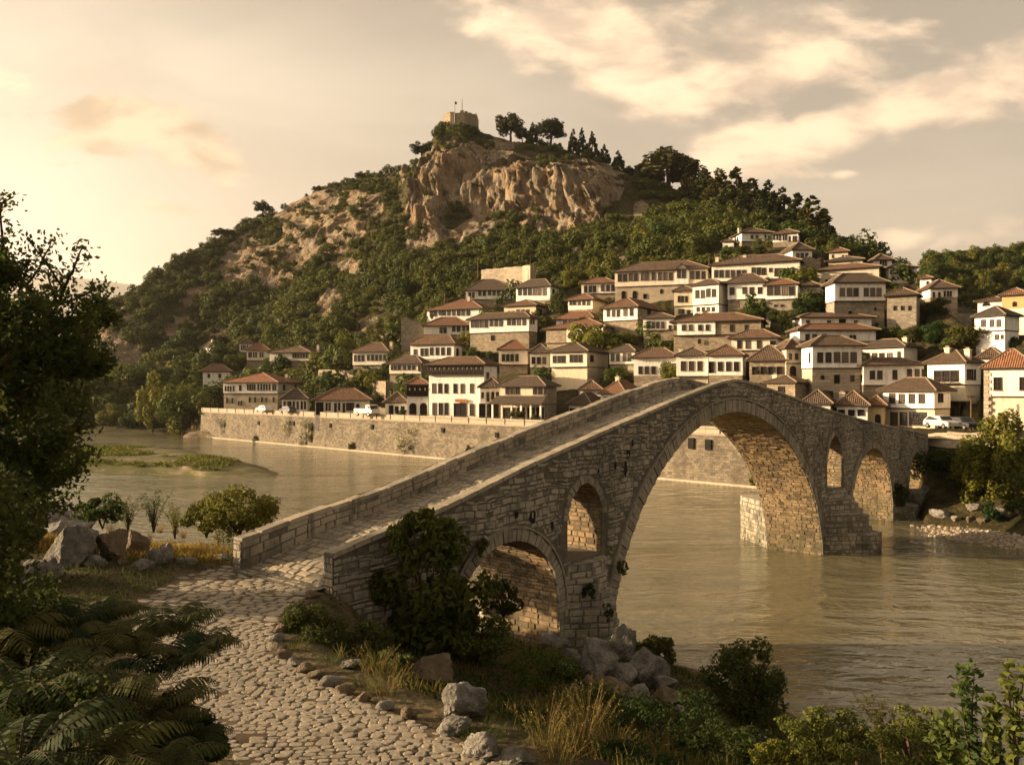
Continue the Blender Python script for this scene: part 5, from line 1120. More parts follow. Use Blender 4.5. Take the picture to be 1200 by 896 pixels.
def place_boulder(px, yb, w, hgt, d, label, mat='boulder', seed=0, name='boulder', group='boulders on the banks', zsink=.35, depth=.9):
    """a boulder whose foot shows at photo point (px, yb), w x hgt photo pixels, d metres off"""
    sx = w / 2 * d / FPX; sz = hgt / 2 * d / FPX; me = boulder_mesh(seed + int(px), sx * 1.05, sx * depth, sz * 1.12, [MAT[mat]]); o = bpy.data.objects.new(name, me); link(o); p = at(px, yb, d)
    o.location = (p.x, p.y, p.z + sz * (1 - zsink)); o.rotation_euler = (0, 0, (seed * 1.7) % 6.28); tag(o, label, 'boulder', group); return o
def meet_near(px, y, d0=7.0, d1=60):
    for d in np.arange(d0, d1, .1):
        if CAMZ - (y - HY) / FPX * d < float(ground_near(ray(px) * d, d, False)[0]): return float(d)
    return d1
BL = [  # photo: foot px, foot row, width, height, label, material
    (85, 664, 66, 50, 'tallest pale grey boulder left of the path, deeply pitted', 'boulder'), (76, 630, 56, 36, 'pale pitted block resting on the tallest grey boulder', 'boulder'), (58, 614, 40, 24, 'grey stone lying on top of the heap behind the tallest pale boulder', 'boulder'), (130, 658, 44, 50, 'brown orange boulder leaning on the tallest pale one', 'boulder_warm'),
    (158, 648, 30, 34, 'upright brownish stone between the orange boulder and the round one', 'boulder_warm'), (195, 664, 30, 30, 'round dark stone beside the path, left of the parapet end', 'boulder'), (168, 668, 34, 18, 'low flat pale stone at the foot of the round dark one', 'boulder'),
    (214, 662, 30, 12, 'flat slab of stone just right of the round dark one', 'boulder'), (20, 640, 60, 34, 'dark boulder at the left edge behind the ferns', 'boulder_warm'), (45, 680, 50, 36, 'half buried stone in the ferns below the tallest pale boulder', 'boulder'), (262, 656, 30, 9, 'thin flat stone lying where the path meets the parapet', 'boulder'),
    (504, 800, 66, 44, 'smooth sunlit boulder in the grass below the leafy bush', 'boulder_warm'), (538, 836, 56, 50, 'dark rough boulder right below the smooth sunlit one', 'boulder'), (515, 775, 20, 12, 'small white stone in the grass above the smooth boulder', 'boulder'), (412, 782, 26, 14, 'pale stone in the weeds beside the path bend', 'boulder'),
    (536, 858, 40, 26, 'pale angular stone at the path edge below the dark rough boulder', 'boulder'), (566, 884, 56, 30, 'long pale edge stone by the path at the bottom', 'boulder'), (606, 897, 40, 22, 'small pale stone at the bottom edge of the path', 'boulder'),
    (588, 736, 40, 26, 'warm boulder under the small arch, left one', 'boulder_warm'), (622, 740, 46, 26, 'larger warm boulder under the small arch, right one', 'boulder_warm'), (652, 762, 34, 30, 'grey stone below the small arch foot', 'boulder'),
    (700, 792, 52, 56, 'large slanting grey boulder at the water below the first pier', 'boulder'), (733, 778, 30, 46, 'upright grey rock behind the slanting boulder by the water', 'boulder'), (762, 800, 40, 46, 'dark wedge of rock at the waterline', 'boulder'), (714, 812, 44, 20, 'low warm stone in front of the slanting boulder', 'boulder_warm'), (748, 822, 40, 20, 'flat pale stone near the waterline', 'boulder'), (778, 822, 34, 18, 'lowest flat stone at the water edge', 'boulder_warm'), (748, 796, 18, 16, 'small round warm stone wedged among the riverside rocks', 'boulder_warm'), (690, 752, 40, 26, 'grey rock against the stepped foot of the first pier', 'boulder'),
    (925, 862, 24, 16, 'white stone at the water edge right of the dark shrub', 'boulder'), (948, 870, 26, 14, 'pale stone among weeds at the water edge', 'boulder'), (890, 872, 30, 12, 'flat stone in the weeds below the dark shrub', 'boulder')]
BL += [(672, 776, 26, 20, 'grey stone left of the slanting boulder, below the pier', 'boulder'), (728, 800, 30, 26, 'blocky grey rock between the slanting boulder and the dark wedge', 'boulder'), (776, 806, 26, 20, 'rounded rock where the bank meets the river', 'boulder'), (690, 806, 24, 16, 'small warm stone at the foot of the slanting boulder', 'boulder_warm'), (604, 744, 22, 12, 'small warm stone between the two boulders under the small arch', 'boulder_warm'), (640, 750, 24, 14, 'flat warm stone at the right foot of the small arch', 'boulder_warm'), (574, 742, 24, 14, 'leftmost warm stone under the small arch', 'boulder_warm'), (660, 792, 30, 18, 'half buried grey stone in the grass below the small arch', 'boulder'), (800, 836, 22, 10, 'low stone in the reeds at the waterline', 'boulder'), (110, 668, 26, 18, 'small grey stone between the tallest pale boulder and the orange one', 'boulder'), (142, 664, 24, 14, 'small warm stone at the foot of the orange boulder', 'boulder_warm'), (40, 628, 34, 22, 'grey stone left of the pale pitted block', 'boulder'), (180, 656, 18, 14, 'small stone touching the round dark one', 'boulder')]
for i, (px, y, w, hgt, lb, mt) in enumerate(BL): place_boulder(px, y, w * (1.15 if 660 < px < 800 else 1), hgt * (1.1 if 660 < px < 800 else 1), meet_near(px, min(y, 893)), lb, mt, i * 3 + 1)
RB = [(1076, 602, 40, 38, 'pale rock mass at the bridge foot on the far right bank', 'boulder'), (1100, 606, 24, 14, 'dark low rock beside the pale rock mass', 'boulder'), (1120, 610, 12, 8, 'small white stone at the far waterline', 'boulder'), (1139, 612, 15, 9, 'warm round stone at the far waterline', 'boulder_warm'), (1152, 613, 18, 8, 'second warm round stone at the far waterline', 'boulder_warm'), (1180, 604, 34, 14, 'dark rock below the golden bush of the right bank', 'boulder'), (1140, 598, 22, 10, 'grey stone on the dark bank under the golden bush', 'boulder')]
for i, (px, y, w, hgt, lb, mt) in enumerate(RB): place_boulder(px, y, w, hgt, min(meet_far(px, y, 55), 90), lb, mt, 100 + i)
place_boulder(250, 517, 52, 17, 200, 'long flat grey rock at the upstream foot of the quay wall', 'boulder_warm', 201)

def build_path():
    rng = random.Random(21); Cn = [((a[0] + b[0]) / 2, (a[1] + b[1]) / 2) for a, b in zip(PATH_R, PATH_L)]; k = len(Cn)
    def edge(t):                                                            # both edges at row parameter t
        t = min(max(t, 0), k - 1.001); i = int(t); f = t - i
        def cr(P):
            p = [P[min(max(i + q - 1, 0), k - 1)] for q in range(4)]
            return [.5 * ((2 * p[1][c]) + (-p[0][c] + p[2][c]) * f + (2 * p[0][c] - 5 * p[1][c] + 4 * p[2][c] - p[3][c]) * f * f + (-p[0][c] + 3 * p[1][c] - 3 * p[2][c] + p[3][c]) * f ** 3) for c in (0, 1)]
        return cr(PATH_R), cr(PATH_L)
    b = MB(); N_ = 90
    for i in range(N_):
        t0, t1 = (k - 1.01) * i / N_, (k - 1.01) * (i + 1) / N_; (r0, l0), (r1, l1) = edge(t0), edge(t1); m = 8
        for j in range(m):
            f0, f1 = j / m, (j + 1) / m; g = lambda r, l, f: (r[0] + (l[0] - r[0]) * f, r[1] + (l[1] - r[1]) * f)
            a, c, d, e = g(r0, l0, f0), g(r0, l0, f1), g(r1, l1, f1), g(r1, l1, f0); b.add([(*a, 6.0), (*c, 6.0), (*d, 6.0), (*e, 6.0)], [(0, 1, 2, 3)], 1, None, .5)
    def stone(cx, cy, ax, ay, hx, hy, hgt, mat=0, sq=.8, z0=5.97):
        n_ = 9; ph = rng.random() * 6; ring = []; 
        for q in range(n_):
            a = 2 * math.pi * q / n_ + rng.uniform(-.12, .12); c, s = math.cos(a), math.sin(a); e = sq; u = math.copysign(abs(c) ** e, c) * hx * rng.uniform(.88, 1.06); v = math.copysign(abs(s) ** e, s) * hy * rng.uniform(.88, 1.06); ring.append((cx + ax * u - ay * v, cy + ay * u + ax * v))
        tx, ty = rng.uniform(-.06, .06), rng.uniform(-.06, .06); tilt = lambda x, y: (x - cx) * tx + (y - cy) * ty
        V = [(x, y, z0) for x, y in ring] + [(cx + (x - cx) * .95, cy + (y - cy) * .95, z0 + hgt * .78 + tilt(x, y)) for x, y in ring] + [(cx + (x - cx) * .74, cy + (y - cy) * .74, z0 + hgt + tilt(x, y) * .6) for x, y in ring]
        F = [(q, (q + 1) % n_, n_ + (q + 1) % n_, n_ + q) for q in range(n_)] + [(n_ + q, n_ + (q + 1) % n_, 2 * n_ + (q + 1) % n_, 2 * n_ + q) for q in range(n_)] + [tuple(2 * n_ + q for q in range(n_))]
        b.add(V, F, mat, None, rng.uniform(.15, .95))
    t = 0.0
    while t < k - 1.1:
        (r0, l0) = edge(t); (r1, l1) = edge(t + .02); mx, my = (r0[0] + l0[0]) / 2, (r0[1] + l0[1]) / 2; m1x, m1y = (r1[0] + l1[0]) / 2, (r1[1] + l1[1]) / 2
        sp = math.dist((mx, my), (m1x, m1y)) / .02; Wd = math.dist(r0, l0); rowh = (rng.uniform(.125, .185) if t > 2.6 else rng.uniform(.17, .28)); u = rng.uniform(0, .15)
        dx, dy = (l0[0] - r0[0]) / Wd, (l0[1] - r0[1]) / Wd; skew = (t * 0 + .0)
        while u < Wd - .1:
            big = t < 2.6; wd = rng.uniform(.15, .33) if not big else rng.uniform(.3, .62); c = u + wd / 2; spine = abs(c - Wd * .50) < .2
            wav = .10 * math.sin(c * 1.7 + t * 2); px_, py_ = r0[0] + dx * c + (m1x - mx) / math.dist((mx, my), (m1x, m1y)) * wav, r0[1] + dy * c + (m1y - my) / math.dist((mx, my), (m1x, m1y)) * wav
            edgegap = min(c, Wd - c); skip = rng.random() < (.35 if edgegap < .45 and rng.random() < .5 else .02)
            if not skip:
                ang = math.atan2(dy, dx) + rng.uniform(-.12, .12)
                if spine: stone(px_, py_, math.cos(ang), math.sin(ang), wd * .47, rowh * .5, .06, 0, .45)
                else: stone(px_, py_, math.cos(ang), math.sin(ang), wd * .485, rowh * .485, rng.uniform(.03, .052), 0, .62)
            u += wd
        t += rowh / sp
    # thin paving on to the bridge mouth
    for _ in range(620):
        t_ = rng.uniform(-2.6, .8); w_ = rng.uniform(.3, 6.2); x, y, _z = bpt(t_, w_, 0)
    n = NT('path_soil'); w = n.world(); a = n.noise(w, 1.0, 6, .6); f = n.noise(w, 16, 4, .6); n.finish(n.mix((.05, .04, .026), (.125, .095, .06), n.mapr(a, .35, .65)), .95, n.bump(f, .6, .02), .1)
    o = b.build('cobbled_path', [MAT['cobble'], n.m]); tag(o, kind='structure')
build_path()
def kerb(px, y, w, hgt, i):
    d = meet_near(px, y); rg = random.Random(i); s = w / 2 * d / FPX; me = boulder_mesh(500 + i, s, s * rg.uniform(.55, .8), .13 * rg.uniform(.8, 1.3), [MAT['boulder_warm'] if i % 3 else MAT['boulder']], .2, 3, 'kerb_stone')
    o = bpy.data.objects.new('kerb_stone', me); link(o); p = at(px, y, d); o.location = (p.x, p.y, float(ground_near(p.x, p.y, False)[0]) + .05); o.rotation_euler = (0, 0, rg.uniform(-.5, .5)); tag(o, 'rough pale kerb stone in the curved right edge of the cobbled path', 'kerb stone', 'kerb stones along the path')
for i, (px, y, w) in enumerate([(378, 688, 22), (366, 699, 24), (356, 709, 22), (344, 719, 20), (337, 729, 20), (330, 739, 19), (326, 750, 22), (327, 761, 24), (332, 771, 26), (345, 780, 26), (358, 788, 26), (371, 796, 28), (386, 803, 32), (404, 812, 26), (426, 822, 22), (452, 832, 26), (480, 842, 24)]): kerb(px, y, w, 12, i)

# ------------------------------------------------------------------ fortress, ruins, terrace walls, masts, vehicles
def prism(b, pts, z0, z1, mat=0, tint=.5):
    k = len(pts); V = [(*p, z0) for p in pts] + [(*p, z1) for p in pts]; per = 0; U = []; F = []
    for i in range(k):
        l = math.dist(pts[i], pts[(i + 1) % k]); F.append((i, (i + 1) % k, k + (i + 1) % k, k + i)); U.append([(per, z0), (per + l, z0), (per + l, z1), (per, z1)]); per += l
    F.append(tuple(k + i for i in range(k))); U.append([p for p in pts]); b.add(V, F, mat, U, tint)
def build_fort():
    c = at(540, 150, 354); f = empty('fortress_tower', (c.x, c.y, c.z - 1.4), 0, 'small roofless stone tower on the summit of the cliff', 'tower'); b = MB(); r = 7.6
    out = [(r * math.cos(a) * 1.05, r * math.sin(a)) for a in np.linspace(.25, .25 + 2 * math.pi, 9)[:-1]]; prism(b, out, -5, 5.6)
    b.build('tower_wall', [MAT['rubble']], f); b = MB()
    for i in range(8):
        p, q = out[i], out[(i + 1) % 8]
        for k in range(3):
            if (i * 3 + k) % 7 == 2: continue
            a, e = .04 + k / 3, .30 + k / 3; P = [(p[0] + (q[0] - p[0]) * t, p[1] + (q[1] - p[1]) * t) for t in (a, e)]; ins = [(x * .9, y * .9) for x, y in P]; prism(b, [P[0], P[1], ins[1], ins[0]], 5.605, 5.9 + .7 * ((i * 5 + k * 3) % 4) / 3)
    b.build('broken_parapet', [MAT['rubble']], f)
    for px, y0, y1, lab, lamp in ((533, 138, 119, 'thinner mast with a small dark flag on the summit tower', True), (541.5, 138, 116, 'taller bare mast on the summit tower', False)):
        p = at(px, y0, 347); m = empty('flagpole', p, 0, lab, 'mast', 'masts on the summit tower'); b = MB(); hh = (y0 - y1) / FPX * 347; b.tube([(0, 0, -2), (0, 0, hh)], [.22, .13], 6); b.build('pole', [MAT['metal_pole']], m)
        if lamp: b = MB(); b.add([(0, 0, hh), (.9, .1, hh - .2), (.8, .15, hh - 1.3), (0, 0, hh - 1.2), (.05, .12, hh), (.05, .12, hh - 1.2)], [(0, 1, 2, 3)], 0); b.build('flag', [MAT['wood_dark']], m)
        else: b = MB(); b.box(-.25, .25, -.25, .25, hh * .2, hh * .26, 0); b.build('bracket', [MAT['metal_pole']], m)
build_fort()
def wall_run(name, pts, d, thick, label, mat='rubble', cat='wall', d2=None):
    """free-standing rubble wall through photo points (px, top row, foot row)"""
    b = MB(); rg = random.Random(len(label)); tops = []
    for i, (px, yt, yb) in enumerate(pts):
        dd = d if d2 is None else d + (d2 - d) * i / (len(pts) - 1); a = at(px, yt, dd); f = at(px, yb, dd); tops.append((a, f.z - 2.5))
    o0 = tops[0][0].copy(); per = 0
    for (a, fa), (c, fc) in zip(tops[:-1], tops[1:]):
        n_ = max(2, int((c - a).length / .9)); e = (c - a).normalized(); back = Vector((-e.y, e.x, 0)).normalized() * thick
        if back.y < 0: back = -back
        prev = rg.uniform(-.1, .1)
        for k in range(n_):
            p, q = a.lerp(c, k / n_), a.lerp(c, (k + 1) / n_); cur = rg.uniform(-.16, .12); l = (q - p).length; fz = fa + (fc - fa) * k / n_
            P = [(p.x, p.y, fz), (q.x, q.y, fz), (q.x, q.y, q.z + cur), (p.x, p.y, p.z + prev)]; P = [(x - o0.x, y - o0.y, z - o0.z) for x, y, z in P]; Bk = [(x + back.x, y + back.y, z) for x, y, z in P]
            b.add(P + Bk, [(0, 1, 2, 3), (3, 2, 6, 7), (5, 4, 7, 6), (0, 3, 7, 4), (1, 5, 6, 2)], 0, [[(per, P[0][2]), (per + l, P[1][2]), (per + l, P[2][2]), (per, P[3][2])]] + [[(per, 0), (per + l, 0), (per + l, thick), (per, thick)]] + [[(per, 0), (per + l, 0), (per + l, 4), (per, 4)]] + [[(0, 0), (0, 4), (1, 4), (1, 0)]] * 2); prev = cur; per += l
    o = b.build(name, [MAT[mat]]); o.location = o0; tag(o, label, cat); return o
wall_run('ruined_wall', [(564, 316, 334), (590, 313.5, 334), (612, 312, 332), (621.5, 310.5, 332)], 236, 1.6, 'sunlit ruined stone wall standing above the topmost left houses', 'ashlar', 'wall', 224)
wall_run('terrace_wall', [(373, 433, 450), (400, 434, 452), (414, 440, 460), (440, 446, 466), (452, 447, 466)], 200, 2.5, 'long rubble terrace wall above the low white shop row', 'rubble', 'wall', 178)
wall_run('terrace_wall', [(470, 372, 410), (490, 377, 412), (499, 381, 412)], 212, 3, 'short ruined terrace wall left of the long nine windowed house', 'rubble_grey')
wall_run('terrace_wall', [(892, 377, 392), (912, 377, 394), (918, 379, 394)], 160, 2, 'short grey garden wall beside the dark trees under the glazed porch house', 'rubble_grey')
wall_run('terrace_wall', [(1074, 366, 388), (1095, 364, 386), (1110, 366, 384), (1139, 367, 384)], 142, 2.5, 'long grey garden wall below the dark hedge of the upper right', 'rubble_grey')
wall_run('terrace_wall', [(432, 478, 488), (446, 477, 488), (460, 480, 488)], 158, .6, 'low garden wall with a slanting top beside the parked truck', 'plaster_grey', 'wall')
wall_run('terrace_wall', [(938, 302, 322), (948, 300, 324), (962, 306, 324)], 168, 2.5, 'rough stone wall in shade right of the very wide white house', 'rubble_grey')
wall_run('garden_wall', [(1085, 508, 524), (1110, 506, 522), (1150, 507, 524), (1190, 510, 526)], 86, .7, 'low pale wall at the street edge beside the parked white car', 'ashlar', 'wall', 80)
def pole(px, y0, y1, d, label, r=.09, arm=False):
    p = at(px, y0, d); m = empty('utility_pole', p, 0, label, 'pole'); b = MB(); hh = (y0 - y1) / FPX * d; b.tube([(0, 0, -1.5), (0, 0, hh)], [r, r * .7], 6); b.build('post', [MAT['wood_mid']], m)
    b = MB(); b.box(-.5 if arm else -.14, .5 if arm else .14, -.08, .08, hh - .35, hh - .2); b.build('crossarm', [MAT['wood_mid']], m)
pole(621.5, 330, 297, 222, 'tall thin pole at the right end of the ruined wall'); pole(521, 350, 342, 222, 'short pole beside the chimney of the nine windowed house', .14); pole(560, 318, 306, 226, 'leaning stub of a post left of the ruined wall', .2)
pole(1138, 494, 462, 100, 'wooden pole in front of the undercroft near the parked car', .12, True); pole(831, 306, 300, 190, 'first thin white flue above the gabled long house', .18); pole(838, 306, 297, 190, 'second taller white flue above the gabled long house', .2)

def vehicle(px, y, d, heading, label, paint, kind):
    p = at(px, y, d); root = empty('parked_car' if kind != 'truck' else 'parked_truck', (p.x, p.y, max(p.z, STREET + .05)), heading, label, 'car' if kind != 'truck' else 'truck', 'vehicles parked along the quay street')
    L_, W_ = (4.3, 1.75) if kind != 'truck' else (5.6, 2.1)
    def side(prof, wid, mat, name, inset=0.0, parent=root):
        b = MB(); n_ = len(prof); hw = wid / 2; V = [(x, -hw + (inset if z > 1.0 else 0), z) for x, z in prof] + [(x, hw - (inset if z > 1.0 else 0), z) for x, z in prof]
        b.add(V, [tuple(range(n_)), tuple(range(n_, 2 * n_))[::-1]] + [((i + 1) % n_, i, n_ + i, n_ + (i + 1) % n_) for i in range(n_)]); o = b.build(name, [MAT[mat]], parent); m = o.modifiers.new('bevel', 'BEVEL'); m.width = .06; m.segments = 2; return o
    if kind == 'truck':
        side([(-2.8, .55), (2.75, .55), (2.8, 1.15), (2.45, 1.3), (2.1, 2.15), (.95, 2.2), (.9, .95), (-2.8, .95)], W_, paint, 'cab', .08); side([(-2.75, .96), (.8, .96), (.8, 1.45), (-2.75, 1.45)], W_, paint, 'cargo_bed'); side([(1.15, 1.38), (2.33, 1.38), (2.06, 2.02), (1.15, 2.05)], W_ + .02, 'car_glass', 'side_windows', .08); side([(2.38, 1.36), (2.44, 1.36), (2.15, 2.05), (2.09, 2.05)], W_ - .35, 'car_glass', 'windscreen'); xs = (-1.7, 1.8); rad = .42
    else:
        side([(-2.15, .35), (2.1, .35), (2.15, .72), (1.95, .86), (1.0, .98), (.45, 1.46), (-1.35, 1.5), (-2.02, 1.02), (-2.15, .85)], W_, paint, 'body', .14); side([(.86, .98), (.40, 1.40), (-1.3, 1.43), (-1.8, 1.0)], W_ + .01, 'car_glass', 'side_windows', .14); side([(1.0, .995), (.93, .995), (.44, 1.44), (.50, 1.44)], W_ - .45, 'car_glass', 'windscreen'); xs = (-1.35, 1.35); rad = .33
        for s_ in (-1, 1): b = MB(); b.box(2.08, 2.17, s_ * .62 - .16, s_ * .62 + .16, .62, .76); b.build('headlight', [MAT['window_glass']], root)
    for x in xs:
        for s_ in (-1, 1):
            w_ = MB(); w_.tube([(x, s_ * (W_ / 2 - .2), rad), (x, s_ * (W_ / 2 + .02), rad)], rad, 14); o = w_.build('wheel', [MAT['tyre']], root); h_ = MB(); h_.tube([(x, s_ * (W_ / 2 + .015), rad), (x, s_ * (W_ / 2 + .035), rad)], rad * .55, 10); h_.build('hubcap', [MAT['metal_pole']], o)
HD = math.atan2(QD[1], QD[0])
vehicle(430, 489.5, 152, HD + math.pi, 'white pickup truck parked beside the low white shop row', 'car_white', 'truck')
vehicle(309, 484.5, 179, HD, 'small white car parked upstream below the largest white house', 'car_white', 'car'); vehicle(337, 485.5, 172, HD, 'dark car parked in front of the low white shop with dark tiled roof', 'car_dark', 'car')
vehicle(1104, 502, 93, HD + 2.5, 'white car parked by the corner house with grid shop windows', 'car_white', 'car'); vehicle(1128, 503, 98, HD + 2.5, 'dark car in the shade right of the parked white car', 'car_dark', 'car')

# ------------------------------------------------------------------ foliage
def leaf_quads(C, size, rng, up=.25, aspect=.55, outward=None, ow=.9):
    """diamond leaves at centres C (n,3)"""
    n = len(C); N_ = rng.normal(size=(n, 3)); 
    if outward is not None: N_ = N_ * .8 + outward * ow
    N_[:, 2] += up; N_ /= np.linalg.norm(N_, axis=1)[:, None] + 1e-9; A = np.cross(N_, rng.normal(size=(n, 3))); A /= np.linalg.norm(A, axis=1)[:, None] + 1e-9; B = np.cross(N_, A)
    s = (size * rng.uniform(.65, 1.35, n))[:, None]; droop = N_ * s * .12
    return np.stack([C - A * s, C + B * s * aspect - droop, C + A * s, C - B * s * aspect - droop], 1)
def crown_pts(n, R3, rng, clumps=26, cr=.34, hollow=.55, flat_bottom=True, shape='round'):
    """leaf centres gathered in clumps inside an uneven crown of half-sizes R3"""
    K = []; 
    while len(K) < clumps:
        v = rng.normal(size=3); v /= np.linalg.norm(v); r = rng.uniform(hollow, 1.0) ** .7
        if shape == 'cone': z = rng.uniform(-1, 1); w = (1 - (z + 1) / 2) ** .8 * .95 + .06; a = rng.uniform(0, 6.28); v = np.array([math.cos(a) * w, math.sin(a) * w, z]); r = rng.uniform(.6, 1.0); v[:2] *= r; K.append(v); continue
        if flat_bottom and v[2] < -.55: continue
        K.append(v * r * rng.uniform(.78, 1.08))
    K = np.array(K); sz = rng.uniform(.6, 1.25, clumps) * cr
    if shape == 'cone': sz *= np.clip(1.15 - (K[:, 2] + 1) / 2, .25, 1)
    pick = rng.choice(clumps, n, p=(sz ** 2) / (sz ** 2).sum()); v = rng.normal(size=(n, 3)); v /= np.linalg.norm(v, axis=1)[:, None]; r = rng.uniform(.35, 1.0, n) ** .5
    P = K[pick] + v * (r * sz[pick])[:, None]; ct = rng.uniform(0, 1, clumps)
    return P * np.array(R3), v, np.clip(ct[pick] * .55 + rng.uniform(0, .45, n), 0, 1)
def crown_mesh(name, n, R3, leaf, seed, mat, ow=.9, **kw):
    rng = np.random.default_rng(seed); P, out, T = crown_pts(n, R3, rng, **kw); return quads_mesh(name, leaf_quads(P, leaf, rng, .2, .6, out, ow), T.astype(np.float32), [MAT[mat]])
def trunk_mesh(h, r, seed, name='trunk', limbs=5, spread=.5, mat='bark'):
    rg = random.Random(seed); b = MB(); pts = [(0, 0, -.6)]; x = y = 0
    for i in range(1, 6): x += rg.uniform(-.06, .06) * h * .4; y += rg.uniform(-.06, .06) * h * .4; pts.append((x, y, h * i / 5))
    b.tube(pts, [r * 1.25, r, r * .85, r * .7, r * .5, r * .28], 7)
    for k in range(limbs):
        t = rg.uniform(.35, .9); i = min(int(t * 5), 4); p = Vector(pts[i + 1]) if t > .5 else Vector(pts[i]); a = rg.uniform(0, 6.28); l = h * spread * rg.uniform(.5, 1)
        q = p + Vector((math.cos(a) * l * .6, math.sin(a) * l * .6, l * .35)); s = p + Vector((math.cos(a) * l, math.sin(a) * l, l * .8)); b.tube([p, q, s], [r * .4, r * .28, r * .1], 5)
    return b.mesh(name, [MAT[mat]])
# families of distant crowns (unit sized: height about 1), shared by all copies
FAM = {}
for nm, mat, shape, k in (('broad', 'leaf_mid', 'round', 4), ('gold', 'leaf_gold', 'round', 3), ('dark', 'leaf_dark', 'round', 3), ('pine', 'needle', 'round', 4), ('fir', 'needle', 'cone', 4)):
    FAM[nm] = []
    for s_ in range(k):
        seed = hash_seed = (sum(map(ord, nm)) * 7 + s_ * 13) % 9999
        if shape == 'cone': me = crown_mesh('crown', 3000, (.27, .27, .48), .036, seed, mat, clumps=80, cr=.24, shape='cone'); zc = .52
        elif nm == 'pine': me = crown_mesh('crown', 3000, (.40, .40, .40), .034, seed, mat, clumps=40, cr=.32, hollow=.25, ow=1.6); zc = .56
        else: me = crown_mesh('crown', 2600, (.47, .47, .45), .036, seed, mat, clumps=30, cr=.36, hollow=.4, flat_bottom=False, ow=2.2); zc = .50
        FAM[nm].append((me, zc, trunk_mesh(.62 if shape != 'cone' else .8, .032, seed, limbs=4 if shape != 'cone' else 0, spread=.3)))
def tree(fam, x, y, z, hgt, label, cat='tree', group=None, wide=1.0, i=0, name=None):
    me, zc, tm = FAM[fam][i % len(FAM[fam])]; nm = name or {'broad': 'broadleaf_tree', 'gold': 'broadleaf_tree', 'dark': 'broadleaf_tree', 'pine': 'pine_tree', 'fir': 'conifer_tree'}[fam]
    t = empty(nm, (x, y, z), (i * 2.399) % 6.28, label, cat, group); t.scale = (hgt * wide, hgt * wide, hgt)
    c = link(bpy.data.objects.new('crown', me), t); c.location = (0, 0, zc - .0); tr = link(bpy.data.objects.new('trunk', tm), t); return t
def tree_px(fam, px, yb, w, hpx, label, i=0, d=None, group=None, name=None, cat='tree'):
    dd = d or meet_far(px, yb); p = at(px, yb, dd); hgt = hpx / FPX * dd; base = {'fir': .5, 'pine': .75}.get(fam, .95)
    return tree(fam, p.x, p.y, min(p.z, ground_far(px, dd) + .3) if d is None else p.z, hgt, label, cat, group, max(w / hpx / base, .35), i, name)
# pines and firs along the crest
RID = [(598, 168, 30, 34, 'pine', 'tallest open crowned pine nearest the summit tower'), (612, 172, 16, 22, 'pine', 'low pine leaning on the tallest one near the summit tower'), (624, 170, 13, 25, 'fir', 'slim dark conifer between the two round summit pines'), (645, 174, 34, 36, 'pine', 'broad round pine on the summit plateau'), (672, 177, 14, 24, 'fir', 'first of the pointed conifers right of the broad round pine'), (682, 180, 13, 28, 'fir', 'tallest of the pointed conifers right of the broad round pine'), (694, 184, 16, 28, 'fir', 'widest of the pointed conifers right of the broad round pine'), (708, 190, 15, 20, 'fir', 'short pointed conifer downhill of the widest one'), (724, 200, 16, 22, 'fir', 'lone pointed conifer lowest on the bare slope'),
       (494, 196, 22, 28, 'pine', 'pine clinging to the left shoulder of the summit crag'), (737, 214, 18, 18, 'fir', 'low conifer at the left end of the ridge wood'), (755, 226, 24, 34, 'fir', 'dark conifer at the start of the ridge wood'), (784, 236, 48, 52, 'pine', 'tallest and widest pine of the ridge wood'), (810, 240, 26, 34, 'fir', 'conifer just right of the widest ridge pine'), (826, 246, 26, 40, 'fir', 'second conifer right of the widest ridge pine'), (842, 250, 30, 44, 'fir', 'third conifer right of the widest ridge pine'), (862, 254, 34, 46, 'fir', 'widest conifer in the middle of the ridge wood'), (880, 262, 30, 44, 'fir', 'dark conifer above the highest white house'), (900, 268, 22, 48, 'fir', 'slim conifer right above the highest white house'), (916, 272, 26, 44, 'fir', 'bushy conifer at the right of the highest white house'), (934, 276, 28, 40, 'fir', 'second last conifer of the ridge wood'), (952, 284, 34, 44, 'fir', 'last tall conifer of the ridge wood with open branches'), (968, 288, 22, 22, 'fir', 'small tree at the right end of the ridge wood'), (986, 292, 20, 14, 'dark', 'low dark tree above the three dark terraces'), (1000, 300, 22, 14, 'dark', 'lowest dark tree above the three dark terraces'),
       (308, 262, 18, 26, 'pine', 'open crowned pine standing clear on the left skyline'), (263, 290, 24, 22, 'pine', 'flat crowned pine on the left skyline'), (186, 327, 10, 15, 'fir', 'tiny conifer far down the left skyline'), (290, 270, 14, 14, 'dark', 'round bush tree left of the open skyline pine'), (424, 222, 14, 16, 'pine', 'small pine on the skyline left of the crag'), (372, 232, 12, 14, 'pine', 'tiny pine midway along the left skyline')]
for i, (px, y, w, hp, fam, lb) in enumerate(RID):
    j = int(np.clip(np.searchsorted(TPX, px), 1, len(TPX) - 1)); zz = TZ[j] + lift[j] + 0; row = HY - (zz - CAMZ) / TD * FPX; m = (TD > 140) & (TD < 420) & ~((px > 1050))
    k = int(np.argmin(np.where(m, row, 9999))); hidden = row[k]; dd = TD[k]
    p = at(px, hidden, dd); top = y - hp; hgt = max((hidden + 2 - top), 10) / FPX * dd; gw = 1.35 if px > 740 else 1.0; hgt *= 1.16 if px > 740 else 1.0
    tree(fam, p.x, p.y, p.z - .6, hgt * 1.04, lb, 'tree', 'trees along the crest', max(gw * w / max(hidden + 2 - top, 10) / {'fir': .5, 'pine': .75, 'dark': .95}[fam], .35), i)
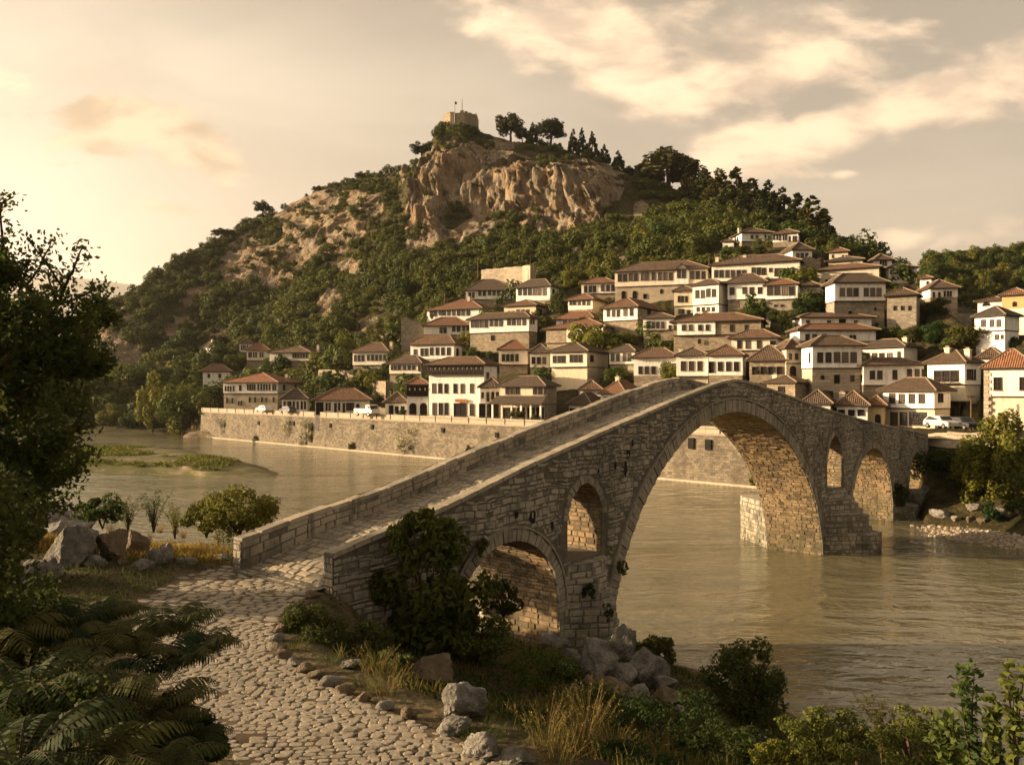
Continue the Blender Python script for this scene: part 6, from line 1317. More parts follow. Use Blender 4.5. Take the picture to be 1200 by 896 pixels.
# trees by the far shore and between the houses
TREES = [('gold', 178, 506, 40, 66, 'tall golden tree on the shore, left of its rounder twin'), ('gold', 212, 510, 52, 66, 'roundest golden tree on the shore just upstream of the quay wall'), ('dark', 246, 500, 26, 24, 'dark bush tree between the round golden tree and the quay'), ('broad', 168, 462, 52, 40, 'wide rounded tree behind the golden shore trees'), ('gold', 140, 470, 40, 46, 'golden tree left of the wide rounded one'), ('dark', 110, 486, 50, 50, 'dark tree on the shore at the foot of the left cliff'), ('gold', 128, 500, 30, 26, 'low golden bush tree on the shore in front of the dark one'), ('broad', 150, 503, 26, 20, 'low green bush tree left of the tall golden one'), ('dark', 90, 498, 40, 36, 'dark shore tree partly behind the big near tree'),
  ('broad', 315, 436, 17, 20, 'round bush tree before the orange roofed house'), ('dark', 341, 440, 13, 24, 'slim dark tree before the long house with the doorway'), ('dark', 366, 441, 34, 18, 'wide dark bush below the long house with the doorway'), ('dark', 262, 428, 30, 26, 'dark tree between the two small upstream houses'), ('broad', 284, 428, 20, 16, 'small tree right of the dark one between the upstream houses'), ('broad', 236, 452, 20, 18, 'round shrub tree left of the low reddish roof'), ('dark', 254, 474, 34, 26, 'dark hedge tree at the end of the largest upstream house'), ('dark', 378, 468, 40, 26, 'spreading dark tree over the low white shop roofs'), ('gold', 403, 432, 22, 46, 'tall golden poplar left of the square terrace house'), ('dark', 390, 462, 20, 20, 'dark round tree right of the spreading one over the shop roofs'), ('dark', 432, 448, 16, 16, 'dark bush on the terrace wall, left one of two'), ('dark', 448, 450, 14, 18, 'dark bush on the terrace wall, right one of two'),
  ('dark', 470, 489, 15, 13, 'clipped dark shrub before the small low shop'), ('dark', 556, 424, 28, 22, 'dark tree beside the pointed roof behind the tall riverside house'), ('dark', 577, 425, 18, 16, 'smaller dark tree right beside it above the porch roofed shop'), ('dark', 630, 396, 18, 24, 'dark slim tree at the right end of the eleven windowed house'), ('dark', 656, 372, 24, 40, 'tall dark tree between the six windowed house and the golden trees'), ('gold', 668, 340, 24, 34, 'golden crowned tree above the small house with a blank sunlit wall'), ('gold', 697, 334, 24, 36, 'taller golden tree left of the gabled long house'), ('gold', 718, 322, 14, 34, 'narrow golden tree touching the gabled long house'), ('broad', 742, 312, 22, 22, 'round green tree behind the gabled long house, left'), ('gold', 764, 312, 24, 22, 'olive golden tree behind the gabled long house, middle'), ('broad', 786, 308, 22, 22, 'round green tree behind the gabled long house, right'), ('dark', 812, 304, 26, 26, 'dark tree behind the very wide white house, left'), ('broad', 852, 300, 18, 16, 'small round tree before the old house with rooftop pots, left'), ('dark', 868, 300, 26, 16, 'wider dark tree before the old house with rooftop pots'), ('dark', 890, 300, 18, 14, 'small dark tree before the old house with rooftop pots, right'), ('gold', 850, 278, 18, 22, 'golden tree left of the old house with rooftop pots'),
  ('dark', 888, 376, 34, 26, 'dark tree right of the open black yard'), ('dark', 906, 378, 20, 18, 'smaller dark tree under the glazed porch house'), ('dark', 944, 372, 34, 32, 'wide dark tree left of the massive stone base'), ('dark', 962, 370, 22, 28, 'dark tree touching the massive stone base'), ('dark', 922, 390, 26, 30, 'dark tree above the pale house with three tall windows'), ('broad', 722, 448, 40, 22, 'bright topped bush under the small perched house'), ('gold', 782, 447, 26, 30, 'golden round bush against the low white house by the crest'), ('dark', 756, 450, 26, 10, 'clipped hedge in front of the low white house by the crest'), ('dark', 805, 448, 10, 9, 'small hedge bush left of the middle crest house'),
  ('dark', 1084, 370, 28, 20, 'dark tree below the dark roofed valley house, left'), ('dark', 1104, 368, 30, 22, 'dark tree below the dark roofed valley house, right'), ('dark', 1040, 402, 34, 28, 'dark tree at the foot of the massive stone base'), ('dark', 1068, 404, 40, 28, 'wide dark tree right of the massive stone base'), ('dark', 1096, 406, 40, 34, 'dark tree above the flower balcony house'), ('dark', 1130, 408, 44, 36, 'broad dark tree left of the grey roofed white house'), ('broad', 1112, 412, 24, 20, 'greenish tree in front of the broad dark one'), ('dark', 1180, 412, 34, 20, 'dark tree below the grey roofed white house'), ('dark', 1168, 420, 40, 18, 'low dark tree behind the largest right edge house'), ('broad', 1122, 348, 20, 12, 'small olive tree by the dark roofed valley house'), ('dark', 974, 448, 20, 14, 'small green bush on the cream base of the five windowed house'), ('dark', 886, 446, 14, 18, 'dark bush between the crest houses and the low stone house')]
for i, (fam, px, y, w, hp, lb) in enumerate(TREES): tree_px(fam, px, y, w * (.86 if px > 420 else 1), hp * (.86 if px > 420 else 1), lb, i)
for i, (px, w, hp) in enumerate([(593, 20, 12), (622, 12, 9)]):
    u = q_of_px(px); x, y, z = qpt(u, -2.5 if i == 0 else -.9, STREET); tree('dark', x, y, z, hp / FPX * y * 1.2, ['planted green shrub before the porch roofed shop', 'small shrub on the riverside pavement'][i], 'shrub', None, 1.3, i, 'shrub')

# scrub on the slopes: the largest as single shrubs, the rest as one cover
def scatter_far():
    rng = np.random.default_rng(77); A = np.abs(np.gradient(PXG, axis=0) / FPX * DG * np.gradient(DG, axis=1)); slope = np.sqrt(1 + np.clip(dzd, 0, 3) ** 2)
    ok = (TZ > 2.2) & ((PXG < 240) | (quay_s(XG, YG) > 11)) & (DG > 150) & (DG < 420) & (PXG > -60) & (PXG < 1060) & (YI < 505)
    vis = np.ones_like(TZ, bool); top = np.minimum.accumulate(np.where(DG > 120, YI, 9999), axis=1); vis = YI <= top + 2.5
    D_ = A * slope * ok * vis * np.clip(1.0 - ROCK * .9, .12, 1) * (1 - housezone * .94) * np.clip(.55 + soft * 1.2, .15, 1)
    D_ *= np.where((YI < 250) & (PXG > 560) & (PXG < 745), .25, 1.0)
    w = D_.ravel() / D_.sum(); N_ = 5200; id_ = rng.choice(len(w), N_, p=w, replace=False); jit = rng.uniform(-1.0, 1.0, (N_, 2)); x, y, z = XD.ravel()[id_] + jit[:, 0], YD.ravel()[id_] + jit[:, 1], ZD.ravel()[id_]
    sz = rng.uniform(.9, 2.5, N_) * np.where(rng.random(N_) < .16, 1.6, 1.0) * np.clip(1.35 - (z - 15) / 110, .7, 1.4); app = sz / y; return x, y, z, sz, app, rng
sx_, sy_, sz_, ss_, app_, rng_ = scatter_far()
SHR = []
for s_ in range(7):
    rg = np.random.default_rng(300 + s_); P, out, T = crown_pts(620, (1.0, 1.0, .9), rg, clumps=11, cr=.5, hollow=.5); SHR.append((leaf_quads(P, .105, rg, .35, .7, out, 2.4), T))
shr_me = [quads_mesh('shrub', q, t.astype(np.float32), [MAT[m]]) for (q, t), m in zip(SHR, ['leaf_scrub', 'leaf_scrub', 'leaf_dark', 'leaf_mid', 'leaf_scrub', 'leaf_gold', 'leaf_mid'])]
order = np.argsort(-app_)
for k, i in enumerate(order[:260]):
    o = bpy.data.objects.new('shrub', shr_me[int(rng_.integers(0, 7))]); link(o); s = ss_[i]; o.location = (sx_[i], sy_[i], sz_[i] + s * .45); o.scale = (s * rng_.uniform(.9, 1.3), s * rng_.uniform(.9, 1.3), s * rng_.uniform(.8, 1.25)); o.rotation_euler = (0, 0, rng_.uniform(0, 6.28)); tag(o, 'rounded green shrub growing on the steep slope', 'shrub', 'shrubs on the hillside')
def scrub_cover(ids, name, mats):
    Q = []; T = []
    for i in ids:
        q, t = SHR[int(rng_.integers(0, 7))]; s = ss_[i]; a = rng_.uniform(0, 6.28); c, sn = math.cos(a), math.sin(a); Rz = np.array([[c, -sn, 0], [sn, c, 0], [0, 0, 1]]); sub = q
        Q.append((sub.reshape(-1, 3) @ Rz.T * np.array([s * 1.1, s * 1.1, s]) + np.array([sx_[i], sy_[i], sz_[i] + s * .42])).reshape(-1, 4, 3)); T.append(np.clip(t[:len(sub)] * .6 + rng_.uniform(0, .5), 0, 1))
    me = quads_mesh(name, np.concatenate(Q), np.concatenate(T).astype(np.float32), mats); tag(link(bpy.data.objects.new(name, me)), kind='stuff')
rest = order[260:]; scrub_cover(rest[::3], 'hillside_scrub', [MAT['leaf_scrub']]); scrub_cover(rest[1::3], 'hillside_scrub', [MAT['leaf_mid']]); scrub_cover(rest[2::3], 'hillside_scrub', [MAT['leaf_dark']])
# wooded hill across the valley, trees one can tell apart, and pale houses at its top
rg = np.random.default_rng(5); cand = []
for _ in range(2600):
    i = rg.integers(20, VP.shape[0] - 30); j = rg.integers(3, 27); px = VP[i, j]
    if 1060 < px < 1240: cand.append((VX[i, j] + rg.uniform(-2, 2), VD[i, j] + rg.uniform(-2, 2), VZ[i, j]))
for k, (x, y, z) in enumerate(cand[:240]):
    px_ = 600 + FPX * x / y; hh = rg.uniform(6, 11); me, zc, tm = FAM[['gold', 'broad', 'broad', 'dark'][k % 4]][k % 3]; t = empty('broadleaf_tree', (x, y, z - .5), rg.uniform(0, 6), 'olive green tree in the wood on the hill across the valley', 'tree', 'trees on the hill across the valley'); t.scale = (hh * .95, hh * .95, hh); link(bpy.data.objects.new('crown', me), t).location = (0, 0, zc)
for k, (px, w, lb) in enumerate([(1104, 7, 'leftmost tiny white house on the skyline of the hill across the valley'), (1117, 12, 'longest tiny white house on the skyline of the hill across the valley'), (1138, 10, 'rightmost tiny white house on the skyline of the hill across the valley')]):
    p = at(px, 309, 455); hw = w / 2 / FPX * 455; root = empty('house', p, -.5, lb, 'house', 'houses on the hill across the valley'); b = MB(); b.box(-hw, hw, -3, 3, -6, 3.2); b.build('wall', [MAT['plaster']], root); b = MB(); hip_roof(b, -hw, hw, -3, 3, 3.2, 1.0, .5); b.build('roof', [MAT['tile_brown'], MAT['ridge_cap'], MAT['wood_dark']], root)
    for x in np.arange(-hw + .9, hw - .5, 1.7): link(bpy.data.objects.new('window', window_mesh(.8, 1.2, 'w')), root).location = (x, -3.003, .8)

# plants on the quay wall
for i, (px, y, w, hp, m, lb) in enumerate([(482, 512, 34, 26, 'leaf_gold', 'golden plant spilling down the quay wall'), (478, 526, 26, 14, 'leaf_dark', 'dark bush at the waterline under the golden wall plant'), (358, 510, 10, 34, 'leaf_dark', 'longest dark creeper hanging down the quay wall'), (341, 502, 12, 22, 'leaf_dark', 'dark creeper left of the longest one'), (366, 505, 7, 24, 'leaf_dark', 'narrow dark creeper right of the longest one'), (303, 516, 10, 12, 'leaf_dark', 'small dark plant at the waterline, farthest upstream'), (415, 523, 10, 12, 'leaf_dark', 'small dark plant at the waterline between the creepers and the golden plant'), (554, 527, 12, 10, 'leaf_mid', 'small green plant at the waterline left of the bridge'), (262, 500, 16, 16, 'leaf_dark', 'dark bush growing from the upstream end of the quay wall'), (884, 565, 8, 12, 'leaf_gold', 'small green plant at the wall foot seen through the main arch')]):
    u = q_of_px(px); d = qpt(u, .5, 0)[1]; s = w / 2 / FPX * d; v = hp / 2 / FPX * d; x, y_, _ = qpt(u, .45, 0); me = crown_mesh('wall_plant', 700, (s, s * .5 + .15, v), .11, 60 + i, m, clumps=12, cr=.42, flat_bottom=False); o = link(bpy.data.objects.new('wall_plant', me)); o.location = (x, y_, CAMZ - (y - HY) / FPX * d); tag(o, lb, 'plant', 'plants on the quay wall')
# golden bush and dark growth on the right bank
def bush(px, yb, w, hp, d, n, leaf, mat, label, name='bush', cat='bush', seed=1, clumps=30, stems=7, cr=.34, group=None, flat=False, hollow=.45, depth=.85):
    p = at(px, yb, d); s = w / 2 / FPX * d; v = hp / 2 / FPX * d; root = empty(name, p, 0, label, cat, group)
    c = link(bpy.data.objects.new('foliage', crown_mesh('foliage', n, (s, s * depth, v), leaf, seed, mat, clumps=clumps, cr=cr, hollow=hollow, flat_bottom=flat)), root); c.location = (0, 0, v * .82)
    rg = random.Random(seed); b = MB()
    for k in range(stems):
        a = rg.uniform(0, 6.28); r = rg.uniform(.3, .85); q = Vector((math.cos(a) * s * r, math.sin(a) * s * depth * r, v * rg.uniform(.8, 1.6))); b.tube([(0, 0, -.3), tuple(q * .5 + Vector((0, 0, v * .15))), tuple(q)], [.035 * v + .01, .025 * v + .008, .008], 5)
    b.build('stems', [MAT['bark']], root); return root
bush(1176, 606, 100, 136, 72, 15000, .16, 'leaf_gold', 'big golden green bush at the right edge, hiding the river end of the largest house', seed=11, clumps=60, cr=.26); bush(1150, 590, 80, 66, 76, 6000, .16, 'leaf_dark', 'dark bush on the right bank below the parked cars', seed=12, clumps=36)
bush(1108, 580, 80, 60, 80, 6000, .16, 'leaf_dark', 'dark bank shrub beside the last bridge arch', seed=13, clumps=36); bush(1170, 612, 44, 26, 68, 1800, .12, 'leaf_dark', 'low dark bush at the right waterline', seed=14, clumps=20); bush(1052, 592, 24, 28, 74, 900, .13, 'leaf_dark', 'dark shrub between the last two arches', seed=15, clumps=14); bush(1090, 566, 26, 14, 82, 600, .1, 'orange_grass', 'small rusty bush by the last bridge arch', seed=16, clumps=12); bush(1200, 604, 50, 60, 66, 2000, .14, 'leaf_dark', 'dark bush at the very right edge above the pebbles', seed=17, clumps=22)
# ------------------------------------------------------------------ foreground plants
bush(505, 752, 150, 156, 25.6, 6200, .12, 'leaf_bush', 'large leafy dark bush against the near end of the bridge', seed=21, clumps=54, cr=.24, hollow=.6, depth=.55)
bush(492, 652, 92, 64, 25.0, 1500, .12, 'leaf_mid', 'top shoots of the large dark bush by the parapet, sunlight put into their leaf colour', 'bush', seed=22, clumps=34, cr=.24, depth=.5)  # paler leaf colour stands for sunlight on top of the dark bush
bush(368, 762, 76, 66, 20.0, 3600, .045, 'leaf_dark', 'dark bush in the hollow beside the path bend', seed=23, clumps=34, depth=.7); bush(428, 770, 90, 46, 21.5, 3600, .05, 'leaf_dark', 'low dark bush at the foot of the large leafy one', seed=24, clumps=34, depth=.7)
bush(560, 770, 90, 60, 25.5, 3600, .06, 'leaf_mid', 'green fern like bush below the large leafy one', seed=25, clumps=34, depth=.6); bush(590, 716, 44, 40, 28.3, 1800, .06, 'leaf_dark', 'dark bush half hiding the small arch', seed=26, clumps=22, depth=.5)
bush(872, 838, 106, 100, 27.0, 7500, .06, 'leaf_dark', 'feathery dark shrub standing before the river', seed=27, clumps=80, cr=.22, hollow=.4); bush(766, 780, 44, 46, 32.0, 2200, .075, 'leaf_dark', 'small dark shrub on the riverside rocks', seed=28, clumps=26, cr=.3)
bush(280, 622, 96, 58, 34.5, 6000, .07, 'leaf_gold', 'sunlit pale green shrub behind the parapet end', seed=29, clumps=50, cr=.28); bush(242, 622, 46, 40, 35, 2400, .07, 'leaf_gold', 'smaller sunlit shrub left of the pale green one', seed=30, clumps=26); bush(120, 612, 60, 34, 37, 2000, .08, 'leaf_mid', 'low green bush on the bank behind the boulders', seed=31, clumps=24)
bush(-75, 800, 250, 370, 12.0, 12000, .055, 'leaf_dark', 'dark leafy thicket at the left edge, added to shade the ferns', 'thicket', 'thicket', 36, 70, cr=.24)  # added, mostly out of view, to throw shade over the ferns
bush(-6, 652, 150, 170, 23.0, 7000, .08, 'leaf_dark', 'dark undergrowth at the left edge below the tall backlit tree', 'thicket', 'thicket', 35, 50, cr=.28)
for i, (px, y, w, hp, d, m, lb) in enumerate([(700, 860, 150, 60, 19.5, 'leaf_dark', 'dark ground bush in the middle of the lower bank'), (790, 880, 150, 70, 18.5, 'leaf_dark', 'wide dark bush at the bottom centre right'), (640, 800, 90, 46, 23.5, 'leaf_mid', 'green bush between the smooth boulder and the riverside rocks'), (870, 905, 130, 60, 16.5, 'leaf_dark', 'dark bush at the bottom edge below the feathery shrub'), (600, 870, 80, 50, 17.5, 'leaf_dark', 'dark bush right of the path edge at the bottom'), (730, 920, 140, 50, 14.5, 'leaf_dark', 'dark bush cut by the bottom edge'), (455, 800, 70, 40, 18.6, 'leaf_mid', 'green weeds bush in the path bend'), (520, 828, 50, 30, 17.8, 'leaf_mid', 'small green weeds bush beside the dark rough boulder')]):
    bush(px, y, w, hp, d, 3600, .045, m, lb, seed=40 + i, clumps=40, cr=.26, flat=False)
for i, (px, y, w, hp, d, n_, lb) in enumerate([(970, 900, 110, 76, 12.5, 2600, 'bright yellow green bush at the bottom edge, left one'), (1075, 905, 120, 80, 12.0, 2600, 'bright yellow green bush at the bottom edge, right one'), (910, 905, 70, 40, 13.5, 1500, 'small yellow green bush at the bottom edge')]):
    bush(px, y, w, hp, d, n_ * 2, .028, 'leaf_gold' if i == 2 else 'leaf_mid', lb, seed=60 + i, clumps=60, cr=.2, flat=False, hollow=.3)
def stems_plant(name, px, yb, d, hm, n_st, leaves, leaf, mat, label, cat, seed, spread=.35, start=.15, aspect=.5, group=None, spike=False):
    """several upright stems carrying leaves all along"""
    rg = random.Random(seed); rng = np.random.default_rng(seed); p = at(px, yb, d); root = empty(name, p, 0, label, cat, group); b = MB(); C = []
    for k in range(n_st):
        a = rg.uniform(0, 6.28); r = rg.uniform(.1, 1) * spread; h = hm * rg.uniform(.6, 1); pts = [(math.cos(a) * r * t ** 1.3 + .02 * math.sin(5 * t + k), math.sin(a) * r * t ** 1.3, h * t - .2 * (t == 0)) for t in np.linspace(0, 1, 6)]; b.tube(pts, list(np.linspace(.012 * hm + .003, .003, 6)), 5)
        P = np.array(pts)
        for _ in range(leaves):
            t = rg.uniform(start, 1.0); q = np.array([np.interp(t, np.linspace(0, 1, 6), P[:, c]) for c in range(3)]); an = rg.uniform(0, 6.28); rr = leaf * (1.0 if not spike else .5) * rg.uniform(.5, 1.1); C.append(q + np.array([math.cos(an) * rr, math.sin(an) * rr, rg.uniform(-.3, .3) * leaf]) * (1.5 if leaf > .05 else 1.0))
    b.build('stems', [MAT['bark']], root); C = np.array(C); out = np.zeros_like(C); out[:, 2] = .8; out[:, 1] = -.25
    link(bpy.data.objects.new('leaves', quads_mesh('leaves', leaf_quads(C, leaf, rng, .3, aspect, out), rng.random(len(C)).astype(np.float32), [MAT[mat]])), root)
for i, (px, y, d, h, lb) in enumerate([(1140, 905, 9.5, 1.36, 'tall broad leaved sapling at the right edge of the lower bank'), (1190, 905, 9.0, 1.42, 'tallest broad leaved sapling, cut by the right edge'), (1165, 915, 9.2, 1.0, 'shorter broad leaved sapling between the two tall ones'), (1110, 905, 9.8, .8, 'lowest broad leaved sapling left of the tall ones')]):
    stems_plant('sapling', px, y, d, h, 4 if i < 2 else 5, 60, .052, 'leaf_mid', lb, 'sapling', 80 + i, .22, .12, .62)
for i, (px, y, d, h, m, lb) in enumerate([(1035, 880, 13.5, .95, 'leaf_dark', 'thin dark upright weeds before the river, left of the saplings'), (1005, 885, 13.8, .75, 'leaf_dark', 'shorter dark upright weeds before the river'), (180, 618, 33, 1.7, 'leaf_mid', 'tall leafy weeds on the bank before the bright water'), (150, 616, 34, 1.2, 'leaf_mid', 'shorter leafy weeds left of the tall ones'), (205, 625, 32, 1.3, 'leaf_gold', 'sunlit leafy weeds right of the tall ones')]):
    stems_plant('weeds', px, y, d, h, 12, 40, .045 if d < 20 else .06, m, lb, 'weeds', 90 + i, .6 if d < 20 else .9, .1, .3)

def tuft(px, y, d, hm, n_, mat, label, seed, spread=.35, heads=True):
    rng = np.random.default_rng(seed); p = at(px, y, d); g = float(ground_near(p.x, p.y)[0]) if d < 45 else p.z; root = empty('grass_tuft', (p.x, p.y, min(p.z, g + .2)), 0, label, 'grass tuft', 'grass tufts on the bank'); a = rng.uniform(0, 6.28, n_); r0 = rng.uniform(0, .5, n_) * spread; h = hm * rng.uniform(.45, 1.05, n_); lean = rng.uniform(.15, .9, n_) * spread * 1.5
    base = np.stack([np.cos(a) * r0, np.sin(a) * r0, np.full(n_, -.15)], -1); b2 = a + rng.normal(0, .6, n_); mid = base + np.stack([np.cos(b2) * lean * .35, np.sin(b2) * lean * .35, h * .6], -1); tip = base + np.stack([np.cos(b2) * lean, np.sin(b2) * lean, h], -1); wv = np.stack([-np.sin(b2), np.cos(b2), np.zeros(n_)], -1) * (.0035 + .0035 * hm)
    Q = np.concatenate([np.stack([base - wv, base + wv, mid + wv * .8, mid - wv * .8], 1), np.stack([mid - wv * .8, mid + wv * .8, tip + wv * .2, tip - wv * .2], 1)]); T = np.tile(rng.random(n_), 2)
    if heads:
        k = rng.random(n_) < .5; tp = np.repeat(tip[k], 7, 0); t = np.tile(np.linspace(0, 1, 7), k.sum())[:, None]; C = tp - (tp - np.repeat(mid[k], 7, 0)) * t * .35 + rng.normal(0, .012, (len(tp), 3)); Q = np.concatenate([Q, leaf_quads(C, .016 + .008 * hm, rng, .2, .4)]); T = np.concatenate([T, rng.random(len(C))])
    link(bpy.data.objects.new('blades', quads_mesh('blades', Q, T.astype(np.float32), [MAT[mat]])), root)
TU = [(452, 812, 18.2, .8, 'dry_grass'), (470, 800, 18.8, 1.0, 'dry_grass'), (440, 790, 19, .9, 'dry_grass'), (520, 815, 18.5, .6, 'dry_grass'), (660, 850, 19.5, 1.3, 'dry_grass'), (640, 872, 17.2, 1.0, 'dry_grass'), (680, 880, 16.4, 1.2, 'dry_grass'), (705, 840, 20.5, 1.2, 'dry_grass'), (620, 790, 24, 1.0, 'dry_grass'), (650, 780, 25, 1.0, 'dry_grass'), (600, 780, 24, .9, 'dry_grass'), (720, 890, 15.6, .9, 'dry_grass'), (770, 890, 15.4, .8, 'dry_grass'), (830, 850, 22.5, .9, 'dry_grass'), (560, 875, 14.6, .5, 'green_grass'), (562, 866, 15, .55, 'green_grass'), (690, 870, 17.5, 1.6, 'dry_grass'), (655, 900, 14.8, .9, 'dry_grass'), (612, 850, 18, .8, 'dry_grass'), (470, 745, 23.5, .9, 'dry_grass'), (425, 805, 17.6, .5, 'green_grass'), (345, 760, 18.9, .5, 'green_grass'), (385, 775, 18.6, .5, 'green_grass'),
      (150, 628, 31, .9, 'orange_grass'), (175, 632, 31.5, .9, 'orange_grass'), (200, 640, 30.5, .8, 'orange_grass'), (230, 645, 30, .8, 'orange_grass'), (255, 640, 30.5, .8, 'orange_grass'), (272, 645, 29.5, .7, 'orange_grass'), (215, 628, 33, .9, 'orange_grass'), (130, 622, 33, .9, 'orange_grass'), (188, 622, 33.5, .9, 'orange_grass'), (245, 655, 28.5, .6, 'green_grass'), (220, 652, 29, .6, 'green_grass'), (185, 645, 30, .7, 'green_grass')]
for i, (px, y, d, h, m) in enumerate(TU):
    dn = meet_near(px, min(y, 893)); tuft(px, y, dn, h * .85, 85, m, {'dry_grass': 'dry straw coloured grass tuft with seed heads on the near bank', 'orange_grass': 'rusty orange grass tuft on the bank behind the boulders', 'green_grass': 'short green grass tuft beside the cobbled path'}[m], 700 + i, .45, m != 'green_grass')
# short ground cover on the banks
def ground_cover(name, n_, box, mat, hmin, hmax, seed, keep):
    rng = np.random.default_rng(seed); x = rng.uniform(box[0], box[1], n_); y = rng.uniform(box[2], box[3], n_); pdist = path_dist(x, y); patch = fbm(p3(x / 2.4, y / 2.4), 3, seed); m = (pdist > .12) & keep(x, y) & (patch > -.12); x, y = x[m], y[m]; z = ground_near(x, y); k = z > .25; x, y, z = x[k], y[k], z[k]; n2 = len(x)
    a = rng.uniform(0, 6.28, n2); h = rng.uniform(hmin, hmax, n2); ln = h * rng.uniform(.1, .7, n2); b0 = np.stack([x, y, z - .03], -1); tip = b0 + np.stack([np.cos(a) * ln, np.sin(a) * ln, h], -1); wv = np.stack([-np.sin(a), np.cos(a), 0 * a], -1) * (.006 + h * .02)[:, None]; mid = (b0 + tip) / 2 + np.array([0, 0, .1]) * h[:, None]
    tag(link(bpy.data.objects.new(name, quads_mesh(name, np.stack([b0 - wv, b0 + wv, tip, mid - wv], 1), rng.random(n2).astype(np.float32), [MAT[mat]]))), kind='stuff')
ground_cover('bank_grass', 42000, (-4, 15, 11, 36), 'green_grass', .08, .32, 3, lambda x, y: np.ones_like(x, bool)); ground_cover('dry_bank_grass', 26000, (-4, 14, 11, 36), 'dry_grass', .1, .4, 4, lambda x, y: np.ones_like(x, bool))
ground_cover('bank_grass', 30000, (-24, -6, 8, 38), 'green_grass', .08, .3, 5, lambda x, y: np.ones_like(x, bool)); ground_cover('rusty_bank_grass', 24000, (-22, -8, 27.5, 37), 'orange_grass', .15, .5, 6, lambda x, y: np.ones_like(x, bool))
def leaf_litter(n_, box, seed):                                             # low creeping leaves hiding bare soil
    rng = np.random.default_rng(seed); x = rng.uniform(box[0], box[1], n_); y = rng.uniform(box[2], box[3], n_); m = path_dist(x, y) > .25; x, y = x[m], y[m]; z = ground_near(x, y); k = z > .3; C = np.stack([x, y, z + rng.uniform(.02, .3, len(x)) * (fbm(p3(x / 1.5, y / 1.5), 3, 2) + .6)], -1)[k]; tag(link(bpy.data.objects.new('creeping_plants', quads_mesh('creeping_plants', leaf_quads(C, .045, rng, .9, .6), rng.random(len(C)).astype(np.float32), [MAT['leaf_dark']]))), kind='stuff')
leaf_litter(52000, (-3.5, 15, 10, 36), 9); leaf_litter(30000, (-26, -5, 6, 33), 10)
def shoal_cover():
    rng = np.random.default_rng(31); n_ = 12000; lo, hi = BAR_A.min(0), BAR_A.max(0); x = rng.uniform(lo[0], hi[0], n_); y = rng.uniform(lo[1], hi[1], n_)
    c = BAR_A.mean(0); ang = np.arctan2(BAR_A[:, 1] - c[1], BAR_A[:, 0] - c[0]); od = np.argsort(ang); rad = np.hypot(BAR_A[:, 0] - c[0], BAR_A[:, 1] - c[1]); q = np.interp(np.arctan2(y - c[1], x - c[0]), ang[od], rad[od]); t = np.hypot(x - c[0], y - c[1]) / q; m = (t < .85) & (fbm(p3(x / 9, y / 9), 3, 12) > -.1); x, y, t = x[m], y[m], t[m]
    z = -.25 + 1.4 * (1 - np.clip(t, 0, 1) ** 6); C = np.stack([x, y, z + rng.uniform(0, .3, len(x))], -1); C = np.repeat(C, 6, 0); C = C + rng.normal(0, .22, C.shape) * np.array([1, 1, .5]); tag(link(bpy.data.objects.new('shoal_weeds', quads_mesh('shoal_weeds', leaf_quads(C, .2, rng, .6, .5), rng.random(len(C)).astype(np.float32), [MAT['leaf_gold']]))), kind='stuff')
    P = []; T = []
    import itertools
    ico = np.array([(1, 0, 0), (0, 1, 0), (-1, 0, 0), (0, -1, 0), (0, 0, .6), (.7, .7, .25), (-.7, .7, .25), (-.7, -.7, .25), (.7, -.7, .25)])
    n2 = 5200; lo, hi = BAR_B.min(0), BAR_B.max(0); x = rng.uniform(lo[0], hi[0], n2); y = rng.uniform(lo[1], hi[1], n2); c = BAR_B.mean(0); ang = np.arctan2(BAR_B[:, 1] - c[1], BAR_B[:, 0] - c[0]); od = np.argsort(ang); rad = np.hypot(BAR_B[:, 0] - c[0], BAR_B[:, 1] - c[1]); q = np.interp(np.arctan2(y - c[1], x - c[0]), ang[od], rad[od]); t = np.hypot(x - c[0], y - c[1]) / q; m = t < 1.04; x, y, t = x[m], y[m], t[m]; b = MB()
    for X_, Y_, t_ in zip(x, y, t):
        s = rng.uniform(.06, .2) * (1.8 if rng.random() < .06 else 1); z = -.25 + .6 * (1 - min(t_, 1) ** 2.2); a = rng.uniform(0, 6.28); ring = [(X_ + s * math.cos(a + k * 1.047) * rng.uniform(.8, 1.2), Y_ + s * .8 * math.sin(a + k * 1.047), z) for k in range(6)]; up_ = [(X_ + (p[0] - X_) * .55, Y_ + (p[1] - Y_) * .55, z + s * .75) for p in ring]; b.add(ring + up_, [(k, (k + 1) % 6, 6 + (k + 1) % 6, 6 + k) for k in range(6)] + [tuple(range(6, 12))], 0, None, rng.random())
    tag(b.build('pebbles', [MAT['pebble']]), kind='stuff')
shoal_cover()
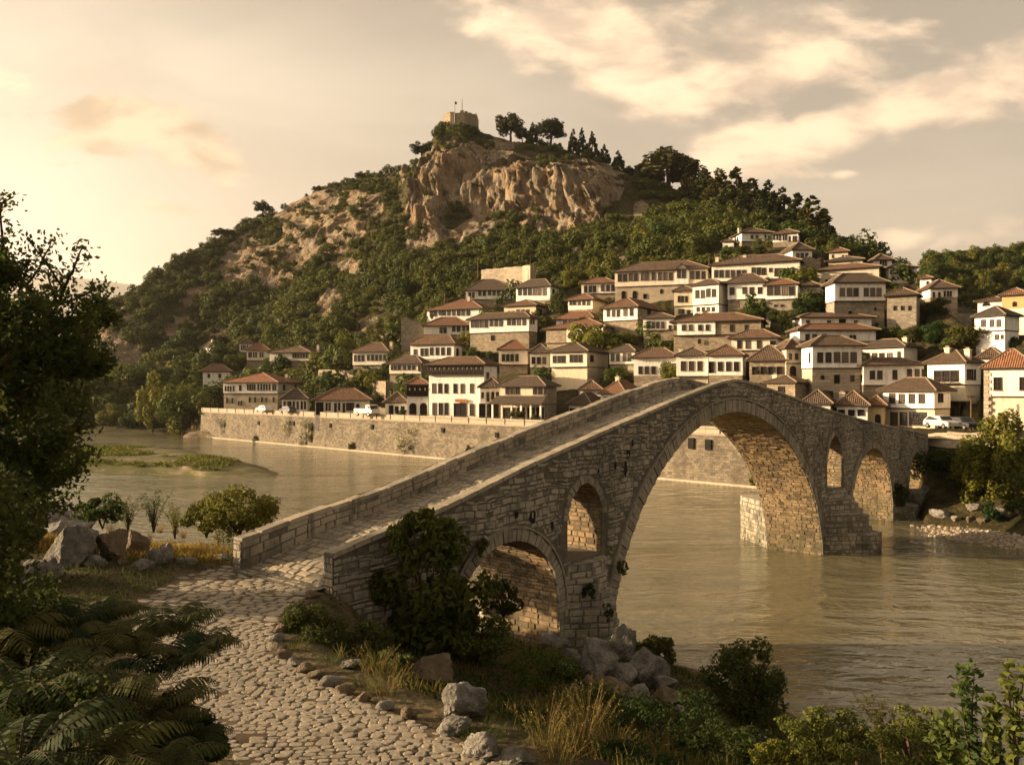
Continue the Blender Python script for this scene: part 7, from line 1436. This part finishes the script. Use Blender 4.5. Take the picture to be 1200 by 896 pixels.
# ferns with long pinnate fronds in the lower left
def fern(px, yb, d, size, n_f, label, seed, lean=(0.5, -.2)):
    rg = random.Random(seed); p = at(px, yb, d); root = empty('fern', p, 0, label, 'fern', 'ferns in the lower left'); st = MB(); Q = []; T = []
    for f in range(n_f):
        a = 6.28 * f / n_f + rg.uniform(-.3, .3); L = size * rg.uniform(.7, 1.1); dirv = Vector((math.cos(a) + lean[0], math.sin(a) + lean[1], 0)); dirv = dirv.normalized() if dirv.length > .1 else Vector((1, 0, 0)); rise = rg.uniform(.45, .95); pts = []
        for t in np.linspace(0, 1, 9): pts.append(dirv * (L * (t * .85)) + Vector((0, 0, L * rise * (1.5 * t - 1.15 * t * t)))) 
        st.tube(pts, list(np.linspace(.011, .002, 9)), 4, 0, .5, False); side = dirv.cross(Vector((0, 0, 1))).normalized(); n_l = 21; ft = rg.random() * .5
        for k in range(n_l):
            t = .14 + .86 * k / (n_l - 1); i = min(int(t * 8), 7); q = pts[i].lerp(pts[i + 1], t * 8 - i) if t < 1 else pts[8]; tan = (pts[i + 1] - pts[i]).normalized(); ll = L * .25 * math.sin(math.pi * (t * .78 + .16)) * rg.uniform(.85, 1.1)
            for sg in (-1, 1):
                dr = (side * sg + tan * .42 + Vector((0, 0, -.25 - .35 * rg.random()))).normalized(); wv = tan * ll * .085; m1 = q + dr * ll * .45 + Vector((0, 0, .03 * ll)); e = q + dr * ll + Vector((0, 0, -.12 * ll)); Q.append([q - wv * .5, q + wv * .5, m1 + wv, m1 - wv]); Q.append([m1 - wv, m1 + wv, e + wv * .12, e - wv * .12]); tt = min(1, ft + rg.random() * .5); T += [tt, tt]
    st.build('stalks', [MAT['bark']], root); link(bpy.data.objects.new('fronds', quads_mesh('fronds', np.array([[tuple(v) for v in q] for q in Q], np.float32), np.array(T, np.float32), [MAT['fern']])), root)
FE = [(60, 760, 12.5, 1.4, 'fern clump behind, at the left edge below the boulders'), (130, 770, 12.0, 1.25, 'fern clump below the tallest pale boulder'), (180, 790, 11.6, 1.05, 'rightmost fern clump, fronds over the cobbles'), (30, 830, 10.0, 1.35, 'fern clump at the left edge, middle height'), (100, 840, 10.0, 1.3, 'fern clump in the centre of the lower left thicket'), (170, 850, 10.3, 1.05, 'fern clump leaning over the path edge'), (20, 910, 8.2, 1.3, 'fern clump in the bottom left corner'), (100, 920, 8.4, 1.2, 'fern clump at the bottom edge left of the path'), (175, 925, 8.8, .95, 'lowest fern clump beside the path at the bottom'), (110, 735, 13.4, 1.1, 'uppermost fern clump near the half buried stone'), (-20, 780, 11.5, 1.5, 'fern clump cut by the left edge'), (215, 880, 10.2, .7, 'small fern clump on the path edge'), (190, 745, 12.6, 1.05, 'fern clump arching over the cobbles below the round dark stone'), (225, 775, 11.8, .85, 'outermost fern clump, alone over the cobbles')]
for i, (px, y, d, s, lb) in enumerate(FE): fern(px, y, d, s, 19, lb, 800 + i, (.55, -.15) if px > 120 else (.35, -.1))
for i, (px, y, w, hp, d, lb) in enumerate([(60, 900, 240, 120, 9.8, 'dark thicket under the ferns in the bottom left'), (200, 890, 110, 80, 11.0, 'dark low thicket at the left path edge'), (30, 780, 140, 110, 12.8, 'dark thicket under the ferns at the left edge'), (235, 895, 70, 46, 11.6, 'small leaved dark weeds at the left path edge')]):
    bush(px, y, w, hp, d, 5200, .035, 'leaf_dark', lb, 'thicket', 'thicket', 120 + i, 46, 7, .28, None, False)
# the big tree at the left edge
def big_tree(px, d, zb, hgt, n_, seed, label, limbs):
    rng = np.random.default_rng(seed); rg = random.Random(seed); x0 = ray(px) * d; root = empty('deciduous_tree', (x0, d, zb), 0, label, 'tree'); b = MB(); tips = []
    def limb(p0, dirv, L, r, depth):
        pts = [p0]; dv = dirv.normalized(); k_ = 5
        for k in range(k_): dv = (dv + Vector((rg.uniform(-.2, .2), rg.uniform(-.2, .2), rg.uniform(-.08, .18)))).normalized(); pts.append(pts[-1] + dv * (L / k_ * (1.0 if math.hypot(pts[-1].x, pts[-1].y) < 4.5 else .2)))
        b.tube(pts, list(np.linspace(r, r * .45, k_ + 1)), 7 if depth < 2 else 4, 0, .5, False)
        if depth >= 1: tips.extend(pts[1:] if depth > 1 else pts[3:]); 
        if depth >= 3: return
        for k in range((5, 5, 4)[depth]):
            i = rg.randint(2, k_); a = rg.uniform(0, 6.28); sp = Vector((math.cos(a), math.sin(a), rg.uniform(-.25, .6))); limb(pts[i], dv * .5 + sp * .95, L * rg.uniform(.45, .68), r * .45, depth + 1)
        limb(pts[-1], dv, L * .62, r * .45, depth + 1)
    limb(Vector((0, 0, -.4)), Vector((.04, 0, 1)), hgt * .52, hgt * .03, 0)
    for hz, a, l in limbs: limb(Vector((.03 * hz, 0, hz)), Vector((math.cos(a), math.sin(a), .3)), l, hgt * .012, 1)
    b.build('trunk', [MAT['bark']], root); Tp = np.array([tuple(t) for t in tips]); Tp = Tp[Tp[:, 2] > -.2]; C = Tp[rng.integers(0, len(Tp), n_)] + rng.normal(0, .2, (n_, 3)) * np.array([1, 1, .75]); ct = fbm(C / .9, 2, 6) * .8 + .5
    link(bpy.data.objects.new('crown', quads_mesh('crown', leaf_quads(C, .085, rng, .4, .6), np.clip(ct + rng.uniform(-.25, .25, n_), 0, 1).astype(np.float32), [MAT['leaf_tree']])), root); return C + np.array([x0, d, zb])
BT = big_tree(-92, 24.0, 6.0, 17.6, 66000, 404, 'tall backlit leafy tree filling the left edge', [(1.2, .2, 3.2), (2.0, -.1, 3.4), (2.6, 3.4, 3.4), (3.0, 1.4, 3.2), (3.4, -1.2, 3.4), (4.4, .3, 3.4), (5.2, -.4, 2.9), (6.2, .5, 2.5), (7.2, -.2, 2.1), (4.0, 2.2, 3.0), (8.2, .6, 1.6)])
0 and print('TREE', (600+950*BT[:,0]/BT[:,1]).max(), np.percentile(600+950*BT[:,0]/BT[:,1],98), (455-950*(BT[:,2]-12)/BT[:,1]).min(), len(BT))

# weeds growing out of the bridge
for i, (px, y, w, hp, t_off) in enumerate([(718, 662, 12, 20, .5), (683, 712, 16, 22, 1.2), (560, 640, 16, 14, .2), (672, 690, 10, 12, .8)]):
    t, z = unproj_face(px, y); x, yy, _ = bpt(t, -t_off, 0); me = crown_mesh('wall_plant', 260, (.28, .2, .35), .06, 140 + i, 'leaf_dark', clumps=9, cr=.45, flat_bottom=False); o = link(bpy.data.objects.new('wall_plant', me)); o.location = (x, yy, z); tag(o, ['weed on the right flank of the first pier', 'weed on the stepped foot of the first pier', 'weed on the bridge face left of the small arch', 'weed at the jamb of the small arch'][i], 'plant', 'weeds on the bridge')

# ------------------------------------------------------------------ the evening air
HAZE = 0.00005
def haze_box():
    b = MB(); b.box(-18000, 18000, -2800, 14500, -4.4, 1700, 0); n = NT('haze'); v = n.N.new('ShaderNodeVolumePrincipled'); v.inputs['Density'].default_value = HAZE; v.inputs['Color'].default_value = (.96, .92, .86, 1); v.inputs['Anisotropy'].default_value = .35
    n.L.new(v.outputs[0], n.out.inputs['Volume']); o = b.build('haze', [n.m]); tag(o, kind='stuff')
haze_box()
